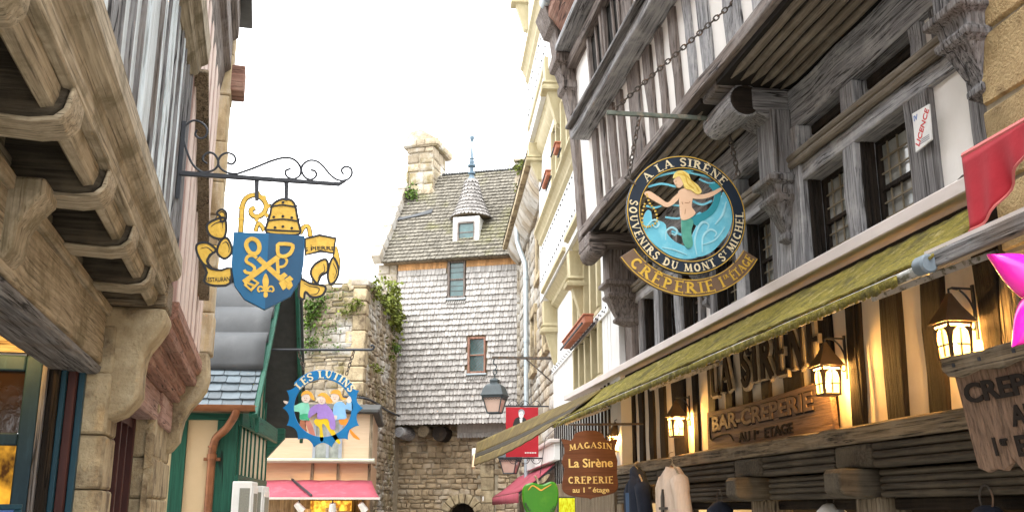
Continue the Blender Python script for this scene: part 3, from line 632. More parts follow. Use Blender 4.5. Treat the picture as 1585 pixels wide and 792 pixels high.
# storey posts with carved pendants
def pendant(y, w, x, ztop, zb, mt, cap=True):
    m = MB()
    def ring(z, hw, d): return [(.1, y - hw, z), (x + .1 - d, y - hw, z), (x + .1 - d, y + hw, z), (.1, y + hw, z)]
    prof = [(ztop, w, .10), (zb + .5, w, .10), (zb + .48, w * 1.25, .15), (zb + .44, w * 1.25, .15), (zb + .42, w * .95, .10), (zb + .36, w * .9, .09), (zb + .34, w * 1.05, .12), (zb + .31, w * 1.0, .11), (zb + .28, w * .75, .08), (zb + .1, w * .4, .0), (zb + .085, w * .5, .02), (zb + .05, w * .5, .02), (zb, w * .12, -.08)]
    vs = []; fs = []
    for z, hw, d in prof: vs += ring(z, hw, d)
    for i in range(len(prof) - 1):
        for k in range(4): fs.append((i * 4 + k, i * 4 + (k + 1) % 4, i * 4 + 4 + (k + 1) % 4, i * 4 + 4 + k))
    fs.append((0, 1, 2, 3)); e = len(prof) * 4; fs.append((e - 1, e - 2, e - 3, e - 4))
    m.add(vs, fs); return part(m, 'pendant', mt, H, bev=.008, ang=25)
rstud(H, 'storey_post', M['pale_wood_z'], 6.47, 6.91, 3.262, 4.27, -.07, .2)
pendant(6.69, .13, -.2, 4.42, 3.45, M['grey_wood_z'])
rstud(H, 'storey_post', M['grey_wood_z'], 4.3, 4.6, 3.262, 4.6, -.06, .2)
pendant(4.42, .13, -.22, 4.6, 3.55, M['grey_wood_z'])
pendant(8.47, .09, -.14, 3.86, 3.36, M['grey_wood_z'])
rstud(H, 'storey_post', M['taupe_wood_z'], 10.72, 11.2, 3.262, 4.2, -.08, .2)
pendant(10.75, .14, -.34, 4.6, 3.62, M['taupe_wood_z'])
m = MB().box(-.6, .1, 10.42, 10.95, 4.45, 4.6)
m.tube([(-.5, 10.42, 4.42), (-.5, 10.45, 4.42), (-.5, 10.9, 4.42)], [.08, .1, .1], 12)
part(m, 'corner_bracket', M['taupe_wood_x'], H, bev=.02)

# jettied upper storey, leaning out a little
LEAN = .055
def lean(x, y, z): return (x - LEAN * (z - 4.66), y, z)
XU = -.53
part(MB(lean).box(XU, XU + .3, 4.5, 11.0, 4.66, 7.5), 'upper_plaster', plaster, H)
part(MB(lean).bar((XU, 4.3, 4.69), (XU, 10.9, 4.69), .16, .10, seg=18, jit=.012), 'jetty_plate', M['taupe_wood_y'], H, bev=.012)
ust = [(1170, 1191, 9, 0), (1126, 1150, 30, 1), (1094, 1111, 121, 0), (1075, 1085, 151, 0), (1052, 1062, 170, 0), (1032, 1041, 206, 0), (1012, 1023, 230, 0), (983, 1002, 230, 1), (962, 971, 212, 0), (947, 956, 218, 0), (934, 940, 212, 0), (920, 927, 212, 0)]
def at_upper(u, v):
    p = R.px(u, v, XU)
    for _ in range(4): p = R.px(u, v, XU - LEAN * (p.z - 4.66))
    return p
ZS = 5.62
for ua, ub, v, w in ust:
    a, b = at_upper(ub, v).y, at_upper(ua, v).y
    rstud(H, 'upper_stud', M[('pale' if ua > 1060 else 'taupe') + '_wood_z'], a, b, 4.745, 5.60 if not w else 7.4, XU - .03, XU + .15, jit=.012, xfn=lean)
for y in (5.1, 5.45, 5.8): rstud(H, 'upper_stud', M['pale_wood_z'], y - .07, y + .07, 4.745, 7.4, XU - .03, XU + .15, xfn=lean)
# corner post tapering up into a moulded cap
m = MB(lean); vs = []; fs = []
prof = [(4.62, .12, .06), (5.4, .10, .06), (6.0, .10, .08), (6.35, .12, .13), (6.4, .16, .17), (6.48, .16, .17), (6.5, .13, .15), (6.66, .15, .19), (6.7, .2, .24), (6.8, .2, .24), (6.83, .17, .2), (7.1, .18, .22), (7.15, .24, .28), (7.4, .26, .36)]
for z, hw, d in prof: vs += [(XU + .1, 10.9 - hw, z), (XU - d, 10.9 - hw, z), (XU - d, 10.9 + hw, z), (XU + .1, 10.9 + hw, z)]
for i in range(len(prof) - 1):
    for k in range(4): fs.append((i * 4 + k, i * 4 + (k + 1) % 4, i * 4 + 4 + (k + 1) % 4, i * 4 + 4 + k))
fs += [(3, 2, 1, 0), tuple(range(len(vs) - 4, len(vs)))]
part(m.add(vs, fs), 'corner_post', M['taupe_wood_z'], H, bev=.01, ang=25)
# sill board and the windows over it
a, b = at_upper(914, 201), at_upper(1059, 0)
m = MB(lean); m.bar((XU - .10, 5.0, ZS + .05), (XU - .10, 10.42, ZS + .05), .2, .1, seg=14, jit=.006)
part(m, 'window_sill', M['pale_wood_y'], H, bev=.012)
part(MB(lean).bar((XU - .13, 5.0, ZS + .125), (XU - .13, 10.4, ZS + .125), .26, .04, seg=8), 'sill_moulding', M['grey_wood_y'], H, bev=.01)
for ua, ub, v in ((920, 941, 115), (944, 968, 75), (997, 1014, 40), (1018, 1030, 30)):
    ya, yb = at_upper(ub, v).y, at_upper(ua, v).y
    m = MB(lean).box(XU - .004, XU + .1, ya, yb, ZS + .15, 6.62)
    w = part(m, 'upper_window', glass_dark, H)
    m = MB(lean); ym = (ya + yb) / 2
    m.box(XU - .05, XU - .006, ya - .05, ya + .02, ZS + .15, 6.64).box(XU - .05, XU - .006, yb - .02, yb + .05, ZS + .15, 6.64).box(XU - .03, XU - .006, ym - .025, ym + .025, ZS + .15, 6.62)
    part(m, 'window_frame', M['taupe_wood_z'], w, bev=.006)
m = MB(lean).bar((XU - .03, 5, 6.68), (XU - .03, 10.75, 6.68), .14, .12, seg=10, jit=.006)
part(m, 'lintel_beam', M['taupe_wood_y'], H, bev=.01)
part(MB(lean).bar((XU - .10, 5, 6.85), (XU - .10, 10.72, 6.85), .28, .07, seg=8), 'cornice', M['pale_wood_y'], H, bev=.01)
part(MB(lean).prism([(XU + .1, 6.9), (XU - .06, 6.9), (XU - .2, 7.1), (XU - .3, 7.22), (XU - .3, 7.4), (XU + .1, 7.4)], 5, 10.68, 'xz'), 'eaves_board', M['red_wood_y'], H, bev=.01)
g0, g1 = R.px(846, 32, -.98), R.px(890, -8, -.98)
m = MB().tube([(-.98, g0.y, 7.42), (-.98, 9.9, 7.42), (-.98, 8.8, 7.42), (-.98, 5, 7.42)], .085, 14)
for y in (g0.y - .15, g0.y - .9, 8.8): m.tube([(-.98, y, 7.42), (-.98, y - .04, 7.42)], .094, 14)
part(m, 'gutter', zinc, H)
part(MB().prism([(-.95, 7.42), (-.9, 7.5), (2.6, 11.2), (5.5, 7.5), (5.5, 7.3)], 4.4, 11.1, 'xz'), 'roof', slate_dark, H)
m = MB().box(.52, 5.2, 4.5, 11.4, 2.15, 7.3).box(1.75, 5.2, 4.5, 11.4, 0, 2.1)
part(m, 'rear_wall', plaster, H)
# conduit running down a stud
pts = [R.px(1318, 440, -.05), R.px(1322, 520, -.05), R.px(1330, 600, -.05), R.px(1334, 640, -.05), R.px(1340, 668, -.05), R.px(1352, 668, -.05)]
part(MB().tube(smooth_open([tuple(p) for p in pts], 4), .008, 6), 'cable', M['dark_wood_z'], H)

# fascia over the awning
FA = thing('awning_fascia', 'long pale painted metal fascia above the mossy awning', 'fascia', R, (-.2, 8, 3.1))
m = MB().box(-.22, -.03, 4.35, 13.7, 3.128, 3.205)
part(m, 'casing', alu, FA, bev=.008)
part(MB().box(-.09, -.03, 4.4, 11.6, 2.95, 3.125), 'dark_backing', shade_black, FA)  # added black plate gives the gap its shade by colour
m = MB().tube(smooth_open([(-.12, 4.3, 3.245), (-.13, 4.6, 3.255), (-.1, 4.75, 3.22), (-.12, 5.2, 3.213), (-.11, 6, 3.213), (-.1, 7, 3.213)], 5), .007, 6)
part(m, 'cable', lead_line, FA)
A = thing('mossy_awning', 'long canvas awning covered in yellow green moss along the timber house front', 'awning', R, (-.4, 8, 2.8))
def mossf(a, b):
    y = 4.3 + a * 7.9; k = b
    sag = .02 * math.sin(a * 40) * math.sin(math.pi * b) + rnd.uniform(-.008, .008)
    ye = y + (.0 - .22 * k if a < .001 else 0)
    return (-.17 - .505 * k, ye, 3.06 - .36 * k + sag * .7 - .03 * math.sin(math.pi * b))
part(MB().grid(150, 10, mossf), 'canopy', moss_cloth, A, solid=.012)
m = MB()
m.tube([(-.67, 4.16 + 8.0 * i / 24, 2.665 + rnd.uniform(-.003, .003)) for i in range(25)], .025, 12)
part(m, 'front_tube', tube_grey, A)
m = MB()
for i in range(330):
    y = 4.3 + 7.7 * i / 330; q = rnd.uniform(.012, .04)
    m.add([(-.702, y, 2.675), (-.702, y + .03, 2.675), (-.698, y + .026, 2.645 - q * .6), (-.698, y + .006, 2.645 - q * .5)], [(0, 1, 2, 3)])
part(m, 'moss_fringe', moss_cloth, A, solid=.008)
part(MB().tube([(-.67, 4.09, 2.68), (-.67, 4.1, 2.68), (-.67, 4.16, 2.68)], [.034, .042, .042], 14), 'end_cap', capm, A)
for y in (4.6, 8.2, 11.6):
    part(MB().bar((-.0, y, 2.88), (-.65, y, 2.64), .035, .03), 'support_arm', tube_grey, A)
part(MB().bar((-.62, 2.2, 2.70), (-.62, 4.2, 2.70), .05, .07, seg=8, jit=.003), 'wooden_rail', M['grey_wood_y'], A, bev=.008)
part(MB().bar((-.5, 3.2, 2.77), (-.5, 4.3, 2.77), .12, .03), 'side_strip', alu, A)
# olive awning further along
O = thing('olive_awning', 'olive brown canvas awning with a dark stripe, sagging beyond the mossy awning', 'awning', R, (-.8, 15, 2.7))
def oliv(a, b):
    k = a ** .7
    n = (-.17 - .505 * b, 11.6, 3.06 - .36 * b); q = (-.885 - .09 * b, 18.1 - .35 * b, 2.846 - .416 * b)
    return tuple(u + (v - u) * (k if i != 1 else a) for i, (u, v) in enumerate(zip(n, q)))[:2] + (n[2] + (q[2] - n[2]) * k - .05 * math.sin(math.pi * a) * b - .004 * math.sin(a * 60) * b,)
def ostrip(b0, b1): return MB().grid(40, 5, lambda a, b: oliv(a, b0 + (b1 - b0) * b))
part(ostrip(0, .5), 'canopy', olive_cloth, O, solid=.012)
part(ostrip(.5, .68), 'dark_stripe', band_cloth, O, solid=.012)
part(ostrip(.68, 1), 'lower_flap', olive_cloth, O, solid=.012)
m = MB().box(-.96, -.88, 18.11, 18.2, 2.62, 2.75)
part(m, 'end_plate', white_paint, O, bev=.01)
part(MB().bar((-.92, 18.1, 2.64), (-.97, 17.85, 2.40), .05, .05), 'end_bar', peach, O)
# ------------------------------------------------------------------ cream house after the timber house
C = thing('cream_house', 'tall white boarded house with cream painted cornices and mullioned windows', 'house', B, (0, 2.8, 0))
YB = 5.55
def wallbox(x, z0, z1, holes=(), y0=-.6, y1=YB, d=.25):
    """boards between z0 and z1 with rectangular window holes (y0, y1, z0, z1)"""
    m = MB(); ys = sorted({y0, y1, *[h[0] for h in holes], *[h[1] for h in holes]})
    for a, b in zip(ys, ys[1:]):
        zs = [z0, z1]
        hh = [h for h in holes if h[0] <= a + 1e-6 and h[1] >= b - 1e-6]
        cur = z0
        for h in sorted(hh, key=lambda q: q[2]):
            if h[2] > cur: m.box(x, x + d, a, b, cur, h[2])
            cur = h[3]
        if cur < z1: m.box(x, x + d, a, b, cur, z1)
    return m
h1 = [(.55, 2.75, 3.3, 3.93), (.55, 2.75, 4.12, 4.92)]
part(wallbox(0, 2.1, 5.2, h1), 'storey_wall', white_board, C)
h2 = [(.9, 3.35, 6.45, 7.5)]
part(wallbox(-.22, 5.2, 8.1, h2), 'storey_wall', white_board, C)
h3 = [(.7, 3.4, 9.7, 10.9)]
part(wallbox(-.42, 8.1, 12.0, h3), 'storey_wall', white_board, C)
part(MB().box(.28, 5, -.4, YB - .02, 0, 11.8), 'rear_wall', white_board, C)
part(MB().prism([(-.75, 12.0), (2.3, 15), (5.2, 12.0)], -.5, YB + .1, 'xz'), 'roof', slate_dark, C)
# boarding joints and nail heads
def boards(x, z0, z1, holes):
    m = MB(); y = -.3
    while y < YB - .1:
        y += rnd.uniform(.16, .26)
        if any(h[0] - .03 < y < h[1] + .03 for h in holes): continue
        m.box(x - .006, x + .01, y, y + .014, z0, z1)
    return m
part(boards(0, 3.0, 4.9, h1), 'cover_strips', white_paint, C)
part(boards(-.22, 5.4, 6.12, []), 'cover_strips', white_paint, C)
part(boards(-.22, 6.45, 7.5, h2), 'cover_strips', white_paint, C)
part(boards(-.42, 8.5, 9.2, []), 'cover_strips', white_paint, C)
part(MB().box(-.03, .0, -.1, YB, 3.945, 4.05), 'nailed_band', white_paint, C)
m = MB()
for i in range(24):
    y = .0 + i * .24
    m.box(-.042, -.028, y, y + .03, 4.0, 4.02)
    m.box(-.042, -.028, y + .1, y + .13, 3.965, 3.985)
for i in range(22): m.box(-.236, -.221, .1 + i * .25, .13 + i * .25, 5.52, 5.545).box(-.236, -.221, .05 + i * .25, .08 + i * .25, 6.05, 6.07)
for i in range(22): m.box(-.436, -.421, .1 + i * .25, .13 + i * .25, 8.62, 8.65).box(-.436, -.421, .05 + i * .25, .08 + i * .25, 9.1, 9.13)
part(m, 'nail_heads', iron, C)
def windows(x, hs, n):
    for (a, b, z0, z1) in hs:
        m = MB().box(x - .03, x + .06, a - .06, b + .06, z1, z1 + .07).box(x - .03, x + .06, a - .06, b + .06, z0 - .06, z0)
        w = part(m, 'window', ochre, C, bev=.006)
        for k in range(n + 1):
            y = a + (b - a) * k / n
            part(MB().box(x - .05, x + .12, y - .05, y + .05, z0 + .002, z1 - .002), 'mullion', ochre, w, bev=.008)
        part(MB().box(x + .13, x + .16, a, b, z0, z1), 'pane', glass_old, w)
windows(0, h1, 4); windows(-.22, h2, 4); windows(-.42, h3, 4)
def cornice(y0, y1, x, z0, z1, out):
    h = z1 - z0
    pts = [(x + .1, z0), (x, z0), (x - .02, z0 + .02), (x - out * .35, z0 + h * .18), (x - out * .42, z0 + h * .3), (x - out * .34, z0 + h * .36), (x - out * .6, z0 + h * .6), (x - out * .72, z0 + h * .66), (x - out * .66, z0 + h * .74), (x - out, z0 + h * .86), (x - out, z1), (x + .1, z1)]
    part(MB().prism(pts, y0, y1, 'xz'), 'cornice', ochre, C, ang=20)
cornice(-.05, 1.85, 0, 4.96, 5.36, .28); cornice(2.1, 5.0, 0, 4.96, 5.30, .27)
cornice(-.3, 5.3, -.22, 6.14, 6.40, .13)
cornice(-.3, 2.25, -.22, 8.1, 8.75, .25); cornice(2.5, 5.35, -.22, 7.75, 8.42, .23)
cornice(-.3, 5.5, -.42, 9.28, 9.62, .14)
cornice(.5, 5.5, -.42, 11.2, 12.0, .3)
def cpost(y, x, z0, z1, d=.16, w=.1):
    m = MB(); vs = []; fs = []
    H_ = z1 - z0
    prof = [(0, .12, .0), (.05, .5, .25), (.3, .62, .55), (.5, .75, .8), (.52, 1.2, 1.15), (.56, 1.2, 1.2), (.6, 1, 1), (.62, 1.2, 1.15), (.66, .95, .95), (1, 1, 1)]
    for t, k, q in prof:
        z = z0 + H_ * t; vs += [(x + .08, y - w * k, z), (x - d * q, y - w * k, z), (x - d * q, y + w * k, z), (x + .08, y + w * k, z)]
    for i in range(len(prof) - 1):
        for k in range(4): fs.append((i * 4 + k, i * 4 + (k + 1) % 4, i * 4 + 4 + (k + 1) % 4, i * 4 + 4 + k))
    fs += [(3, 2, 1, 0), tuple(range(len(vs) - 4, len(vs)))]
    part(m.add(vs, fs), 'bracket_post', ochre, C, bev=.006, ang=25)
cpost(1.75, -.0, 4.1, 5.12, .24, .13); cpost(5.0, 0, 4.0, 5.1, .24, .12)
cpost(2.4, -.24, 7.2, 8.3, .24, .13); cpost(5.2, -.22, 7.3, 8.0, .24, .12); cpost(5.45, -.44, 10.3, 11.4, .26, .12)
cpost(.15, -.22, 7.9, 8.6, .2, .1)
# ground floor behind the awnings: narrow dark strips on white
part(MB().box(0, .25, -.05, YB, 0, 2.1), 'shop_front', M['brown_wood_z'], C)
m = MB()
for i in range(22): m.box(-.02, .05, .05 + i * .25, .11 + i * .25, 2.1, 3.2)
part(m, 'timber_strips', M['dark_wood_z'], C)
def window_box(y0, y1, x, z, n, label, dp=.07, ht=.09):
    t = thing('flower_box', label, 'flower box', B, (x, (y0 + y1) / 2, z))
    for i in range(n):
        a = y0 + (y1 - y0) * i / n + .02; b = y0 + (y1 - y0) * (i + 1) / n - .02
        part(MB().prism([(x - dp * .8, z), (x + dp * .6, z), (x + dp * .7, z + ht), (x - dp, z + ht)], a, b, 'xz'), 'trough', flower_terra, t, bev=.012)
        part(MB().box(x - dp - .015, x + dp * .8, a - .01, b + .01, z + ht + .002, z + ht + .025), 'rim', flower_terra, t, bev=.006)
    m = MB().bar((x - dp - .03, y0, z - .012), (x - dp - .03, y1, z - .012), .02, .02).bar((x + dp * .7, y0, z - .012), (x + dp * .7, y1, z - .012), .02, .02)
    part(m, 'iron_shelf', iron, t)
window_box(.6, 2.75, -.13, 3.94, 3, 'row of terracotta flower troughs under the lower window of the cream house')
window_box(1.15, 1.5, -.42, 6.43, 1, 'small terracotta trough at the near end of the upper window ledge of the cream house', .04, .07)
window_box(2.3, 3.0, -.42, 6.43, 2, 'pair of small terracotta troughs further along the upper window ledge of the cream house', .04, .07)

# ------------------------------------------------------------------ stone house behind the cream house
S = thing('stone_house', 'narrow rubble stone house with a drainpipe between the cream house and the shingled tower', 'house', B, (0, 9.5, 0))
part(MB().box(.06, 4, 5.6, 13.2, 0, 8.0), 'core_wall', mortar, S)
m = MB().stones(5.6, 12.6, 0, 7.7, lambda a, b, d: (.055 - d, a, b), .24, .42, .05, skip=lambda a, b: any(p[0] < a < p[1] and p[2] < b < p[3] for p in ((6.3, 7.0, 4.6, 5.7), (8.6, 9.3, 4.5, 5.6), (7.4, 8.1, 6.2, 7.1))))
part(m, 'rubble_facing', stone_pale, S, ang=50)
for (a, b, z0, z1) in ((6.3, 7.0, 4.6, 5.7), (8.6, 9.3, 4.5, 5.6), (7.4, 8.1, 6.2, 7.1)):
    m = MB().box(-.03, .1, a - .12, a, z0, z1).box(-.03, .1, b, b + .12, z0, z1).box(-.04, .1, a - .15, b + .15, z1, z1 + .2).box(-.07, .1, a - .15, b + .15, z0 - .14, z0)
    w = part(m, 'window', stone_dressed, S, bev=.015)
    part(MB().box(.03, .05, a, b, z0, z1), 'pane', glass_dark, w)
m = MB()
for i in range(16): m.prism([(.06, 7.55), (-.05, 7.55), (-.2, 7.72), (-.3, 7.9), (-.3, 8.0), (.06, 8.0)], 5.7 + i * .42, 5.7 + i * .42 + .38, 'xz')
part(m, 'eaves_corbels', stone_pale, S, bev=.02)
part(MB().box(-.4, .1, 5.65, 12.6, 8.005, 8.12), 'eaves_course', stone_dressed, S)
part(MB().prism([(-.42, 8.125), (2, 10.6), (4.2, 8.125)], 5.65, 12.6, 'xz'), 'roof', slate_dark, S)
dp = thing('drainpipe', 'pale grey metal drainpipe with an elbow running down beside the shingled tower', 'drainpipe', B, (-.07, 10, 0))
pa, pb = B.px(818, 400, -.08), B.px(818, 620, -.08)
m = MB().tube([(-.08, 9.75, 0), (-.08, 9.75, 4), (-.08, 9.75, 6.7), (-.09, 9.78, 6.95), (-.2, 10.0, 7.35), (-.24, 10.1, 7.55), (-.25, 10.1, 7.95)], .055, 12)
part(m, 'pipe', zinc, dp)
for z in (3.4, 5.2, 6.6): part(MB().tube([(-.08, 9.75, z), (-.08, 9.75, z + .06)], .066, 12), 'clip', zinc, dp)

# ------------------------------------------------------------------ the shingled tower
TW = thing('shingled_tower', 'stone gate tower hung with pale wooden shingles under a steep mossy roof, closing the street', 'tower', T, (0, 1.5, 0))
XL, XR, ZB, ZE = -1.52, 1.76, 3.80, 8.02
wn1 = (-.13, .34, 6.98, 7.96); wn2 = (.43, .90, 5.02, 5.94)
part(MB().box(XL, XR, .04, 3.8, ZB + .05, ZE + .25), 'timber_core', M['brown_wood_z'], TW)
def inw(a, b):
    return any(w[0] - .04 < a < w[1] + .04 and w[2] - .08 < b + .06 and b < w[3] for w in (wn1, wn2))
pl = lambda a, b, d: (a, .035 - d, b)
m = MB().shingles(XL, XR, ZB + .1, 7.78, pl, .148, .095, .03, skip=inw)
m.shingles(XL, XR, ZB - .03, ZB + .12, lambda a, b, d: (a, .02 - d, b), .15, .085, .02, pointed=True)
part(m, 'hung_shingles', shingle, TW)
m = MB(); a = XL
while a < XR:
    if not inw(a + .03, 7.85): m.add([(a, .0, 7.80), (a + .06, .02, 7.79), (a + .085, .03, 8.0), (a + .02, .01, 8.0), (a, .04, 7.8), (a + .06, .04, 7.79), (a + .085, .04, 8.0), (a + .02, .04, 8.0)], [(0, 1, 2, 3), (0, 3, 7, 4), (0, 4, 5, 1), (1, 5, 6, 2)])
    a += .075
part(m, 'fresh_shingle_band', shingle_new, TW)
for n_, (a, b, z0, z1) in enumerate((wn1, wn2)):
    m = MB().box(a, a + .06, -.03, .1, z0, z1).box(b - .045, b, -.03, .1, z0, z1).box(a + .061, b - .046, -.03, .1, z1 - .05, z1).box(a + .061, b - .046, -.03, .1, z0, z0 + .05)
    m.box(a + .061, b - .046, -.015, .1, z0 + (z1 - z0) * .48, z0 + (z1 - z0) * .52)
    w = part(m, 'window', M['red_wood_z'] if n_ else M['taupe_wood_z'], TW, bev=.006)
    part(MB().box(a + .05, b - .04, .02, .035, z0 + .04, z1 - .04), 'pane', glass_teal, w)
    m = MB()
    for half in (0, 1):
        za = z0 + .06 + half * (z1 - z0) * .5; zb = za + (z1 - z0) * .40
        if n_:
            for k in range(-3, 6):
                q = a + .06 + k * .09
                for s_ in (1, -1):
                    p0 = [q if s_ > 0 else q + .4, za]; 
                    for st in range(6):
                        x0 = p0[0] + s_ * st * .066; z_ = za + st * (zb - za) / 6
                        if a + .06 < x0 < b - .12 or a + .06 < x0 + s_ * .066 < b - .05:
                            x1 = x0 + s_ * .066
                            if a + .05 < min(x0, x1) and max(x0, x1) < b - .04: m.bar((x0, .014, z_), (x1, .014, z_ + (zb - za) / 6), .007, .007, up=(0, 1, 0))
        else:
            for k in (1, 2): m.box(a + .06, b - .046, .008, .019, za + (zb - za) * k / 3 - .004, za + (zb - za) * k / 3 + .004)
    part(m, 'leading', lead_line, w)
    part(MB().box(a - .03, b + .03, -.06, .05, z0 - .05, z0 - .004), 'sill', zinc, w, bev=.008)
    m = MB(); q = a - .02
    while q < b: m.bar((q, -.03, z0 - .15), (q + .035, -.01, z0 - .06), .03, .02, up=(0, 1, 0)); q += .06
    part(m, 'sill_shingles', shingle, w)
# main roof
SL = 1.34
def rp(a, b, d):      # b runs up the slope
    y = -.26 + b / math.hypot(1, SL); z = ZE - .05 + b * SL / math.hypot(1, SL)
    nx = math.hypot(1, SL); return (a, y - d * SL / nx, z + d / nx)
LEN = 2.32 * math.hypot(1, SL)
m = MB(); m.shingles(-1.9, 1.72, 0, LEN, rp, .15, .11, .022)
part(m, 'roof', shingle_roof, TW)
part(MB().prism([(-.24, ZE - .06), (2.05, ZE - .06 + 2.29 * SL), (4.3, ZE - .06)], -1.88, 1.7, 'yz'), 'roof_deck', M['brown_wood_y'], TW)
m = MB()
for i in range(34): m.bar((-1.0 + i * .08, 2.06 + .01 * (i % 2), ZE + 2.31 * SL - .03), (-1.0 + i * .08 + .075, 2.06, ZE + 2.31 * SL - .0), .12, .05)
part(m, 'ridge', slate_dark, TW)
# gable copings
def coping(x0, x1, mat_):
    m = MB()
    for i in range(9):
        a, b = LEN * i / 9, LEN * (i + 1) / 9 - .02
        p0, p1 = rp(0, a, .1), rp(0, b, .1)
        m.bar(((x0 + x1) / 2, p0[1], p0[2]), ((x0 + x1) / 2, p1[1], p1[2]), x1 - x0, .32, jit=.02)
    return m
part(coping(-2.12, -1.86, stone), 'coping', stone_pale, TW, bev=.03)
m = MB().box(-2.1, -1.56, .05, 3.5, 0, 8.0); part(m, 'left_pier_core', mortar, TW)
m = MB().stones(-2.1, -1.54, 3.6, 8.0, lambda a, b, d: (a, .06 - d, b), .26, .4, .05); part(m, 'left_pier', stone_pale, TW, ang=50)
m = MB().box(1.74, 2.5, -.1, 3.4, 0, 10.45); part(m, 'right_gable_core', mortar, TW)
m = MB().stones(1.74, 2.5, 3.4, 10.5, lambda a, b, d: (a, -.095 - d, b), .27, .42, .05).stones(-.1, 3.4, 8.0, 10.5, lambda a, b, d: (1.735 - d, a, b), .26, .42, .05)
part(m, 'right_gable', stone_pale, TW, ang=50)
part(MB().box(1.66, 2.55, -.2, 3.4, 10.5, 10.58), 'gable_cap', stone_pale, TW, bev=.03)
# chimney
cx0, cx1, cz0, cz1 = -1.92, -1.10, 9.0, 12.1
part(MB().box(cx0 + .05, cx1 - .05, 1.55, 2.75, cz0, cz1 - .35), 'chimney_core', mortar, TW)
m = MB().stones(cx0, cx1, cz0, 11.82, lambda a, b, d: (a, 1.545 - d, b), .3, .42, .05).stones(1.5, 2.7, cz0, 11.82, lambda a, b, d: (cx1 - .045 + d, a, b), .3, .42, .05)
ch = part(m, 'chimney', stone_moss, TW, ang=50)
m = MB().stones(cx0 - .12, cx1 + .12, 11.82, 12.04, lambda a, b, d: (a, 1.44 - d, b), .24, .4, .04).stones(1.42, 2.85, 11.82, 12.04, lambda a, b, d: (cx1 + .1 + d, a, b), .24, .4, .04)
m.box(cx0 - .1, cx1 + .1, 1.45, 2.85, 11.8, 12.04); m.prism([(cx0 - .1, 12.04), (cx0 + .1, 12.3), (cx0 + .4, 12.36), (cx1 - .3, 12.3), (cx1 + .08, 12.04)], 1.5, 2.8, 'xz')
part(m, 'chimney_cap', stone_moss, ch, ang=50, bev=.02)
m = MB(); m.grid(10, 3, lambda a, b: rp(cx0 - .05 + 1.05 * a, 1.75 + .16 * b * (1 - .3 * math.sin(a * 4)) + a * .25, .05)); part(m, 'flashing', lead, ch, solid=.01)
# dormer turret
dx, dy = .30, .62
dze = 9.26
m = MB().box(dx - .36, dx - .24, .14, .3, 8.42, 9.2).box(dx + .24, dx + .36, .14, .3, 8.42, 9.2).box(dx - .239, dx + .239, .14, .3, 9.06, 9.2).box(dx - .239, dx + .239, .14, .3, 8.42, 8.52)
m.box(dx - .35, dx - .2, .301, 1.1, 8.45, 9.2).box(dx + .2, dx + .35, .301, 1.1, 8.45, 9.2)
dm = part(m, 'dormer', white_paint, TW, bev=.012)
part(MB().box(dx - .235, dx + .235, .2, .22, 8.52, 9.06), 'dormer_pane', glass_teal, dm)
m = MB().box(dx - .238, dx - .20, .15, .199, 8.53, 9.05).box(dx + .2, dx + .238, .15, .199, 8.53, 9.05).box(dx - .199, dx + .199, .15, .199, 9.02, 9.05).box(dx - .199, dx + .199, .15, .199, 8.53, 8.56)
m.box(dx - .19, dx + .19, .185, .198, 8.77, 8.79)
part(m, 'dormer_frame', M['taupe_wood_z'], dm)
prof = [(.56, 0), (.48, .12), (.415, .25), (.35, .41), (.295, .57), (.25, .72), (.21, .88), (.18, 1.0), (.155, 1.1)]
def turr(a, b, d):        # a = angle, b = height
    for (r0, z0), (r1, z1) in zip(prof, prof[1:]):
        if b <= z1 or z1 == 1.1: break
    r = r0 + (r1 - r0) * (b - z0) / (z1 - z0) + d
    return (dx + r * math.sin(a), dy - r * math.cos(a), dze + b)
m = MB(); nr = 10
for i in range(nr):
    b0 = i * 1.1 / nr; r = math.hypot(*[turr(0, b0, 0)[k] - (dx, dy)[k] for k in (0, 1)])
    m.shingles(-2.5, 2.5, b0, b0 + 1.1 / nr, turr, 1.1 / nr, .085 / max(r, .09), .02, pointed=(i == 0))
cap = part(m, 'turret_roof', surf('silver_shingle', (.26, .245, .23), (.18, .17, .16), s=(30, 30, 6), rough=.9, bump=.4, isl=.2), dm)
part(MB().lathe([(max(r - .015, .01), z) for r, z in prof], (dx, dy, dze), 24), 'turret_core', M['brown_wood_z'], cap)
def sad(a, b, d):
    return (dx + .4 * (1 if a > 0 else -1) * (1 - b) ** .8 + (d if a > 0 else -d), dy + abs(a), dze + .02 + .9 * b)
for s_ in (1, -1):
    m = MB(); m.shingles(.05, 1.35, 0, 1.0, lambda a, b, d, s_=s_: sad(a * s_, min(b, 1), d), .12, .11, .02)
    part(m, 'turret_saddle', shingle_roof, cap)
zt = dze + 1.09
m = MB().lathe([(.15, 0), (.11, .05), (.07, .1), (.06, .17), (.10, .19), (.10, .23), (.055, .26), (.055, .38), (.115, .40), (.115, .45), (.06, .48), (.075, .55), (.05, .6), (.07, .63), (.04, .68), (.028, .9), (.018, 1.08), (.02, 1.1), (.035, 1.15), (.06, 1.2), (.065, 1.27), (.04, 1.3), (.005, 1.31)], (dx, dy, zt), 14)
part(m, 'finial', finial_m, dm, ang=50)
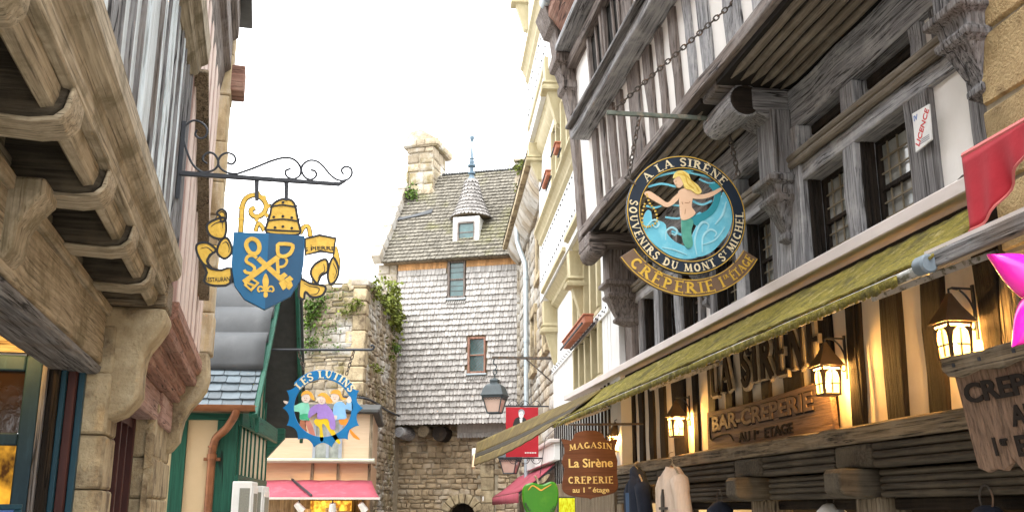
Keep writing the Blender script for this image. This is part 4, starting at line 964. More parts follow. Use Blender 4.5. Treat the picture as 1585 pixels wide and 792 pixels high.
# overhang and stone base
part(MB().box(XL + .02, XR, .05, 1.2, ZB, ZB + .045), 'overhang_soffit', M['brown_wood_x'], TW)
m = MB()
m.tube([(-1.35, -.02, 3.60), (-1.3, .3, 3.58), (-1.25, 1.3, 3.58)], [.13, .17, .17], 14); part(m, 'overhang_log', M['pale_wood_y'], TW)
m = MB().tube([(-.75, .1, 3.62), (-.72, 1.3, 3.62)], .15, 14); part(m, 'overhang_log', M['brown_wood_y'], TW)
m = MB().tube([(-.32, .1, 3.55), (-.3, 1.3, 3.55)], [.19, .2], 14); part(m, 'overhang_log', M['dark_wood_y'], TW)
m = MB().shingles(.05, 1.6, 3.45, 3.57, lambda a, b, d: (a, .42 - d, b), .12, .085, .02, pointed=True).box(.05, 1.6, .43, .5, 3.5, 3.8)
part(m, 'inner_skirt', shingle, TW)
AR = (.16, 1.50)
def arch(a, b): return abs(a - AR[0]) < .62 and b < AR[1] + math.sqrt(max(0, .62 ** 2 - (a - AR[0]) ** 2)) or (.62 < a < 1.0)
part(MB().box(-1.95, AR[0] - .36, .6, 3.4, 0, ZB).box(AR[0] + .36, 2.6, .6, 3.4, 0, ZB).box(AR[0] - .36, AR[0] + .36, .6, 3.4, 1.9, ZB), 'gate_core', mortar, TW)
m = MB().stones(-1.95, 2.6, 0, 3.76, lambda a, b, d: (a, .595 - d, b), .12, .2, .055, skip=arch, gap=.004, tall=.45, wob=.18)
part(m, 'gate_wall', stone, TW, ang=50)
m = MB()
for i in range(9):
    t0, t1 = math.pi * i / 9 + .02, math.pi * (i + 1) / 9 - .02
    m.prism([(AR[0] + .36 * math.cos(t0), AR[1] + .36 * math.sin(t0)), (AR[0] + .60 * math.cos(t0), AR[1] + .60 * math.sin(t0)), (AR[0] + .60 * math.cos(t1), AR[1] + .60 * math.sin(t1)), (AR[0] + .36 * math.cos(t1), AR[1] + .36 * math.sin(t1))], .53, .75, 'xz')
for i in range(5): m.box(AR[0] - .6, AR[0] - .36, .53, .75, i * .3, i * .3 + .29).box(AR[0] + .36, AR[0] + .6, .53, .75, i * .3, i * .3 + .29)
part(m, 'gate_arch', stone_dressed, TW, bev=.015)
m = MB()
for i in range(11): m.box(.63 + .02 * (i % 2), .99, .52, .7, i * .31, i * .31 + .3)
part(m, 'quoins', stone_dressed, TW, bev=.015)
part(MB().box(AR[0] - .37, AR[0] + .37, .9, .94, 0, 1.9), 'gate_door', M['dark_wood_z'], TW)

# ------------------------------------------------------------------ overgrown stone wall left of the tower
WW = thing('ruined_wall', 'tall rubble stone wall with grass and ivy growing from its joints, left of the tower', 'wall', W, (-1.5, 1, 0))
part(MB().box(-3.4, -.06, .03, 4.4, 0, 6.38), 'wall_core', mortar_pale, WW)
m = MB().stones(-3.4, -.28, 0, 6.45, lambda a, b, d: (a, .045 - d, b + .05 * (a + 1.5) * b / 6.4), .12, .2, .055, gap=.003, tall=.5, wob=.2)
part(m, 'front_face', stone_moss, WW, ang=50)
m = MB().stones(.28, 4.3, 0, 6.5, lambda a, b, d: (-.055 + d, a, b + .02 * a * b / 6.5), .12, .2, .055, gap=.003, tall=.5, wob=.2)
part(m, 'side_face', stone_moss, WW, ang=50)
m = MB(); z = 0; i = 0
while z < 6.5:
    h = rnd.uniform(.28, .42); h = min(h, 6.58 - z); k = .3 + .14 * (i % 2); k2 = .44 - .14 * (i % 2)
    m.box(-k, .0, -.01, k2, z + .01, z + h); z += h; i += 1
part(m, 'quoins', stone_dressed, WW, bev=.03)
m = MB().prism([(-.02, 6.55), (4.4, 6.75), (4.4, 6.62), (-.02, 6.42)], -.35, .04, 'yz'); part(m, 'coping', stone_pale, WW, bev=.02)
def tuft(mb, c, nrm, spread, n, size, hang=.5, rs=None):
    rs = rs or rnd; nrm = Vector(nrm)
    for _ in range(n):
        p = Vector(c) + Vector((rs.gauss(0, spread[0]), rs.gauss(0, spread[1]), rs.gauss(0, spread[2]))) + nrm * abs(rs.gauss(0, .06))
        d = Vector((rs.uniform(-1, 1), rs.uniform(-1, 1), rs.uniform(-hang - .5, .9))) + nrm * .7; d.normalize()
        s_ = d.cross(Vector((rs.uniform(-1, 1), rs.uniform(-1, 1), rs.uniform(-1, 1)))).normalized()
        l = size * rs.uniform(.6, 1.5); w = l * rs.uniform(.25, .45)
        mb.add([p, p + d * l * .5 + s_ * w, p + d * l + Vector((0, 0, -.15 * l)), p + d * l * .5 - s_ * w], [(0, 1, 2, 3)])
def plant(name, label, fr, spots, nrm, mat_, group=None):
    m = MB()
    for (c, sp_, n, sz) in spots: tuft(m, c, nrm, sp_, n, sz)
    c0 = spots[0][0]
    return solo(m, name, mat_, fr, tuple(c0), label, 'plant', group)
wf = lambda u, v: W.py(u, v, -.03)
ws = lambda u, v: W.px(u, v, .02)
gp = 'plants rooted in the old walls'
plant('wall_plant', 'bushy green ivy patch on the left of the overgrown stone wall', W, [(wf(485, 478), (.12, .03, .16), 260, .07), (wf(478, 500), (.08, .03, .12), 130, .07), (wf(497, 470), (.1, .03, .08), 110, .06), (wf(508, 455), (.16, .03, .06), 60, .05), (wf(512, 505), (.14, .03, .1), 60, .05)], (0, -1, 0), foliage, gp)
plant('wall_plant', 'small green tuft low on the left of the overgrown stone wall', W, [(wf(481, 532), (.09, .03, .08), 150, .06), (wf(500, 520), (.12, .03, .10), 60, .05), (wf(520, 540), (.12, .03, .06), 40, .05)], (0, -1, 0), foliage, gp)
plant('wall_plant', 'slanting moss cushion just left of the corner of the overgrown wall', W, [(wf(547, 475), (.09, .03, .06), 170, .05), (wf(537, 484), (.07, .03, .04), 80, .05), (wf(555, 468), (.05, .03, .04), 70, .05)], (0, -1, 0), moss_leaf, gp)
plant('wall_plant', 'grass tuft under the top right edge of the overgrown wall', W, [(ws(577, 445), (.04, .25, .12), 140, .07), (ws(583, 455), (.03, .25, .12), 90, .07)], (1, -.3, 0), moss_leaf, gp)
plant('wall_plant', 'long yellow green ivy hanging beside the pale shingles', W, [(ws(606, 478), (.04, .5, .3), 420, .10), (ws(610, 497), (.04, .3, .15), 200, .09), (ws(596, 470), (.04, .35, .1), 150, .09), (ws(604, 446), (.04, .5, .08), 160, .08)], (1, -.3, 0), moss_leaf, gp)
plant('wall_plant', 'little green tuft at the right of the stone wall beside the shingles', W, [(ws(610, 538), (.03, .25, .06), 90, .07)], (1, -.3, 0), foliage, gp)
plant('wall_plant', 'sparse moss patch low beside the wall corner', W, [(ws(580, 570), (.03, .2, .05), 60, .06), (ws(603, 552), (.03, .2, .05), 40, .06)], (1, -.3, 0), moss_leaf, gp)
tf = lambda u, v: T.py(u, v, -.14)
plant('wall_plant', 'green bush at the foot of the stone chimney', T, [(T.py(638, 300, 1.4), (.1, .06, .12), 200, .08)], (0, -1, 0), foliage, gp)
plant('wall_plant', 'mossy tuft on top of the right gable of the tower', T, [(T.py(812, 256, -.14), (.14, .05, .07), 190, .07), (T.py(800, 262, -.14), (.07, .05, .05), 90, .06)], (0, -1, 0), moss_leaf, gp)
plant('wall_plant', 'faded brown green tuft in the right gable of the tower', T, [(T.py(806, 290, -.14), (.09, .05, .06), 80, .06)], (0, -1, 0), moss_leaf, gp)
plant('wall_plant', 'green plant growing behind the grey drainpipe', T, [(T.py(808, 380, -.16), (.09, .05, .18), 240, .08), (T.py(814, 398, -.16), (.05, .05, .1), 90, .07)], (0, -1, 0), foliage, gp)
m = MB().tube(smooth_open([(-.4, -.12, 4.0), (.12, -.1, 3.95), (.1, 2.5, 3.95), (.1, 4.1, 3.98)], 6), .025, 8)
solo(m, 'wall_cable', iron, W, (.1, 1, 3.95), 'black cable strung along the old stone wall', 'cable')
# amber light seen through rough old glass
amber_pane = glow('amber_lit_pane', (.9, .42, .04), .3)
_n = amber_pane.node_tree.nodes.new('ShaderNodeTexNoise'); _n.inputs['Scale'].default_value = 5; _n.inputs['Detail'].default_value = 5
_r = amber_pane.node_tree.nodes.new('ShaderNodeValToRGB'); _r.color_ramp.elements[0].position = .42; _r.color_ramp.elements[1].position = .62
_r.color_ramp.elements[0].color = (.06, .025, .008, 1); _r.color_ramp.elements[1].color = (.9, .42, .04, 1)
amber_pane.node_tree.links.new(_n.outputs[0], _r.inputs[0]); amber_pane.node_tree.links.new(_r.outputs[0], amber_pane.node_tree.nodes['Emission'].inputs[0])
# ------------------------------------------------------------------ left: restaurant house with the corbelled jetty
D = thing('restaurant_house', 'old house with a moulded wooden jetty on corbels and grey blue planking above', 'house', L, (0, 4, 0))
YA = 7.3
part(MB().box(-.3, .0, -2, 6.8, 3.06, 3.75).box(-.3, 0, -2, .6, 0, 2.66), 'upper_wall', M['straw_wood_y'], D)
part(MB().box(-6, -2.2, -2, 10.5, 0, 3.0).box(-6, -.32, -2, 10.5, 3.0, 8.5), 'rear_wall', plaster, D)
m = MB().bar((-.08, .4, 2.86), (-.08, 7.1, 2.86), .3, .42, seg=16, jit=.012)
part(m, 'lintel_beam', M['moulded_wood_y'], D, bev=.02)
part(MB().prism([(-.2, 2.58), (.05, 2.58), (.075, 2.60), (.08, 2.63), (.06, 2.645), (-.2, 2.648)], .4, 6.82, 'xz'), 'lintel_moulding', M['grey_wood_y'], D, ang=20)
part(MB().bar((.04, .4, 3.02), (.04, 7.0, 3.02), .13, .07, seg=12, jit=.006), 'wall_plate', M['moulded_wood_y'], D, bev=.012)
# soffit boards and stringers of the jetty
part(MB().box(-.02, .42, .4, 7.0, 3.36, 3.44), 'soffit_boards', M['sooty_wood_y'], D)
part(MB().bar((.1, .4, 3.32), (.1, 6.9, 3.32), .07, .06, seg=10, jit=.004).bar((.0, .4, 3.16), (.0, 6.9, 3.16), .07, .05, seg=10, jit=.004), 'soffit_fillet', M['moulded_wood_y'], D, bev=.01)
for y in (1.55, 2.45, 3.36, 4.26, 5.18, 6.1):
    pr = [(-.05, 3.06), (.27, 3.03), (.36, 3.045), (.40, 3.08), (.42, 3.14), (.42, 3.34), (-.05, 3.36)]
    part(MB().prism(pr, y - .1, y + .1, 'xz'), 'corbel', M['sooty_wood_x'], D, bev=.025)  # sides in darker wood than the lip: their shade is painted in
    part(MB().prism([(.0, 3.03), (.31, 3.015), (.40, 3.03), (.432, 3.07), (.44, 3.14), (.44, 3.30), (.425, 3.30), (.425, 3.14), (.41, 3.075), (.38, 3.045), (.30, 3.032), (.0, 3.05)], y - .108, y + .108, 'xz'), 'corbel_lip', M['moulded_wood_x'], D, bev=.006)
part(MB().prism([(-.05, 3.05), (.22, 3.05), (.22, 2.98), (.17, 2.92), (.13, 2.84), (.12, 2.74), (.09, 2.70), (.0, 2.66), (-.05, 2.66)], 4.0, 4.26, 'xz'), 'wall_bracket', M['moulded_wood_z'], D, bev=.02, ang=30)
# moulded jetty beam
prof = [(.30, 3.36), (.30, 3.12), (.335, 3.07), (.375, 3.08), (.39, 3.12), (.395, 3.17), (.415, 3.19), (.44, 3.175), (.452, 3.21), (.44, 3.255), (.452, 3.29), (.50, 3.31), (.52, 3.35), (.52, 3.46), (.505, 3.49), (.40, 3.52), (.30, 3.52)]
part(MB().prism(prof, .4, 7.08, 'xz'), 'jetty_beam', M['moulded_wood_y'], D, ang=22)
part(MB().bar((.418, .4, 3.168), (.418, 7.06, 3.168), .05, .03, seg=22, jit=.003), 'jetty_bead', M['moulded_wood_y'], D, bev=.008)
# grey blue planking above
part(MB().box(-.1, .40, -1, YA, 3.525, 4.98), 'plank_backing', M['blue_plank_z'], D)
y = 2.2
while y < YA - .05:
    w = rnd.uniform(.10, .2); w = min(w, YA - y)
    part(MB().bar((.405 + rnd.uniform(-.006, .006), y + w / 2, 3.52), (.41, y + w / 2, 4.99), w - .012, .05, up=(1, 0, 0), seg=6, jit=.004), 'plank', M['blue_plank_z'], D, bev=.006)
    if rnd.random() < .75: part(MB().bar((.437, y + w, 3.52), (.44, y + w, 4.97), .045, .035, up=(1, 0, 0), seg=6, jit=.006), 'cover_strip', M['grey_wood_z'] if rnd.random() < .6 else M['blue_plank_z'], D, bev=.006)
    y += w
part(MB().bar((.43, YA - .03, 3.5), (.43, YA - .03, 5.0), .07, .07, up=(1, 0, 0), seg=5, jit=.004), 'edge_board', M['grey_wood_z'], D, bev=.01)
prof2 = [(.2, 4.98), (.44, 4.98), (.50, 5.02), (.52, 5.08), (.57, 5.11), (.58, 5.26), (.2, 5.3)]
part(MB().prism(prof2, .4, 7.28, 'xz'), 'upper_beam', M['moulded_wood_y'], D, ang=22)
part(MB().box(-.1, .48, -1, YA - .05, 5.3, 7.6), 'upper_storey', M['pink_wood_z'], D)
part(MB().prism([(-6, 7.6), (-3, 10.5), (.6, 7.6)], -1, YA, 'xz'), 'roof', slate_dark, D)
# stone pier with the big bracket
PIER = stone_dressed
m = MB()
zz = 0; i = 0
while zz < 2.9:
    h = rnd.uniform(.28, .42); h = min(h, 2.92 - zz)
    m.box(-.4, .15 + rnd.uniform(-.01, .014), 6.83 + .012 * (i % 2), 7.32, zz + .006, zz + h); zz += h; i += 1
part(m, 'stone_pier', PIER, D, bev=.02)
m = MB().prism([(-.1, 3.06), (.455, 3.06), (.47, 3.0), (.455, 2.94), (.41, 2.86), (.36, 2.79), (.335, 2.72), (.325, 2.62), (.33, 2.46), (.30, 2.40), (.24, 2.33), (.13, 2.28), (-.1, 2.26)], 6.86, 7.24, 'xz')
part(m, 'stone_bracket', PIER, D, bev=.03, ang=30)
part(MB().box(-.1, .46, 6.86, 7.24, 3.062, 3.3), 'bracket_block', M['brown_wood_x'], D, bev=.02)
# door recess
part(MB().box(-2.1, -.02, .6, 6.78, 2.95, 3.0), 'porch_ceiling', M['straw_wood_y'], D)
part(MB().box(-.045, -.005, 6.76, 6.825, 0, 2.69), 'frame_post', teal_frame, D, bev=.006)
part(MB().box(-.1, -.047, 6.70, 6.79, 0, 2.69), 'frame_post', maroon, D, bev=.006)
part(MB().box(-.135, -.102, 6.66, 6.79, 0, 2.69), 'frame_post', teal_frame, D, bev=.006)
part(MB().box(-.2, -.137, 6.62, 6.79, 0, 2.69), 'frame_post', M['dark_wood_z'], D, bev=.006)
part(MB().box(-.235, -.202, 6.58, 6.79, 0, 2.69), 'frame_post', M['grey_wood_z'], D, bev=.006)
m = MB().box(-.34, -.236, 6.6, 6.66, 0, 2.66).box(-1.3, -1.18, 6.6, 6.66, 0, 2.66).box(-1.179, -.341, 6.6, 6.66, 2.56, 2.66).box(-1.179, -.341, 6.6, 6.66, 2.09, 2.17).box(-1.179, -.341, 6.6, 6.66, 0, .9)
dr = part(m, 'door', teal_door, D, bev=.012)
part(MB().box(-1.18, -.34, 6.63, 6.64, 2.17, 2.56), 'pane', glass('amber_dark_glass', (.035, .018, .008)), dr)
part(MB().box(-1.18, -.34, 6.63, 6.64, .9, 2.09), 'pane', amber_pane, dr)
part(MB().box(-2.2, -1.3, 6.6, 6.7, 0, 2.69), 'porch_panel', teal_door, D)
part(MB().box(-2.2, -.03, 6.68, 6.75, 2.69, 2.95), 'porch_transom', M['straw_wood_x'], D)
part(MB().box(-2.2, -2.1, .6, 6.6, 0, 2.7), 'porch_back', M['brown_wood_z'], D)
pl_ = thing('ceiling_lamp', 'glowing amber ceiling lamp inside the restaurant porch', 'lamp', L, (-.46, 6.35, 2.93))
part(MB().lathe([(.02, 0), (.12, -.02), (.16, -.06), (.13, -.11), (.03, -.13)], (-.46, 6.35, 2.93), 18), 'lamp_shade', glow('amber_shade', (1, .55, .08), 1.6), pl_)
part(MB().lathe([(.1, 0), (.1, .012)], (-.46, 6.35, 2.935), 18), 'lamp_base', iron, pl_)
def lamp_light(fr, p, e, parent=None, r=.03, col=(1, .58, .2)):
    ld = bpy.data.lights.new('lamp_light', 'POINT'); ld.energy = e; ld.shadow_soft_size = r; ld.color = col
    lo = bpy.data.objects.new('lamp_light', ld); COL.objects.link(lo); lo.location = fr.w(p)
    if parent:
        fb, b = META[parent.name]; lo.parent = parent; lo.location = Vector(p) - b
    return lo
lamp_light(L, (-.46, 6.3, 2.76), 3, pl_)
mb_ = thing('menu_board', 'blue framed menu board standing at the foot of the restaurant door', 'menu board', L, (-.2, 5.9, 0))
m = MB().box(-.60, -.12, 5.9, 5.93, 1.70, 1.73).box(-.60, -.12, 5.9, 5.93, .3, .34).box(-.6, -.56, 5.9, 5.93, .341, 1.699).box(-.16, -.12, 5.9, 5.93, .341, 1.699).box(-.6, -.56, 5.9, 5.94, 0, .29).box(-.16, -.12, 5.9, 5.94, 0, .29)
part(m, 'frame', teal_frame, mb_, bev=.006)
part(MB().box(-.56, -.16, 5.91, 5.925, .34, 1.7), 'panel', P_['blue'], mb_)

# ------------------------------------------------------------------ left: the second house, pink boarded, ending in a stone party wall
E_ = thing('pink_house', 'narrow house of pinkish boards over red brown beams, ending in a stone party wall', 'house', L, (0, 9, 0))
part(MB().box(-.2, .1, YA + .05, 10.6, 2.5, 3.4), 'lower_wall', M['pink_wood_y'], E_)
part(MB().box(-.1, .40, YA + .02, 10.6, 3.1, 7.0), 'board_backing', M['pink_wood_z'], E_)
y = YA + .05; i = 0
lightb = surf('pale_pink_board', (.70, .58, .52), (.60, .48, .42), s=(20, 20, 2), rough=.8, bump=.25, c3=(.45, .32, .27), ds=(30, 30, 1.5), dl=(.55, .68))
while y < 10.5:
    w = rnd.uniform(.17, .27); w = min(w, 10.58 - y)
    part(MB().bar((.42 + .012 * (i % 2), y + w / 2, 3.12), (.42 + .012 * (i % 2), y + w / 2, 7.0), w - .01, .06, up=(1, 0, 0), seg=8, jit=.006), 'board', lightb if i % 2 else M['pink_wood_z'], E_, bev=.006)
    y += w; i += 1
part(MB().bar((.50, 7.5, 5.15), (.50, 9.9, 3.75), .05, .12, up=(1, 0, 0), seg=6, jit=.006), 'brace', M['brown_wood_z'], E_, bev=.01)
def beam_prof(x, z0, z1): 
    h = z1 - z0; return [(x - .3, z0), (x - .05, z0), (x - .035, z0 + h * .25), (x - .06, z0 + h * .35), (x - .02, z0 + h * .5), (x, z0 + h * .62), (x, z0 + h), (x - .3, z0 + h)]
part(MB().prism(beam_prof(.50, 2.94, 3.2), YA + .02, 10.55, 'xz'), 'jetty_beam', M['red_wood_y'], E_, ang=22, bev=.008)
part(MB().prism(beam_prof(.36, 2.76, 2.935), YA + .02, 10.45, 'xz'), 'middle_beam', M['red_wood_y'], E_, ang=22, bev=.008)
part(MB().bar((.12, YA + .02, 2.62), (.12, 9.4, 2.62), .2, .27, seg=6, jit=.006), 'lintel', M['pink_wood_y'], E_, bev=.015)
part(MB().box(.02, .25, 9.38, 10.5, 2.46, 2.755), 'lintel_block', M['pink_wood_y'], E_, bev=.02)
m = MB().box(-.1, .06, 7.5, 7.58, 0, 2.48).box(-.1, .06, 9.1, 9.18, 0, 2.48).box(-.1, .04, 7.581, 9.099, 2.40, 2.48).box(-.1, .05, 8.3, 8.36, 0, 2.4).box(-.1, .05, 8.7, 8.75, 0, 2.4).box(-.1, .05, 7.9, 7.95, 0, 2.4)
w = part(m, 'window_frame', maroon, E_, bev=.008)
part(MB().box(-.08, -.06, 7.58, 9.1, 0, 2.4), 'pane', glass_dark, w)
m = MB().stones(9.2, 10.75, 0, 2.72, lambda a, b, d: (.16 + d, a, b), .3, .55, .05)
part(m, 'pier_facing', PIER, E_, ang=50)
m = MB(); zz = 0
while zz < 2.62:
    h = rnd.uniform(.28, .4); h = min(h, 2.64 - zz); m.box(-.2, .22 + rnd.uniform(-.01, .015), 9.25, 10.85, zz + .006, zz + h); zz += h
part(m, 'stone_pier', PIER, E_, bev=.025)
m = MB().prism([(.0, 3.3), (.56, 3.3), (.585, 3.05), (.56, 2.92), (.50, 2.82), (.42, 2.72), (.36, 2.60), (.34, 2.48), (.33, 2.38), (.25, 2.27), (.0, 2.22)], 10.5, 10.84, 'xz')
part(m, 'party_bracket', PIER, E_, bev=.03, ang=30)
m = MB(); zz = 3.3
while zz < 6.9:
    h = rnd.uniform(.34, .6); j = rnd.uniform(-.008, .012)
    m.box(.1, .575 + j, 10.56 - j, 10.98, zz + .005, zz + h); zz += h
part(m, 'party_wall', surf('yellow_granite', (.52, .41, .25), (.38, .29, .17), s=(7, 7, 7), rough=.95, bump=.8, c3=(.24, .17, .09), ds=(3, 3, 1.5), isl=.12, fine=70, fineamt=.8, c4=(.60, .55, .47), gs=(5, 5, 1.3), gamt=.6), E_, bev=.02)
part(MB().prism([(.1, 6.2), (.45, 6.2), (.5, 6.5), (.56, 6.55), (.56, 6.9), (.62, 6.95), (.62, 7.3), (.1, 7.3)], 7.4, 10.56, 'xz'), 'eaves_beam', M['taupe_wood_y'], E_, ang=22)
part(MB().box(.3, .72, 10.56, 10.9, 6.3, 6.62), 'beam_end', M['red_wood_x'], E_, bev=.015)
part(MB().prism([(-6, 7.3), (-2.8, 10), (.75, 7.3)], 7.35, 11, 'xz'), 'roof', slate_dark, E_)

# ------------------------------------------------------------------ the green timbered house
GH = thing('green_house', 'small green and buttermilk timbered house with a lead and slate roof', 'house', G, (-.6, 1.5, 0))
XS = -.2; PK, ZR, SG = 1.45, 4.75, 1.074     # gable peak
part(MB().box(-2.6, XS - .03, .04, 2.9, 0, 2.9), 'front_wall', green_cream, GH)
part(MB().prism([(.04, 2.7), (2.9, 2.7), (PK, ZR - .2)], -2.6, XS - .032, 'yz'), 'gable_wall', pale_cream, GH)
part(MB().box(XS - .03, XS - .012, .1, 2.88, 0, 2.7), 'side_wall', pale_cream, GH)
gt = M['green_paint_z']; gty = M['green_paint_y']
for x0, x1 in ((-1.0, -.83), (-.47, -.215)): part(MB().box(x0, x1, -.0, .06, 0, 2.78), 'stud', gt, GH, bev=.008)
part(MB().box(-2.4, -.21, -.012, .05, 2.782, 2.93), 'rail', M['green_paint_x'], GH, bev=.008)
for i, y in enumerate((.12, .42, .75, 1.1, 1.5, 1.95, 2.4, 2.84)): part(MB().bar((XS - .005, y, 0), (XS - .005, y, 2.72)  , .035 if i else .08, .03, up=(1, 0, 0)), 'stud', gt, GH, bev=.006)
for i, y in enumerate((.25, .55, .85, 1.15, 1.45, 1.8, 2.2, 2.5)): part(MB().bar((XS - .008, y, 2.98), (XS - .008, y, 2.95 + min(y + .2, 2 * PK - y) * SG - .12), .032, .03, up=(1, 0, 0)), 'gable_stud', gt, GH, bev=.006)
part(MB().box(XS - .02, XS + .03, 0, 2.9, 2.722, 2.97), 'rail', gty, GH, bev=.01)
part(MB().box(XS - .02, XS + .022, 0, 2.9, 1.98, 2.12), 'rail', gty, GH, bev=.01)
def gr(x, s, d=0, side=1):   # s: distance up the slope from the eave
    n = math.hypot(1, SG); y = -.30 + s / n; z = 2.90 + s * SG / n
    y -= d * SG / n; z += d / n
    return (x, y if side > 0 else 2 * PK - y, z)
SLN = (PK + .3) * math.hypot(1, SG)
m = MB(); m.shingles(-2.6, .0, 0, .75, lambda a, b, d: gr(a, b, d), .155, .2, .016, rnk=.03)
part(m, 'slates', slate, GH)
m = MB(); s0 = .70
for k in range(3):
    s1 = s0 + .62
    m.grid(12, 8, lambda a, b, s0=s0, s1=s1, k=k: gr(-2.6 + 2.62 * a, s0 + (s1 - s0) * b + (.03 * (1 - a)), .03 + .16 * math.sin(math.pi * min(1, (1 - b) * .72 + .28)) + .012 * math.sin(a * 7 + k)))
    s0 += .56
part(m, 'lead_rolls', lead, GH, solid=.012)
m = MB(); m.add([gr(-2.6, 0, -.02), gr(.0, 0, -.02), gr(.0, SLN, -.02), gr(-2.6, SLN, -.02), gr(-2.6, 0, -.08), gr(.0, 0, -.08), gr(.0, SLN, -.08), gr(-2.6, SLN, -.08)], [(0, 1, 2, 3), (7, 6, 5, 4), (0, 4, 5, 1), (1, 5, 6, 2), (2, 6, 7, 3), (3, 7, 4, 0)])
part(m, 'roof_deck', M['brown_wood_x'], GH)
m = MB(); n_ = [gr(-2.6, -.1, .02, -1), gr(.34, -.1, .02, -1), gr(.34, SLN + .25, .02, -1), gr(-2.6, SLN + .25, .02, -1), gr(-2.6, -.1, -.06, -1), gr(.34, -.1, -.06, -1), gr(.34, SLN + .25, -.06, -1), gr(-2.6, SLN + .25, -.06, -1)]
m.add(n_, [(0, 1, 2, 3), (7, 6, 5, 4), (0, 4, 5, 1), (1, 5, 6, 2), (2, 6, 7, 3), (3, 7, 4, 0)])
part(m, 'far_roof_slope', slate_dark, GH)
m = MB(); m.bar(gr(-.02, -.12, -.10), gr(-.02, SLN + .1, -.10), .05, .2, up=(0, -SG, 1)).bar(gr(.03, -.12, -.02), gr(.03, SLN + .1, -.02), .06, .07, up=(0, -SG, 1))
part(m, 'barge_board', M['green_paint_y'], GH, bev=.008)
part(MB().bar(gr(.28, -.1, -.12, -1), gr(.28, SLN + .2, -.12, -1), .05, .14, up=(0, SG, 1)), 'barge_board', M['green_paint_y'], GH, bev=.008)
part(MB().prism([(XS, 2.45), (.06, 2.75), (.06, 2.9), (XS, 2.9)], 2.75, 2.9, 'xz'), 'bracket', M['green_paint_x'], GH, bev=.01)
part(MB().bar((.03, -.15, 2.72), (.03, 1.9, 2.72), .05, .2), 'eaves_board', gty, GH, bev=.01)
m = MB(); pr = [(-.07 * math.cos(t), -.07 * math.sin(t)) for t in [math.pi * k / 10 for k in range(11)]] + [(.06 * math.cos(math.pi * k / 10) * -1 * -1, -.06 * math.sin(math.pi * k / 10)) for k in range(11)]
pr = [(-.36 + .075 * math.cos(math.pi + math.pi * k / 10), 2.93 + .075 * math.sin(math.pi + math.pi * k / 10)) for k in range(11)] + [(-.36 + .06 * math.cos(-math.pi * k / 10), 2.93 + .06 * math.sin(-math.pi * k / 10)) for k in range(11)]
m.prism(pr, -2.6, .03, 'yz')
gu = part(m, 'gutter', copper, GH, ang=30)
m = MB().tube(smooth_open([(-.2, -.36, 2.88), (-.22, -.34, 2.8), (-.33, -.2, 2.66), (-.46, -.1, 2.55), (-.5, -.06, 2.4)], 5) + [(-.5, -.06, 1.0), (-.5, -.06, 0)], .05, 12)
dpn = part(m, 'downpipe', copper, gu)
m = MB().tube([(-.5, -.06, 2.30), (-.5, -.06, 2.36)], .06, 12).box(-.6, -.4, -.05, .0, 2.28, 2.32).tube([(-.5, -.06, 2.44), (-.5, -.06, 2.46)], .058, 12)
part(m, 'clip', copper, dpn)
def cabinet(y0, y1, z, label):
    t = thing('meter_cabinet', label, 'cabinet', G, (XS, (y0 + y1) / 2, 0))
    part(MB().box(XS + .01, XS + .24, y0, y1, 0, z), 'casing', white_paint, t, bev=.012)
    part(MB().box(XS + .10, XS + .22, y0 - .01, y0 - .003, z - .5, z - .08), 'side_vent', grey_mesh, t)
    part(MB().box(XS + .242, XS + .252, y0 + .06, y1 - .05, z - .7, z - .06), 'door', grey_mesh if 0 else white_paint, t, bev=.004)
    part(MB().box(XS + .253, XS + .258, y0 + .12, y1 - .12, z - .45, z - .14), 'door_panel', grey_mesh, t)
cabinet(-.32, .2, 2.03, 'taller white wall cabinet on the corner of the green house')
cabinet(.75, 1.4, 2.0, 'smaller white wall cabinet further along the green house side')

# ------------------------------------------------------------------ the peach shop
PS = thing('peach_shop', 'little peach boarded shop with a pale green cornice behind the elf sign', 'shop', P, (0, 1, 0))
part(MB().box(-1.6, .78, .0, 3, 1.9, 2.5), 'lower_boards', peach, PS)
part(MB().box(-1.6, .78, .05, 3, 2.58, 3.38), 'upper_boards', peach_pale, PS)
m = MB(); m.grid(16, 1, lambda a, b: (-1.6 + 2.42 * a, -.16 - .05 * math.sin(a * 3), 2.50 + .08 * b)); m2 = MB()
m2 = MB().prism([(.0, 2.5), (-.17, 2.50), (-.2, 2.53), (-.2, 2.56), (.04, 2.59)], -1.6, .84, 'yz')
part(m2, 'cornice', surf('pale_green_lead', (.46, .50, .40), (.38, .42, .33), s=(4, 4, 4), rough=.7, bump=.2), PS)
for x in (-.25, .20, .75): part(MB().box(x - .025, x + .025, -.02, .0, 1.9, 2.5), 'batten', M['brown_wood_z'], PS)
for x in (.76,): part(MB().box(x - .03, x + .03, .02, .05, 2.59, 3.37), 'batten', M['brown_wood_z'], PS)
m = MB().box(-.27, -.22, .01, .08, 2.59, 3.3).box(.19, .25, .01, .08, 2.59, 3.3).box(-.03, .02, .01, .08, 2.59, 3.3)
w = part(m, 'window', P_['grey'], PS)
part(MB().box(-.22, .19, .03, .045, 2.6, 3.3), 'pane', glass_pale, w)
part(MB().box(-1.7, .9, -.12, 3, 3.385, 3.46), 'roof_edge', slate_dark, PS, bev=.02)
part(MB().prism([(.3, 3.465), (1.5, 3.7), (3, 3.465)], -1.7, .88, 'yz'), 'roof', slate_dark, PS)
part(MB().box(-1.6, .78, 1.2, 1.3, 0, 1.9).box(.7, .78, .0, 1.2, 0, 1.9), 'shop_interior', M['brown_wood_z'], PS)
part(MB().box(-.35, .4, 1.0, 1.1, .9, 1.86), 'lit_display', shop_glow, PS)
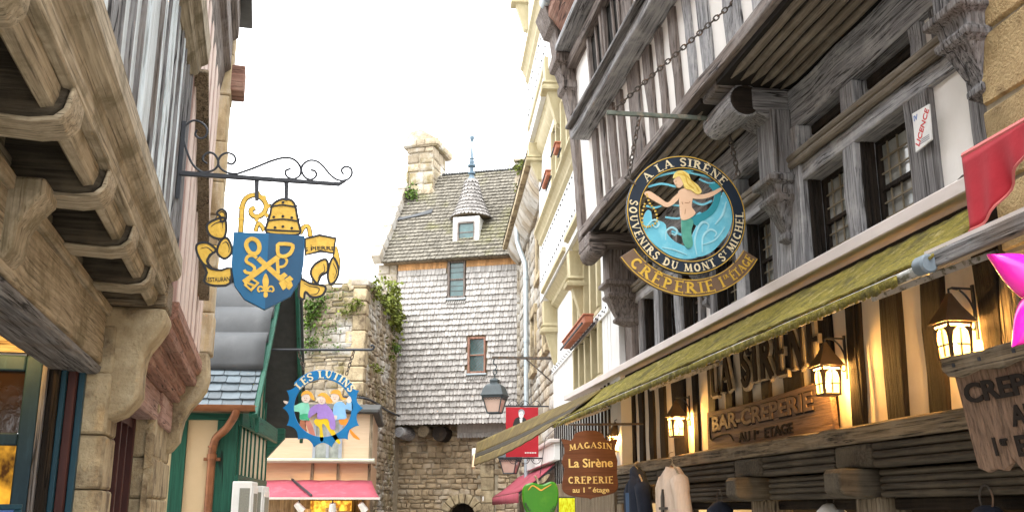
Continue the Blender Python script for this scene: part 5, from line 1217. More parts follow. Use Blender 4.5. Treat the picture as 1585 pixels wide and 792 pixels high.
for x_, w_, h_ in ((-.42, .1, 1.72), (-.2, .14, 1.66), (.06, .12, 1.74), (.3, .12, 1.68)): part(MB().box(x_ - w_, x_ + w_, .8, .95, 1.0, h_), 'stock_box', M['straw_wood_z'], PS, bev=.02)
aw = thing('red_shop_awning', 'faded red canvas awning over the peach shop', 'awning', P, (0, -.5, 2))
part(MB().grid(14, 4, lambda a, b: (-1.3 + (2.1 + .18 * b) * a - .0, -.04 - .95 * b, 2.2 - .31 * b - .03 * math.sin(math.pi * b) + .006 * math.sin(a * 30))), 'canopy', pink_cloth, aw, solid=.012)
part(MB().box(-1.3, .99, -1.02, -.98, 1.865, 1.9), 'front_rail', alu, aw)
part(MB().bar((-.6, -.0, 2.22), (-.15, -.99, 1.93), .03, .03), 'awning_arm', iron, aw)
def spot(x, label, tilt):
    t = thing('spotlight', label, 'spotlight', P, (x, -.95, 1.86))
    part(MB().tube([(x, -.95, 1.86), (x, -.95, 1.80)], .012, 8), 'stem', iron, t)
    part(MB().tube([(x - tilt, -.95, 1.80), (x + tilt, -.9, 1.68)], [.05, .065], 14), 'head', white_paint, t)
spot(-.35, 'round white spotlight hanging tilted under the left part of the red shop awning', .05)
spot(.2, 'white spotlight hanging under the middle of the red shop awning', .0)
spot(.7, 'white spotlight hanging under the right end of the red shop awning', .04)
lamp_light(P, (-.1, -.2, 1.6), 10)
# ------------------------------------------------------------------ hanging signs
def ribbon2d(pts, w, taper=False, closed=False):
    n = len(pts); l = []; r = []
    for i in range(n):
        a = pts[(i - 1) % n] if closed else pts[max(i - 1, 0)]; b = pts[(i + 1) % n] if closed else pts[min(i + 1, n - 1)]
        dx, dy = b[0] - a[0], b[1] - a[1]; q = math.hypot(dx, dy) or 1
        ww = w / 2 * (1 - .6 * abs(2 * i / (n - 1) - 1) if taper else 1)
        l.append((pts[i][0] - dy / q * ww, pts[i][1] + dx / q * ww)); r.append((pts[i][0] + dy / q * ww, pts[i][1] - dx / q * ww))
    return l, r
class Flat:
    """painted or cut-out shapes on a sign board lying in the plane y = const of a wall frame"""
    def __init__(s, fr, y, crop=(0, 0, 1)): s.fr = fr; s.y = y; s.c = crop
    def p(s, q):
        v = s.fr.py(s.c[0] + q[0] / s.c[2], s.c[1] + q[1] / s.c[2], s.y); return (v.x, v.z)
    def poly(s, mb, pts, d, back=0, sm=4):
        P2 = [s.p(q) for q in pts]
        if sm: P2 = smooth_closed(P2, sm)
        mb.prism(P2, s.y - d, s.y - back, 'xz'); return P2
    def stroke(s, mb, pts, w, d, back=0, sm=5, taper=False, closed=False):
        P2 = [s.p(q) for q in pts]
        if sm: P2 = smooth_closed(P2, sm) if closed else smooth_open(P2, sm)
        k = abs(s.p((1, 0))[0] - s.p((0, 0))[0])
        l, r = ribbon2d(P2, w * k, taper, closed)
        n = len(P2)
        f, b = s.y - d, s.y - back; vs = []; fs = []
        for i in range(n): vs += [(l[i][0], f, l[i][1]), (r[i][0], f, r[i][1]), (l[i][0], b, l[i][1]), (r[i][0], b, r[i][1])]
        m = n if closed else n - 1
        for i in range(m):
            a, c = i * 4, ((i + 1) % n) * 4
            fs += [(a, a + 1, c + 1, c), (a + 2, c + 2, c + 3, a + 3), (a, c, c + 2, a + 2), (a + 1, a + 3, c + 3, c + 1)]
        if not closed: fs += [(0, 2, 3, 1), (m * 4, m * 4 + 1, m * 4 + 3, m * 4 + 2)]
        mb.add(vs, fs); return P2
    def path3(s, pts, d, sm=5):
        return [(q[0], s.y - d, q[1]) for q in smooth_open([s.p(q) for q in pts], sm)]
def chain(fr, p0, p1, mat_, link=.05, r=.006, w=.016):
    p0, p1 = Vector(p0), Vector(p1); n = max(3, round((p1 - p0).length / (link * .78))); m = MB(); d = (p1 - p0).normalized()
    a = d.orthogonal().normalized(); b = d.cross(a)
    for i in range(n):
        c = p0.lerp(p1, (i + .5) / n); u = a if i % 2 else b
        m.tube([c + d * math.cos(t) * link * .5 + u * math.sin(t) * w for t in [2 * math.pi * k / 10 for k in range(10)]], r, 5, closed=True)
    return m

# --- shield sign of the restaurant
SY = 7.0
f = Flat(L, SY, (260, 180, 2.474))
sb = thing('sign_bracket', 'black wrought iron bracket with scrolls holding the blue shield sign', 'sign bracket', L, (.46, SY, 4.1))
m = MB(); f.poly(m, [(45, 212), (655, 256), (680, 243), (684, 250), (655, 269), (45, 229)], .03, 0, 0); part(m, 'bar', iron, sb, bev=.003)
m = MB(); m.bar((.455, SY - .012, 3.9), (.455, SY - .012, 4.5), .03, .02, up=(0, 1, 0)); part(m, 'wall_plate', iron, sb)
for pts in ([(112, 55), (105, 72), (120, 87), (143, 82), (151, 55), (130, 28), (95, 20), (62, 45), (57, 70), (65, 110), (90, 178), (125, 213), (160, 214), (185, 200), (193, 175), (178, 148), (155, 142), (137, 155), (135, 172), (150, 183)],
            [(228, 180), (245, 186), (259, 170), (250, 150), (225, 143), (202, 155), (192, 180), (205, 205), (235, 220), (268, 222)],
            [(268, 222), (330, 200), (400, 172), (450, 161), (485, 170), (507, 198), (505, 228), (480, 242), (455, 232), (450, 212), (470, 203)],
            [(545, 208), (562, 212), (568, 228), (553, 243), (530, 240), (513, 217), (515, 190), (540, 172), (570, 175), (595, 195), (620, 225), (650, 246), (685, 245), (703, 225), (700, 203), (680, 195), (664, 208), (672, 226)]):
    m = MB(); m.tube(f.path3(pts, .015), .0085, 6); part(m, 'scroll', iron, sb, ang=60)
for x in (340, 453):
    m = MB(); f.poly(m, [(x - 9, 240), (x + 9, 240), (x + 7, 325), (x - 7, 325)], .022, .008, 0); part(m, 'hanger', iron, sb)
ss = thing('shield_sign', 'blue shield sign with crossed golden keys, gold mitre, crozier and scrolls reading Restaurant St Pierre', 'sign', L, (1.1, SY, 3.1))
m = MB(); SH = [(252, 445), (385, 450), (523, 460), (520, 560), (508, 630), (470, 690), (370, 742), (292, 702), (254, 650), (243, 570)]
f.poly(m, SH, .02, -.02, 0); sh = part(m, 'shield', sign_blue, ss, bev=.004)
m = MB(); f.poly(m, [(386, 451), (521, 460), (518, 560), (506, 630), (468, 690), (371, 740)], .0225, .019, 0); part(m, 'shaded_half', sign_blue_d, sh)
def gold_stroke(par, name, pts, w, d, sm=5, edge=7, closed=False):
    m = MB(); f.stroke(m, pts, w + edge, d, .0, sm, closed=closed); o = part(m, name + '_outline', black_paint, par)
    m = MB(); f.stroke(m, pts, w, d + .004, d - .002, sm, closed=closed); return part(m, name, gold, par, bev=.0015)
def gold_poly(par, name, pts, d, sm=4, edge=9):
    m = MB(); P2 = f.poly(m, pts, d, 0, sm); o = part(m, name, gold, par)
    m = MB(); f.stroke(m, pts, edge, d + .005, d - .004, sm, closed=True)
    if name == 'scroll_fold':
        cx_ = sum(p[0] for p in pts) / len(pts); cy_ = sum(p[1] for p in pts) / len(pts)
        q = [((p[0] - cx_) * .62 + cx_, (p[1] - cy_) * .62 + cy_) for p in pts]; f.stroke(m, q[:len(q) // 2 + 1], 4, d + .004, d - .002, sm, taper=True)
    part(m, 'outline', black_paint, o); return o
key = part(MB().add([], []) if 0 else (lambda q: (f.stroke(q, [(345, 545), (470, 660)], 20, .0235, .018, 0), q)[1])(MB()), 'key', gold, sh)
m = MB(); f.stroke(m, [(300, 500), (305, 480), (325, 472), (345, 485), (350, 510), (338, 528), (315, 525)], 17, .027, .02, 3, closed=True); part(m, 'bow', gold, key)
m = MB()
for q in ([(420, 618), (445, 600), (458, 612), (432, 634)], [(446, 628), (466, 612), (480, 626), (462, 640)], [(424, 640), (440, 628), (452, 660), (440, 668)], [(452, 646), (472, 634), (478, 650), (458, 664)]): f.poly(m, q, .027, .02, 0)
part(m, 'bit', gold, key)
key = part((lambda q: (f.stroke(q, [(430, 535), (290, 638)], 20, .0265, .018, 0), q)[1])(MB()), 'key', gold, sh)
m = MB(); f.stroke(m, [(420, 505), (425, 492), (470, 494), (478, 505), (466, 530), (440, 540), (422, 530)], 15, .030, .02, 2, closed=True); part(m, 'bow', gold, key)
m = MB(); f.stroke(m, [(296, 648), (318, 622), (345, 640), (318, 668)], 12, .0305, .02, 0, closed=True); f.stroke(m, [(308, 642), (332, 652)], 9, .031, .02, 0); part(m, 'bit', gold, key)
m = MB(); f.stroke(m, [(340, 545), (325, 535), (305, 540), (300, 558), (322, 572), (332, 585), (322, 602), (300, 600), (292, 590)], 12, .0245, .019, 4); part(m, 'letter_s', gold, sh)
m = MB(); f.stroke(m, [(418, 545), (422, 605)], 13, .0245, .019, 0); f.stroke(m, [(412, 545), (440, 540), (455, 555), (445, 575), (422, 580)], 10, .025, .019, 4); part(m, 'letter_p', gold, sh)
m = MB(); f.poly(m, [(374, 603), (386, 630), (382, 655), (374, 668), (366, 655), (362, 630)], .0245, .019, 3)
for s_ in (1, -1): f.stroke(m, [(374 + s_ * 6, 668), (374 + s_ * 14, 655), (374 + s_ * 26, 655), (374 + s_ * 30, 668), (374 + s_ * 22, 674)], 7, .025, .019, 4)
f.stroke(m, [(355, 670), (394, 671)], 6, .0255, .019, 0); f.poly(m, [(368, 675), (380, 675), (382, 690), (374, 696), (366, 690)], .0245, .019, 2)
part(m, 'fleur_de_lis', gold, sh)
cr = gold_stroke(ss, 'crozier', [(278, 445), (281, 400), (285, 345), (300, 315), (330, 303), (360, 315), (376, 343), (366, 372), (342, 386), (322, 378), (318, 360), (334, 352)], 15, .012, 5)
m = MB()
for a, b in ((282, 395), (284, 352)): f.stroke(m, [(a - 14, b), (a + 12, b)], 8, .018, .008, 0)
for a, b in ((368, 312), (385, 345), (378, 380), (340, 398), (345, 296)): f.poly(m, [(a - 9, b), (a, b - 9), (a + 9, b), (a, b + 9)], .014, .002, 2)
part(m, 'crozier_crockets', gold, ss)
TI = [(376, 446), (384, 400), (392, 372), (398, 345), (418, 326), (448, 318), (476, 326), (489, 350), (494, 380), (500, 410), (504, 452), (440, 456)]
ti = gold_poly(ss, 'mitre', TI, .014, 3)
m = MB()
for pts in ([(384, 402), (440, 396), (498, 404)], [(396, 348), (440, 342), (488, 350)], [(378, 436), (440, 440), (502, 442)]): f.stroke(m, pts, 6, .021, .012, 4)
for a, b in ((405, 388), (440, 385), (474, 390), (410, 428), (440, 424), (474, 430), (440, 332)): f.poly(m, [(a - 6, b), (a, b - 5), (a + 6, b), (a, b + 5)], .0205, .012, 2)
for a, b, s_ in ((396, 340, -1), (488, 345, 1), (384, 395, -1), (498, 398, 1)): f.poly(m, [(a, b), (a + s_ * 9, b - 9), (a + s_ * 6, b + 5)], .018, .005, 0)
part(m, 'mitre_bands', black_paint, ti)
gold_stroke(ss, 'ribbon_tail', [(335, 442), (345, 412), (358, 420), (368, 440)], 12, .008, 4)
gold_stroke(ss, 'ribbon_tail', [(505, 450), (520, 425), (538, 424), (545, 460)], 14, .006, 4)
gold_stroke(ss, 'scroll_ribbon', [(206, 372), (186, 420), (205, 470), (214, 512), (165, 502), (130, 520), (150, 580)], 20, .003, 5)
gold_stroke(ss, 'scroll_ribbon', [(636, 500), (648, 560), (636, 612), (602, 566), (566, 600), (560, 648), (515, 640)], 20, .003, 5)
for pts in ([(150, 418), (178, 398), (216, 390), (224, 430), (214, 466), (185, 468), (158, 452)], [(188, 372), (204, 358), (222, 368), (222, 396), (204, 404), (200, 385)], [(112, 492), (150, 485), (184, 512), (165, 530), (150, 556), (168, 584), (136, 566), (112, 525)], [(202, 478), (226, 466), (244, 500), (240, 530), (214, 546), (188, 520)]):
    gold_poly(ss, 'scroll_fold', pts, .006, 4)
t1 = gold_poly(ss, 'scroll_text_panel', [(136, 566), (165, 584), (205, 590), (242, 582), (238, 640), (200, 650), (160, 646), (138, 630), (150, 600)], .011, 2)
for pts in ([(632, 540), (654, 590), (640, 632), (618, 640), (612, 596)], [(605, 548), (612, 592), (586, 612), (570, 640), (546, 602), (563, 566)], [(508, 622), (545, 640), (602, 652), (590, 686), (550, 692), (526, 672), (520, 700), (502, 690), (503, 650)]):
    gold_poly(ss, 'scroll_fold', pts, .006, 4)
t2 = gold_poly(ss, 'scroll_text_panel', [(524, 470), (580, 456), (642, 468), (634, 526), (585, 518), (526, 532)], .010, 0)
def lin(p0, p1, y, curve=0, skew=0):
    p0, p1 = Vector((p0[0], 0, p0[1])), Vector((p1[0], 0, p1[1])); d = p1 - p0; ln = d.length; d.normalize(); up = Vector((-d.z, 0, d.x)); c = (p0 + p1) / 2
    def g(s, t, o):
        q = c + d * s + up * (t + curve * (1 - (2 * s / ln) ** 2)); return (q.x, y - o, q.z)
    return g
m = MB(); font_text(m, 'RESTAURANT', lin(f.p((152, 634)), f.p((238, 630)), SY - .0112, -.004), .034, .012, .003, fit=.19)
font_bold = m; part(m, 'lettering', black_paint, t1)
m = MB(); font_text(m, 'S PIERRE', lin(f.p((530, 518)), f.p((632, 514)), SY - .0102, .006), .030, .014, .003, fit=.225)
font_text(m, 't', lin(f.p((543, 498)), f.p((553, 498)), SY - .0102), .014, .012, .003)
part(m, 'lettering', black_paint, t2)

# --- mermaid sign
SY2 = 7.1; C0 = (-.659, 3.783); RO = .451
mb2 = thing('sign_bracket', 'weathered iron bar holding the round mermaid sign, stayed by a long chain', 'sign bracket', R, (-.1, SY2, 4.55))
part(MB().bar((-1.235, SY2, 4.545), (-.02, SY2, 4.548), .022, .034), 'bar', verdigris, mb2, bev=.004)
part(MB().bar((-.075, SY2 - .03, 4.56), (-.075, SY2 - .03, 4.22), .018, .02, up=(0, 1, 0)), 'wall_plate', iron_rust, mb2)
ce = R.px(1140, 0, -.56); k0 = Vector((-1.18, SY2, 4.57))
cdir = ce - k0
part(chain(R, k0, k0 + cdir * 1.12, iron_rust, .05, .0055, .015), 'stay_chain', iron_rust, mb2)
ms = thing('mermaid_sign', 'round openwork sign with a blond mermaid on blue waves, lettered A la Sirène', 'sign', R, (C0[0], SY2, C0[1]))
def ringmesh(r0, r1, a0, a1, y0, y1, n=64):
    m = MB(); vs = []; fs = []; full = abs(a1 - a0) >= 360
    for i in range(n + (0 if full else 1)):
        a = math.radians(a0 + (a1 - a0) * i / n); c, s_ = math.cos(a), math.sin(a)
        for r in (r0, r1):
            for y in (y0, y1): vs.append((C0[0] + r * c, y, C0[1] + r * s_))
    k = len(vs) // 4
    for i in range(n):
        a, b = i * 4, ((i + 1) % k) * 4
        fs += [(a, a + 2, b + 2, b), (a + 1, b + 1, b + 3, a + 3), (a, b, b + 1, a + 1), (a + 2, a + 3, b + 3, b + 2)]
    if not full: fs += [(0, 1, 3, 2), (n * 4, n * 4 + 2, n * 4 + 3, n * 4 + 1)]
    return m.add(vs, fs)
rg = part(ringmesh(.350, RO, 0, 360, SY2 - .014, SY2 + .014), 'ring', navy, ms, bev=.003)
part(ringmesh(.441, .447, 0, 360, SY2 - .017, SY2 - .013), 'ring_line', gold, rg); part(ringmesh(.353, .358, 0, 360, SY2 - .017, SY2 - .013), 'ring_line', gold, rg)
def arc_map(c, r, a_mid, y, inward=False):
    def g(s, t, o):
        if inward: a = a_mid + s / r; q = r - t
        else: a = a_mid - s / r; q = r + t
        return (c[0] + q * math.cos(a), y - o, c[1] + q * math.sin(a))
    return g
m = MB(); serif_text(m, 'A LA SIRÈNE', arc_map(C0, .369, math.radians(90.5), SY2 - .014), .058, .16, .004, fit=.369 * math.radians(102))
serif_text(m, '-', arc_map(C0, .44, math.radians(66), SY2 - .014), .012, .1, .004)
part(m, 'lettering', ivory, rg)
m = MB(); _t = "SOUVENIRS DU MONT ST MICHEL"
serif_text(m, _t, arc_map(C0, .43, math.radians(-94), SY2 - .014, True), .056, .155, .004, fit=.43 * math.radians(203), sizes=[.55 if i_ == 19 or i_ == 20 else 1 for i_ in range(len(_t))])
part(m, 'lettering', ivory, rg)
bn = part(ringmesh(.488, .612, 214, 329, SY2 - .016, SY2 + .012, 30), 'lower_scroll', brown_board, ms, bev=.003)
part(ringmesh(.604, .610, 214.5, 328.5, SY2 - .019, SY2 - .014, 30), 'scroll_edge', gold, bn); part(ringmesh(.490, .495, 214.5, 328.5, SY2 - .019, SY2 - .014, 30), 'scroll_edge', gold, bn)
m = MB(); serif_text(m, 'CRÊPERIE', arc_map(C0, .59, math.radians(254.5), SY2 - .016, True), .08, .13, .004, fit=.59 * math.radians(69), weight=1.1)
serif_text(m, '1', arc_map(C0, .592, math.radians(295.5), SY2 - .016, True), .078, .1, .004)
serif_text(m, 'ER', arc_map(C0, .545, math.radians(300.5), SY2 - .016, True), .026, .1, .004)
serif_text(m, 'ÉTAGE', arc_map(C0, .585, math.radians(315.5), SY2 - .016, True), .06, .1, .004, fit=.585 * math.radians(23))
part(m, 'lettering', gold, bn)
for u0, v0, u1, v1 in ((990, 187, 972, 278), (1124, 187, 1143, 272)):
    a, b = R.py(u0, v0, SY2), R.py(u1, v1, SY2)
    part(chain(R, (a.x, SY2, 4.535), tuple(b), iron_rust, .05, .006, .015), 'chain', iron_rust, ms)
    part(MB().bar((b.x - .03, SY2 - .018, b.z + .01), (b.x + .05 * (1 if u0 < 1050 else -1) + .0, SY2 - .018, b.z - .04), .02, .012), 'shackle', iron_rust, ms)
for u in (1000, 1135):
    b = R.py(u, 402, SY2); part(MB().tube([(b.x, SY2 - .02, b.z + .03), (b.x, SY2 - .02, b.z - .03)], .006, 6), 'link', iron_rust, ms)
f = Flat(R, SY2, (930, 160, 2.556))
m = MB()
for pts, w in (([(180, 312), (230, 288), (290, 274), (365, 266)], 8), ([(188, 330), (240, 318), (300, 330)], 8), ([(180, 405), (215, 412), (260, 400), (310, 405)], 7), ([(255, 450), (300, 455), (330, 450)], 7), ([(360, 385), (400, 400), (440, 385)], 8), ([(280, 505), (320, 520)], 9), ([(335, 272), (400, 285), (450, 300)], 7), ([(390, 300), (425, 315), (455, 312)], 6)):
    f.stroke(m, pts, w, .002, -.006, 5)
part(m, 'wave_line', sea, ms)
m = MB(); f.poly(m, [(163, 505), (168, 455), (182, 424), (198, 430), (205, 470), (230, 465), (255, 480), (262, 515), (290, 545), (330, 565), (365, 580), (385, 605), (340, 616), (280, 604), (220, 566), (183, 528)], .006, -.008)
f.poly(m, [(375, 606), (352, 570), (362, 520), (380, 478), (372, 448), (392, 430), (415, 452), (440, 430), (468, 385), (492, 340), (516, 380), (522, 430), (508, 500), (470, 556), (428, 594)], .0065, -.008)
wv = part(m, 'waves', sea, ms)
m = MB()
for pts, w in (([(175, 500), (195, 470), (215, 462), (228, 478), (218, 492), (206, 484)], 9), ([(255, 540), (258, 505), (280, 492), (300, 505), (292, 522), (278, 515)], 9), ([(378, 600), (370, 545), (385, 490), (405, 470), (425, 482), (418, 500)], 9), ([(400, 590), (402, 530), (430, 500), (455, 512), (448, 530)], 9), ([(450, 480), (480, 440), (495, 390)], 9), ([(400, 560), (450, 540), (490, 490)], 6), ([(240, 570), (290, 580), (340, 600)], 6)):
    f.stroke(m, pts, w, .0105, .004, 5, taper=True)
part(m, 'wave_crest', P_['sky'] if 0 else surf('pale_wave_paint', (.36, .66, .74), rough=.5, bump=.05), wv)
m = MB(); f.poly(m, [(352, 448), (385, 440), (425, 418), (446, 380), (442, 345), (426, 326), (452, 318), (472, 330), (470, 385), (448, 432), (410, 462), (375, 484)], .009, .002); tl = part(m, 'fish_tail', teal, ms)
m = MB(); f.poly(m, [(318, 456), (345, 452), (364, 470), (356, 510), (362, 560), (340, 574), (322, 540)], .0125, .002); part(m, 'tail_scales', jade, tl)
m = MB(); f.poly(m, [(306, 350), (330, 338), (354, 346), (361, 375), (357, 410), (372, 436), (346, 458), (317, 461), (311, 420), (308, 385)], .015, .003); bd = part(m, 'mermaid_body', flesh, ms)
m = MB(); f.poly(m, [(287, 308), (300, 292), (318, 296), (324, 318), (314, 334), (298, 332)], .017, .004); part(m, 'mermaid_head', flesh, bd)
m = MB(); f.poly(m, [(312, 352), (286, 372), (262, 394), (230, 374), (192, 350), (172, 354), (176, 366), (225, 396), (262, 412), (302, 386)], .0135, .003); f.poly(m, [(352, 348), (395, 362), (440, 350), (470, 336), (474, 346), (432, 372), (385, 380), (352, 372)], .0135, .003); part(m, 'mermaid_arm', flesh, bd)
m = MB(); f.poly(m, [(284, 298), (292, 276), (318, 269), (344, 283), (354, 306), (380, 326), (396, 352), (378, 362), (352, 346), (332, 340), (322, 318), (308, 292), (296, 296)], .0205, .004); hr = part(m, 'mermaid_hair', blond, bd)
m = MB()
for pts in ([(300, 282), (330, 290), (340, 320), (365, 340)], [(320, 276), (345, 300), (372, 330), (385, 352)]): f.stroke(m, pts, 4, .022, .019, 4)
part(m, 'hair_strand', gold, hr)
m = MB(); f.stroke(m, [(318, 392), (322, 402)], 3, .0165, .014, 0); f.stroke(m, [(330, 395), (345, 396), (350, 390)], 3, .0165, .014, 3); f.stroke(m, [(332, 420), (330, 440)], 2.5, .0165, .014, 0); f.stroke(m, [(290, 312), (297, 311)], 3, .0185, .016, 0); f.stroke(m, [(291, 324), (299, 324)], 2.5, .0185, .016, 0); part(m, 'painted_lines', surf('flesh_line', (.42, .23, .13), rough=.6, bump=0), bd)
m = MB()
for t in smooth_open([(180, 362), (192, 398), (214, 428), (220, 468), (192, 488), (166, 484), (162, 440), (172, 400)], 3):
    c = f.p(t); m.box(c[0] - .006, c[0] + .006, SY2 - .016, SY2 - .007, c[1] - .006, c[1] + .006)
part(m, 'shell_chain', gold, bd)

# --- elf sign
SY3 = 13.4
lb = thing('sign_bracket', 'thin dark bar with a hooked tip holding the blue elf sign', 'sign bracket', Z, (-3.2, SY3, 3.85))
p0, p1 = Z.py(416, 541, SY3), Z.py(574, 541, SY3); f = Flat(Z, SY3, (430, 560, 5.657))
part(MB().tube([(p0.x - .25, SY3, p0.z), tuple(p0), tuple(p1), (p1.x + .03, SY3, p1.z + .01), (p1.x + .045, SY3, p1.z + .04), (p1.x + .02, SY3, p1.z + .065), (p1.x - .005, SY3, p1.z + .05)], .018, 8), 'bar', iron, lb)
ls = thing('elf_sign', 'blue wreath sign with three painted dancing elves, lettered Les Lutins', 'sign', Z, (Z.py(500, 632, SY3).x, SY3, Z.py(500, 632, SY3).z))
cc = (395, 402); vs = []; fs = []
def lr(a):      # ring outer radius: plain above, scalloped leaf tips below and at the sides
    d = math.degrees(a) % 360
    if 35 < d < 140: return 333
    t = (d * 14 / 360 * 1.0) % 1.0
    return 352 - 48 * math.sin(math.pi * t) ** .7
m = MB(); N_ = 168
for i in range(N_):
    a = 2 * math.pi * i / N_
    for r in (252, lr(a)):
        q = f.p((cc[0] + r * math.cos(a), cc[1] - r * math.sin(a)))
        vs += [(q[0], SY3 - .015, q[1]), (q[0], SY3 + .015, q[1])]
for i in range(N_):
    a, b = i * 4, ((i + 1) % N_) * 4
    fs += [(a, a + 2, b + 2, b), (a + 1, b + 1, b + 3, a + 3), (a, b, b + 1, a + 1), (a + 2, a + 3, b + 3, b + 2)]
rg = part(m.add(vs, fs), 'wreath', lutin_blue, ls, bev=.003)
kk = abs(f.p((1, 0))[0] - f.p((0, 0))[0]); c3 = f.p(cc)
m = MB(); serif_text(m, 'LES LUTINS', arc_map(c3, 262 * kk, math.radians(86.5), SY3 - .015), 62 * kk, .12, .005, weight=1.1, fit=262 * kk * math.radians(112))
part(m, 'lettering', ivory, rg)
def elf(d, tunic, shapes, face, hair, hands=()):
    m = MB(); f.poly(m, tunic[1], d, d - .022, 3); t = part(m, 'elf', P_[tunic[0]], ls)
    for c, pts in shapes: m = MB(); f.poly(m, pts, d - .003, d - .02, 3); part(m, 'legs', P_[c], t)
    m = MB(); f.poly(m, [(face[0] + face[2] * math.cos(a), face[1] + face[2] * 1.1 * math.sin(a)) for a in [2 * math.pi * k / 10 for k in range(10)]], d + .004, d - .015, 2); fc = part(m, 'face', skin_white, t)
    m = MB()
    for ex in (-12, 6): f.poly(m, [(face[0] + ex, face[1] - 6), (face[0] + ex + 7, face[1] - 6), (face[0] + ex + 7, face[1] + 1), (face[0] + ex, face[1] + 1)], d + .006, d + .003, 0)
    f.stroke(m, [(face[0] - 12, face[1] + 12), (face[0] - 2, face[1] + 17), (face[0] + 8, face[1] + 12)], 4, .006 + d, d + .003, 3); part(m, 'painted_features', P_['brick'], fc)
    m = MB(); f.poly(m, hair[1], d + .008, d - .01, 3); part(m, 'hair', P_[hair[0]], t)
    for pts in hands: m = MB(); f.poly(m, pts, d + .002, d - .018, 3); part(m, 'hand', skin_white, t)
elf(.012, ('mint', [(195, 360), (262, 352), (278, 420), (268, 500), (196, 502), (193, 440), (150, 432), (106, 434), (98, 372), (150, 380)]), [('brick', [(202, 500), (248, 510), (240, 560), (258, 606), (196, 592)]), ('rose', [(240, 510), (282, 512), (332, 650), (306, 700), (268, 600)])], (246, 318, 36), ('hair', [(205, 300), (222, 262), (262, 250), (300, 272), (325, 335), (292, 318), (272, 282), (235, 284)]), ([(50, 338), (88, 345), (104, 372), (66, 364)],))
m = MB(); f.poly(m, [(196, 462), (262, 452), (278, 512), (240, 500), (200, 500)], .0145, .002, 2); part(m, 'sash', P_['green'], ls)
elf(.018, ('lilac', [(352, 368), (425, 368), (492, 460), (504, 580), (462, 580), (440, 498), (350, 498), (345, 440), (270, 492), (282, 410)]), [('yellow', [(318, 515), (352, 492), (442, 500), (500, 610), (548, 700), (528, 712), (478, 650), (410, 545), (388, 560), (402, 680), (372, 684), (366, 580), (332, 550)])], (388, 334, 34), ('hair', [(348, 300), (388, 268), (440, 285), (485, 352), (430, 358), (415, 312), (372, 296)]))
elf(.015, ('sky', [(495, 372), (560, 345), (598, 380), (612, 340), (655, 370), (650, 424), (592, 412), (602, 490), (545, 500), (488, 496)]), [('orange', [(538, 500), (602, 486), (642, 590), (722, 676), (660, 656), (598, 556), (552, 548)])], (502, 308, 36), ('hair', [(462, 278), (490, 244), (545, 250), (568, 306), (606, 318), (562, 332), (534, 290), (492, 276)]), ([(602, 330), (630, 298), (648, 340), (620, 360)], [(488, 470), (520, 470), (515, 500), (490, 496)]))
for u0, u1, v1 in ((462, 470, 572), (548, 536, 580)):
    a, b = Z.py(u0, 543, SY3), Z.py(u1, v1, SY3); part(chain(Z, tuple(a), tuple(b), iron_rust, .07, .007, .02), 'chain', iron_rust, ls)

# --- shop sign MAGASIN
SY4 = 10.5
gb = thing('sign_bracket', 'thin rusty bar under the mossy awning holding the brown shop sign', 'sign bracket', R, (-.4, SY4, 2.55))
part(MB().tube([(-.82, SY4, 2.545), (-.05, SY4, 2.56)], .012, 8), 'bar', iron_rust, gb)
f = Flat(R, SY4, (740, 560, 3.414))
gs_ = thing('shop_sign', 'brown shaped board lettered Magasin La Sirène Creperie hanging under the awning', 'sign', R, (-.62, SY4, 1.8))
m = MB(); f.poly(m, [(440, 405), (488, 414), (502, 400), (512, 376), (560, 362), (620, 362), (655, 378), (668, 402), (690, 414), (738, 405), (726, 440), (724, 480), (736, 520), (732, 560), (736, 620), (738, 660), (715, 692), (640, 710), (602, 718), (592, 726), (582, 718), (520, 712), (468, 698), (443, 668), (448, 610), (455, 560), (440, 528), (456, 480), (452, 440)], .012, -.012, 2)
bd = part(m, 'board', rust_board, gs_, bev=.003)
def fl(u0, v0, u1, v1, d=.012, curve=0): return lin(f.p((u0, v0)), f.p((u1, v1)), SY4 - d, curve)
m = MB(); serif_text(m, 'MAGASIN', fl(478, 468, 710, 462, .012, .022), .058, .14, .004, fit=.45); serif_text(m, 'CREPERIE', fl(474, 640, 712, 638), .064, .12, .004, fit=.47)
part(m, 'lettering', gold_pale, bd)
m = MB(); font_text(m, 'La Sirène', fl(474, 556, 712, 552), .088, .016, .004, fit=.46); font_text(m, 'au 1   étage', fl(500, 688, 690, 686), .05, .016, .004, fit=.38); font_text(m, 'er', fl(572, 668, 606, 668), .024, .014, .004)
part(m, 'small_lettering', gold_pale, bd)
for u in (515, 645):
    a = f.p((u, 388)); part(chain(R, (a[0], SY4, 2.55), (a[0], SY4, a[1]), iron_rust, .03, .004, .009), 'chain', iron_rust, gs_)
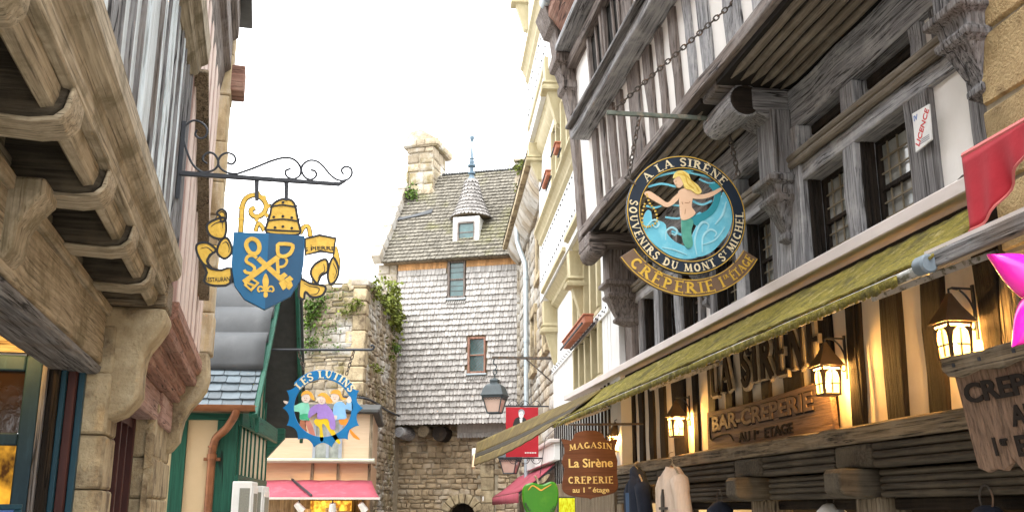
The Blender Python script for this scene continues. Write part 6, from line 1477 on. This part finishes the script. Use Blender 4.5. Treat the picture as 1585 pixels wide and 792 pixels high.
# ------------------------------------------------------------------ wall lanterns under the awning
def wall_lantern(u, v, label, e):
    c = R.px(u, v, -.15); x, y, z = -.15, c.y, c.z
    t = thing('wall_lantern', label, 'wall lantern', R, (x, y, z), 'wall lanterns of the timber house')
    h, w, w2 = .165, .050, .057; K = .64
    fr_ = MB()
    for sx in (-1, 1):
        for sy in (-1, 1): fr_.bar((x + sx * w, y + sy * w, z + .012), (x + sx * w2, y + sy * w2, z + h), .011, .011, up=(1, 0, 0))
    fr_.box(x - .056, x + .056, y - .056, y + .056, z, z + .012)
    for q in (-1, 1):
        fr_.box(x + q * .06 - .005, x + q * .06 + .005, y - .065, y + .065, z + h, z + h + .012); fr_.box(x - .055, x + .055, y + q * .06 - .005, y + q * .06 + .005, z + h, z + h + .012)
    part(fr_, 'lantern_frame', lamp_copper, t)
    for ax in (0, 1):
        for q in (-1, 1):
            m = MB()
            def P3(s_, hh, d=0, ax=ax, q=q):
                k = w + (w2 - w) * hh / h + d; s_ = s_ * K; return (x + q * k, y + s_, z + hh) if ax == 0 else (x + s_, y + q * k, z + hh)
            pts = [(-.062, .016), (.062, .016), (.066, .10), (.055, .13), (.03, .146), (0, .15), (-.03, .146), (-.055, .13), (-.066, .10)]
            vs = [P3(a, b, -.004) for a, b in pts] + [P3(a, b, .0) for a, b in pts]; n = len(pts)
            gl = part(m.add(vs, [tuple(range(n)), tuple(range(2 * n - 1, n - 1, -1))] + [(i, (i + 1) % n, n + (i + 1) % n, n + i) for i in range(n)]), 'glass_pane', glass_lit, t)
            m = MB(); m.bar(P3(0, .016, .003), P3(0, .15, .003), .007, .006, up=(1, 0, 0)).bar(P3(-.07, .07, .003), P3(.07, .07, .003), .007, .006)
            out = [(-.078, .014), (-.066, .014), (-.069, .10), (-.057, .133), (-.03, .15), (0, .154), (.03, .15), (.057, .133), (.069, .10), (.066, .014), (.078, .014), (.087, .155), (-.087, .155)]
            vs = [P3(a, b, .002) for a, b in out] + [P3(a, b, .006) for a, b in out]; n = len(out)
            m.add(vs, [tuple(range(n)), tuple(range(2 * n - 1, n - 1, -1))] + [(i, (i + 1) % n, n + (i + 1) % n, n + i) for i in range(n)])
            part(m, 'glazing_bars', lamp_copper, gl)
    m = MB(); r0, zt = .083, z + h + .012
    vs = [(x - r0, y - r0, zt), (x + r0, y - r0, zt), (x + r0, y + r0, zt), (x - r0, y + r0, zt)] + [(x - .036, y - .036, zt + .085), (x + .036, y - .036, zt + .085), (x + .036, y + .036, zt + .085), (x - .036, y + .036, zt + .085)] + [(x - .008, y - .008, zt + .15), (x + .008, y - .008, zt + .15), (x + .008, y + .008, zt + .15), (x - .008, y + .008, zt + .15)]
    fs = [(3, 2, 1, 0), (8, 9, 10, 11)] + [(a + i, a + (i + 1) % 4, a + 4 + (i + 1) % 4, a + 4 + i) for a in (0, 4) for i in range(4)]
    part(m.add(vs, fs), 'roof', lamp_copper, t, ang=10)
    za = zt + .165
    m = MB().tube([(x, y, zt + .14), (x, y, za + .004), (x + .02, y, za + .012), (-.03, y, za + .01)], .006, 6); part(m, 'arm', iron, t)
    pts = [(x + .02, y, za + .01), (x + .06, y, za - .0), (x + .1, y, za - .04), (x + .125, y, za - .1), (x + .13, y, za - .16), (x + .115, y, za - .19), (x + .098, y, za - .185), (x + .098, y, za - .168)]
    part(MB().tube(smooth_open(pts, 4), .0055, 6), 'scroll', iron, t)
    m = MB().bar((-.022, y, za + .03), (-.022, y, za - .24), .018, .01, up=(1, 0, 0)); part(m, 'back_plate', iron, t)
    b = MB().lathe([(.005, 0), (.014, .014), (.017, .03), (.012, .05), (.006, .06)], (x, y, z + .035), 10)
    part(b, 'bulb', bulb_m, t)
    lamp_light(R, (x, y, z + .128), e, t, .045, (1, .52, .13))
wall_lantern(1480, 557, 'lit copper wall lantern beside the wooden sign at the right edge', 26)
wall_lantern(1283, 612, 'lit copper wall lantern at the end of the carved bar board', 36)
wall_lantern(1048, 676, 'lit copper wall lantern over the cream sweater', 36)
wall_lantern(953, 699, 'lit copper wall lantern behind the brown shop sign, farthest of the four', 30)

# ------------------------------------------------------------------ hanging street lanterns
def street_lantern(x, y, z, label, yb, x1):
    t = thing('street_lantern', label, 'street lantern', B, (x, y, z), 'black street lanterns')
    n = 4; m = MB(); g = MB()
    R4 = lambda r, zz: [(x + 1.12 * r * math.cos(math.pi / 4 + math.pi / 2 * k - .35), y + 1.12 * r * math.sin(math.pi / 4 + math.pi / 2 * k - .35), zz) for k in range(4)]
    lo, hi = R4(.13, z), R4(.215, z + .27)
    for a, b in zip(lo, hi): m.bar(a, b, .018, .018, up=(1, 0, 0))
    for i in range(4): m.bar(lo[i], lo[(i + 1) % 4], .02, .02); m.bar(hi[i], hi[(i + 1) % 4], .026, .03)
    part(m, 'lantern_frame', lamp_black, t)
    for i in range(4):
        a, b, c, d = lo[i], lo[(i + 1) % 4], hi[(i + 1) % 4], hi[i]
        q = [Vector(p).lerp(Vector((x, y, p[2])), .05) for p in (a, b, c, d)]; q2 = [Vector(p).lerp(Vector((x, y, p[2])), .09) for p in (a, b, c, d)]
        part(MB().add(q + q2, [(0, 1, 2, 3), (7, 6, 5, 4)] + [(k, (k + 1) % 4, 4 + (k + 1) % 4, 4 + k) for k in range(4)]), 'glass_pane', lamp_pink, t)
    m = MB()
    for i in range(4):
        a, b = Vector(hi[i]), Vector(hi[(i + 1) % 4])
        for k in range(7):
            c = a.lerp(b, (k + .5) / 7); m.tube([c + (b - a).normalized() * .02 * math.cos(t_) + Vector((0, 0, -.035 + .02 * math.sin(t_))) for t_ in [math.pi * 2 * w / 8 for w in range(8)]], .004, 4, closed=True)
    part(m, 'frieze', lamp_black, t)
    vs = []; prof = [(.25, .28), (.255, .30), (.235, .33), (.21, .40), (.17, .46), (.12, .49), (.085, .50), (.085, .53), (.095, .535), (.09, .57), (.04, .585), (.02, .60)]
    for r, zz in prof: vs += R4(r, z + zz)
    fs = [(3, 2, 1, 0), tuple(range(len(vs) - 4, len(vs)))] + [(i * 4 + k, i * 4 + (k + 1) % 4, i * 4 + 4 + (k + 1) % 4, i * 4 + 4 + k) for i in range(len(prof) - 1) for k in range(4)]
    part(MB().add(vs, fs), 'roof', lamp_black, t, bev=.006, ang=20)
    zb = z + .95
    m = MB().tube([(x, y, z + .6), (x, y, z + .66)], .012, 6)
    m.tube([(x + .03 * math.cos(a), y, z + .70 + .045 * math.sin(a)) for a in [2 * math.pi * k / 12 for k in range(12)]], .010, 6, closed=True)
    m.tube(smooth_open([(x, y, z + .73), (x + .03, y, z + .80), (x - .03, y, z + .86), (x, y, zb)], 4), .011, 6)
    part(m, 'hook', lamp_black, t)
    m = MB().bar((x - .05, y, zb), (x1, y, zb), .035, .045); part(m, 'bracket_bar', iron_rust, t)
    m = MB().bar((x + .55, y, zb - .02), (x1, y, zb - .42), .022, .022); part(m, 'bracket_brace', iron_rust, t)
street_lantern(-1.0, 5.7, 3.30, 'black street lantern with pink glass hanging from a bar before the shingled tower', 5.7, .0)
street_lantern(-.56, 8.0, 2.37, 'black street lantern half hidden under the olive awning', 8, .06)

# ------------------------------------------------------------------ red banner with a portrait
bs = thing('banner_sign', 'red banner with a black and white portrait, hung between scrolled iron bars', 'banner', B, (-.45, 6.4, 2.62))
m = MB().box(-.757, -.178, 6.39, 6.41, 2.60, 3.47); bp = part(m, 'panel', banner_red, bs)
f = Flat(B, 6.39, (560, 480, 2.54))
m = MB(); f.poly(m, [(596, 470), (600, 430), (620, 418), (640, 422), (650, 440), (645, 470)], .004, -.001, 3); part(m, 'portrait_jacket', P_['dark'], bp)
m = MB(); f.poly(m, [(620, 424), (632, 424), (630, 444), (622, 440)], .006, .001, 0); f.poly(m, [(617, 402), (620, 394), (632, 394), (637, 404), (634, 420), (625, 424), (618, 416)], .006, .001, 3); part(m, 'portrait_face', P_['white'], bp)
m = MB(); f.poly(m, [(615, 404), (618, 392), (628, 388), (638, 394), (640, 408), (635, 404), (632, 396), (622, 397)], .008, .003, 3); f.stroke(m, [(621, 408), (625, 408)], 1.6, .008, .005, 0); f.stroke(m, [(629, 408), (633, 408)], 1.6, .008, .005, 0); part(m, 'portrait_hair', P_['grey'], bp)
m = MB()
for i in range(7): m.box(-.42 + i * .03, -.40 + i * .03, 6.386, 6.39, 2.66, 2.685)
part(m, 'small_white_marks', P_['white'], bp)
for z, s_ in ((3.49, 1), (2.58, -1)):
    m = MB().tube([(-.80, 6.4, z), (.05, 6.4, z)], .013, 6)
    for cx in (-.62, -.42, -.22):
        for q in (-1, 1):
            m.tube(smooth_open([(cx, 6.4, z + s_ * .10), (cx + q * .05, 6.4, z + s_ * .08), (cx + q * .09, 6.4, z + s_ * .02), (cx + q * .06, 6.4, z + s_ * .012), (cx + q * .045, 6.4, z + s_ * .035), (cx + q * .06, 6.4, z + s_ * .045)], 4), .006, 5)
    part(m, 'scrolled_bar', iron, bs)
pc = thing('pink_awning', 'faded pink canvas awning low on the right under the red banner', 'awning', B, (-.5, 9, 2))
m = MB().grid(10, 4, lambda a, b: (.0 - .62 * b, 5.4 + 7.4 * a, 2.45 - .47 * b - .03 * math.sin(math.pi * b))); part(m, 'canopy', pink_cloth, pc, solid=.012)
m = MB().grid(20, 2, lambda a, b: (-.62, 5.4 + 7.4 * a, 1.97 - .16 * b - .012 * math.sin(a * 60) * b)); part(m, 'valance', pink_cloth, pc, solid=.01)
m = MB()
for i in range(6): m.box(-1.012, -1.006, 9.1 + i * .09, 9.15 + i * .09, 1.89 - .02 * (i % 2), 1.96)
part(m, 'white_print', P_['white'], pc)
part(MB().bar((.0, 5.42, 2.40), (-.61, 5.42, 1.96), .03, .03), 'awning_arm', iron, pc)
sg = thing('shop_fascia', 'slanting grey white fascia board above the pink awning', 'fascia', B, (-.1, 7, 2.7))
part(MB().box(-.10, -.0, 4.7, 9.5, 2.47, 2.74), 'board', white_paint, sg, bev=.01); part(MB().box(-.18, .0, 4.65, 9.6, 2.743, 2.80), 'moulding', alu, sg, bev=.01)

# ------------------------------------------------------------------ letters and boards on the timber house
ln = thing('house_lettering', 'tall dark wooden letters reading La Sirène fixed across the timber studs', 'lettering', R, (-.04, 7.4, 2.6))
def rside(y_c, z0, x):     # text on the long wall reads towards the camera's right, i.e. towards smaller y
    return lambda s, t, o: (x - o, y_c - s, z0 + t)
edge = surf('letter_edge', (.50, .41, .28), (.38, .30, .2), s=(20, 20, 20), rough=.7, bump=.1)
m = MB(); serif_text(m, 'LA SIRENE', rside(7.385, 2.615, -.03), .30, .16, .022, serif=.7, weight=1.7, fit=2.08); part(m, 'letter_edges', edge, ln)
m = MB(); serif_text(m, 'LA SIRENE', rside(7.385, 2.624, -.03), .283, .16, .034, serif=.5, weight=1.05, fit=2.04); part(m, 'letter_faces', carved_dark, ln)
bb = thing('bar_board', 'carved wooden board reading Bar-Creperie au 1er Etage along the wall', 'sign board', R, (-.05, 7.4, 2.14))
m = MB(); pts = [(8.51, 2.142), (8.49, 2.49), (8.3, 2.485), (7.6, 2.475), (6.9, 2.48), (6.26, 2.497), (6.235, 2.165), (6.6, 2.15), (7.6, 2.147)]
m.prism(pts, -.075, -.035, 'yz'); b1 = part(m, 'board', carved, bb, bev=.008)
m = MB(); font_text(m, 'BAR-CREPERIE', rside(7.42, 2.325, -.075), .115, .028, .012, fit=1.86); l1 = part(m, 'carved_letters', M['carved_board_edge'] if 'carved_board_edge' in M else surf('carved_letter_face', (.20, .125, .075), (.14, .085, .05), s=(20, 20, 20), rough=.7, bump=.2), b1)
m = MB(); font_text(m, 'BAR-CREPERIE', rside(7.435, 2.317, -.075), .128, .045, .004, fit=1.90); part(m, 'letter_shadow_paint', carved_dark, l1)  # dark offset copy painted as the shadow of the letters
m = MB(); font_text(m, 'AU 1   ETAGE', rside(7.3, 2.2, -.075), .07, .03, .007, fit=.98); font_text(m, 'er', rside(7.42, 2.235, -.075), .036, .02, .007); part(m, 'carved_letters', carved_dark, b1)
m = MB().tube(smooth_open([(-.08, 8.40, 2.44), (-.08, 8.42, 2.35), (-.08, 8.40, 2.26), (-.08, 8.3, 2.27), (-.08, 8.15, 2.28), (-.08, 7.98, 2.27), (-.08, 7.9, 2.22)], 4), .006, 5)
part(m, 'carved_flourish', carved_dark, b1)
wsn = thing('wooden_sign', 'hanging plank sign with a ragged foot reading Creperie au 1er Etage at the right edge', 'sign', R, (-.42, 3.95, 1.86))
XS1 = -.45
def tilt(x, y, z): return (x + (2.28 - z) * .16, y, z)
m = MB(tilt); n = 7
for i in range(n):
    a = 4.355 - i * .115; b = a - .112
    z0 = 1.865 + rnd.uniform(-.012, .02) + (.03 if i in (2, 5) else 0); z1 = 1.865 + rnd.uniform(-.012, .02)
    m.prism([(a, z0), ((a + b) / 2, min(z0, z1) - .012), (b, z1), (b, 2.26), (a, 2.26)], XS1, XS1 + .024, 'yz')
part(m, 'planks', carved_z, wsn, bev=.004)
m = MB(tilt); top = [(4.40, 2.285), (4.38, 2.335), (4.1, 2.325), (3.8, 2.335), (3.52, 2.33), (3.5, 2.25), (3.62, 2.255), (3.75, 2.24), (3.9, 2.255), (4.02, 2.24), (4.15, 2.256), (4.28, 2.238), (4.36, 2.25)]
m.prism(top, XS1 - .026, XS1 - .002, 'yz'); rl = part(m, 'top_rail', M['brown_wood_y'], wsn, bev=.006)
m = MB(tilt)
for y in (4.3, 4.12, 3.9, 3.7): m.box(XS1 - .031, XS1 - .026, y - .008, y + .008, 2.285, 2.30)
part(m, 'rivets', iron, rl)
mt = lambda yc, z0: (lambda s, t, o: tilt(XS1 - o, yc - s, z0 + t))
m = MB(); font_text(m, 'CREPERIE', mt(3.955, 2.135), .078, .035, .006, fit=.72); font_text(m, 'AU', mt(3.965, 2.02), .078, .035, .006, fit=.17)
font_text(m, '1', mt(4.2, 1.915), .07, .035, .006); font_text(m, 'er', mt(4.14, 1.95), .04, .03, .006); font_text(m, 'ETAGE', mt(3.86, 1.905), .078, .035, .006, fit=.42)
part(m, 'burnt_letters', carved_dark, wsn)
for y in (4.2, 3.7): part(MB().bar((XS1 + .03, y, 2.29), (-.0, y, 2.29), .03, .03), 'support_arm', iron_rust, wsn)
lc = thing('licence_plate', 'small white plate with a red diagonal Licence lettering on a grey post by the window', 'plate', R, (-.06, 4.97, 3.55))
pts = [(4.895, 3.56), (5.05, 3.545), (5.045, 3.765), (4.885, 3.755)]
lp = part(MB().prism(pts, -.078, -.068, 'yz'), 'panel', P_['paper'], lc, bev=.002)
def diag(s, t, o, c=(4.965, 3.655), a=math.radians(52)):
    return (-.078 - o, c[0] - (s * math.cos(a) - t * math.sin(a)), c[1] + s * math.sin(a) + t * math.cos(a))
m = MB(); font_text(m, 'LICENCE', lambda s, t, o: diag(s, t - .02, o), .04, .015, .002, fit=.2); part(m, 'lettering', P_['red'], lp)
m = MB(); font_text(m, 'IV', rside(5.015, 3.715, -.078), .03, .01, .002, fit=.035); part(m, 'blue_mark', P_['blue'], lp)
m = MB().box(-.0795, -.078, 4.91, 4.985, 3.592, 3.596).box(-.0795, -.078, 4.91, 4.995, 3.582, 3.586).box(-.0795, -.078, 4.91, 5.01, 3.572, 3.576); part(m, 'small_print', P_['grey'], lp)

# ------------------------------------------------------------------ right edge: golden stone house, red awning, balloon
sh_ = thing('golden_stone_house', 'house of rough golden stone blocks rising above the red awning at the right edge', 'house', R, (0, 3, 0))
part(MB().box(-.05, 3, .2, 4.1, 0, 2.8).box(-.1, 3, .2, 4.40, 2.81, 8), 'core_wall', mortar, sh_)
m = MB().stones(1.0, 4.41, 2.82, 7.8, lambda a, b, d: (-.11 - d, a, b), .36, .6, .014, gap=.022, tall=.12, wob=.03, inset=(.05, .08)); part(m, 'stone_blocks', stone_gold, sh_, ang=50)
part(MB().prism([(-.3, 8.0), (1.5, 10), (3.2, 8.0)], .1, 4.3, 'xz'), 'roof', slate_dark, sh_)
ra = thing('red_awning', 'bright red canvas awning with a curved scalloped valance at the right edge', 'awning', R, (-.3, 3.2, 3))
XR_ = -.45
part(MB().tube([(XR_, 4.1, 3.16), (XR_, 1.6, 3.14)], .018, 8), 'front_bar', red_trim, ra)
part(MB().grid(16, 6, lambda a, b: (XR_ + .40 * b, 4.1 - 2.5 * a, 3.165 + .03 * b - .02 * math.sin(math.pi * b) + .004 * math.sin(a * 30))), 'canopy', red_cloth, ra, solid=.008)
def scal(y):
    q = ((4.1 - y) % .84) / .84
    return .33 - .16 * (1 - math.cos(2 * math.pi * min(1, max(0, (q - .06) / .88)))) * .62
def val(a, b):
    y = 4.1 - 2.5 * a; d = scal(y) * b
    return (XR_ - .012 - .02 * b * math.sin(a * 45) * b - .012 * math.sin(a * 110) * b, y, 3.15 - d)
part(MB().grid(120, 10, val), 'valance', red_cloth, ra, solid=.006)
part(MB().tube([(val(i / 120, 1)[0] - .004, val(i / 120, 1)[1], val(i / 120, 1)[2]) for i in range(121)], .006, 6), 'valance_piping', red_trim, ra)
c = R.py(1636, 452, 3.2); kx = abs(R.py(1637, 452, 3.2).x - c.x)
bl = thing('star_balloon', 'shiny magenta foil star balloon cut by the right edge of the view', 'balloon', R, tuple(c))
def star(r, n=80, d=1):
    out = []
    for i in range(n):
        a = 2 * math.pi * i / n; q = ((a - math.radians(153)) / (2 * math.pi / 5)) % 1; q = min(q, 1 - q) * 2
        out.append((a, (112 - 62 * q ** .75) * kx * r))
    return out
vs = []; fs = []; L_ = [(1, 0), (.985, .10), (.93, .24), (.8, .42), (.55, .6), (.25, .68), (.02, .7)]
rows = [(k, -h) for k, h in L_[::-1]] + L_[1:]
for k, h in rows:
    for a, r in star(1): vs.append((c.x + r * k * math.cos(a), 3.2 + h * 50 * kx * (1 if k < 1 else 0) * (.5 + .5 * min(1, 50 * kx / r)), c.z + r * k * math.sin(a)))
n = 80
for i in range(len(rows) - 1):
    for k in range(n): fs.append((i * n + k, i * n + (k + 1) % n, (i + 1) * n + (k + 1) % n, (i + 1) * n + k))
fs += [tuple(range(n)), tuple(range(len(vs) - 1, len(vs) - n - 1, -1))]
part(MB().add(vs, fs), 'foil_body', balloon, bl, ang=80)
b0 = R.py(1582, 470, 3.22); m = MB()
for k in range(4): m.tube(smooth_open([(b0.x + .012 * k, 3.2 + .01 * k, b0.z), (b0.x + .01 * k - .01, 3.2, b0.z - .06), (b0.x + .012 * k + .008, 3.21, b0.z - .12), (b0.x + .011 * k, 3.2, b0.z - .17)], 4), .004, 5)
part(m, 'streamers', surf('pink_ribbon', (.85, .45, .65), rough=.4, bump=.05), bl)
part(MB().tube([(c.x, 3.2, c.z - .2), (c.x + .01, 3.2, 1.4), (c.x, 3.2, .9)], .002, 4), 'string', P_['white'], bl)

# ------------------------------------------------------------------ goods hung out in front of the shop
def garment(name, label, y, x, ztop, mat_, wid, ln_, sleeves=True, hood=False, col2=None):
    t = thing(name, label, 'garment', R, (x, y, ztop))
    nn = 48
    def ring(z, w, d, ph):
        return [(x + d * math.sin(a) * (1 + .28 * math.sin(6 * a + ph * .6)), y + w * math.cos(a) * (1 + .07 * math.sin(5 * a + ph * .7)), z + .012 * math.sin(3 * a)) for a in [2 * math.pi * k / nn for k in range(nn)]]
    prof = [(0, .06, .05), (-.02, .10, .06), (-.05, wid * .55, .075), (-.09, wid * .86, .085), (-.16, wid * .92, .09), (-.3, wid * .88, .09), (-.5, wid * .95, .1), (-ln_, wid * 1.02, .11), (-ln_, wid * .95, .09)]
    vs = []; fs = []
    for i, (dz, w, d) in enumerate(prof): vs += ring(ztop + dz, w, d, i * .35)
    for i in range(len(prof) - 1):
        for k in range(nn): fs.append((i * nn + k, i * nn + (k + 1) % nn, (i + 1) * nn + (k + 1) % nn, (i + 1) * nn + k))
    fs.append(tuple(range(nn - 1, -1, -1)))
    part(MB().add(vs, fs), 'body', mat_, t, ang=70)
    for s_ in (-1, 1):
        m = MB(); m.tube(smooth_open([(x, y + s_ * wid * .75, ztop - .10), (x - .01, y + s_ * wid * 1.02, ztop - .2), (x - .0, y + s_ * wid * 1.18, ztop - .42), (x - .01, y + s_ * wid * 1.25, ztop - .66)], 4), [.075] * 4 + [.068] * 4 + [.058] * 4 + [.05], 12)
        part(m, 'sleeve', mat_, t, ang=60)
    if hood:
        m = MB(); m.lathe([(.10, 0), (.105, .04), (.095, .09), (.07, .13), (.03, .16)], (0, 0, 0), 16); m.v = [(x + .02 + q[0] * .75 - q[2] * .15, y + q[1] * .95 + q[2] * .4 + .012 * math.sin(q[2] * 60), ztop - .06 + q[2] * .95) for q in m.v]; part(m, 'hood', mat_, t, ang=60)
        m = MB().box(x - .105, x - .095, y - .07, y + .06, ztop - .6, ztop - .15); part(m, 'front_panel', col2, t, bev=.01)
    m = MB().tube(smooth_open([(x, y - wid * .7, ztop - .055), (x, y - .05, ztop + .015), (x, y, ztop + .03), (x, y + .05, ztop + .015), (x, y + wid * .7, ztop - .055)], 4), .009, 6)
    m.tube(smooth_open([(x, y, ztop + .03), (x, y, ztop + .07), (x - .02, y, ztop + .09), (x - .02, y, ztop + .12), (x + .01, y, ztop + .13)], 4), .004, 5)
    part(m, 'clothes_hanger', M['straw_wood_y'], t)
    return t
g1 = garment('hooded_jacket', 'dark navy hooded jacket hung from the beam left of the cream sweater', 9.52, -.40, 2.0, cloth_navy, .21, .72, hood=True, col2=cloth_blue)
g2 = garment('sweater', 'cream sweater on a hanger with a dark sword print, under the third wall lantern', 8.47, -.40, 2.03, cloth_cream, .23, .68)
m = MB().prism([(8.40, 1.45), (8.44, 1.45), (8.43, 1.8), (8.39, 1.86), (8.385, 1.8)], -.522, -.494, 'yz').box(-.522, -.494, 8.33, 8.49, 1.70, 1.72)
part(m, 'sword_print', P_['dark'], g2)
f = Flat(R, 9.0, (740, 560, 3.414))
ap = thing('apple_sign', 'glossy bright green apple shaped sign with dark lettering round its foot', 'sign', R, (-1.41, 9, 1.7))
AP = [(232, 690), (244, 652), (282, 636), (315, 643), (334, 646), (352, 642), (385, 630), (412, 644), (424, 692), (416, 752), (392, 802), (352, 830), (328, 824), (300, 830), (262, 804), (238, 752)]
m = MB(); f.poly(m, AP, .02, -.02, 3); ab = part(m, 'apple', apple, ap, bev=.012)
m = MB(); f.stroke(m, [(262, 676), (284, 652), (310, 664), (330, 676), (352, 664), (384, 646)], 8, .024, .018, 4, taper=True); part(m, 'painted_rim', P_['hair'], ab)
m = MB(); f.stroke(m, [(318, 650), (312, 620), (300, 600)], 9, .012, -.012, 3); f.poly(m, [(320, 640), (335, 615), (360, 596), (380, 590), (366, 614), (345, 636)], .01, -.004, 2); part(m, 'stalk', M['straw_wood_z'], ap)
ac = f.p((328, 715)); ar = abs(f.p((420, 715))[0] - ac[0])
m = MB(); font_text(m, 'PRODUI', arc_map(ac, ar * 1.0, math.radians(214), 8.98, True), .022, .01, .003, fit=.085); font_text(m, 'CALE', arc_map(ac, ar * 1.0, math.radians(318), 8.98, True), .022, .01, .003, fit=.06); part(m, 'lettering', P_['dark'], ab)
part(MB().tube([(ac[0], 9, f.p((300, 600))[1]), (ac[0] + .05, 9, 2.3), (ac[0] + .4, 9.2, 2.62)], .003, 5), 'hanging_wire', iron, ap)
yl = thing('lit_sign', 'glowing yellow green lit panel beside the apple sign, under the brown board', 'lit sign', R, (-1.17, 9.3, 1.5))
a, b = R.py(866, 770, 9.3), R.py(890, 792, 9.3)
m = MB().box(a.x, b.x, 9.3, 9.33, 1.45, a.z); part(m, 'panel', neon, yl)
m = MB().box(a.x - .012, b.x + .012, 9.331, 9.36, 1.43, a.z + .012).bar(((a.x + b.x) / 2, 9.345, 0), ((a.x + b.x) / 2, 9.345, 1.43), .03, .03, up=(0, 1, 0)); part(m, 'frame', iron, yl)
# stock inside the dark shop
def hat(y, z, x, c, label):
    t = thing('hung_bag', label, 'bag', R, (x, y, z))
    part(MB().lathe([(.02, -.34), (.11, -.33), (.12, -.2), (.10, -.06), (.05, -.01), (.02, 0)], (x, y, z), 12), 'bag', c, t, ang=60)
    part(MB().tube([(x, y + .05 * math.cos(a), z + .03 + .06 * math.sin(a)) for a in [2 * math.pi * k / 12 for k in range(12)]], .005, 5, closed=True), 'handle', iron_rust, t)
hat(6.55, 1.74, .02, P_['white'], 'pale bag hanging in the shop opening under the large corbel')
hat(7.9, 1.76, -.22, cloth_navy, 'dark bag hanging by its ring right of the cream sweater')
hat(4.75, 1.72, -.1, cloth_navy, 'dark bag hanging under the wooden sign')
for nme, x, y, e in (('shop', .7, 10.4, 7), ('shop', .8, 7.0, 1.5)):
    t = thing('shop_lamp', 'warm lamp inside the souvenir shop ' + ('near the brown sign' if y > 9 else 'behind the large corbel'), 'lamp', R, (x, y, 1.95))
    part(MB().lathe([(.03, 0), (.07, -.03), (.06, -.09), (.02, -.11)], (x, y, 1.955), 12), 'bulb', bulb_m if 0 else glow('shop_bulb', (1, .7, .3), 6), t)
    lamp_light(R, (x, y, 1.75), e, t)
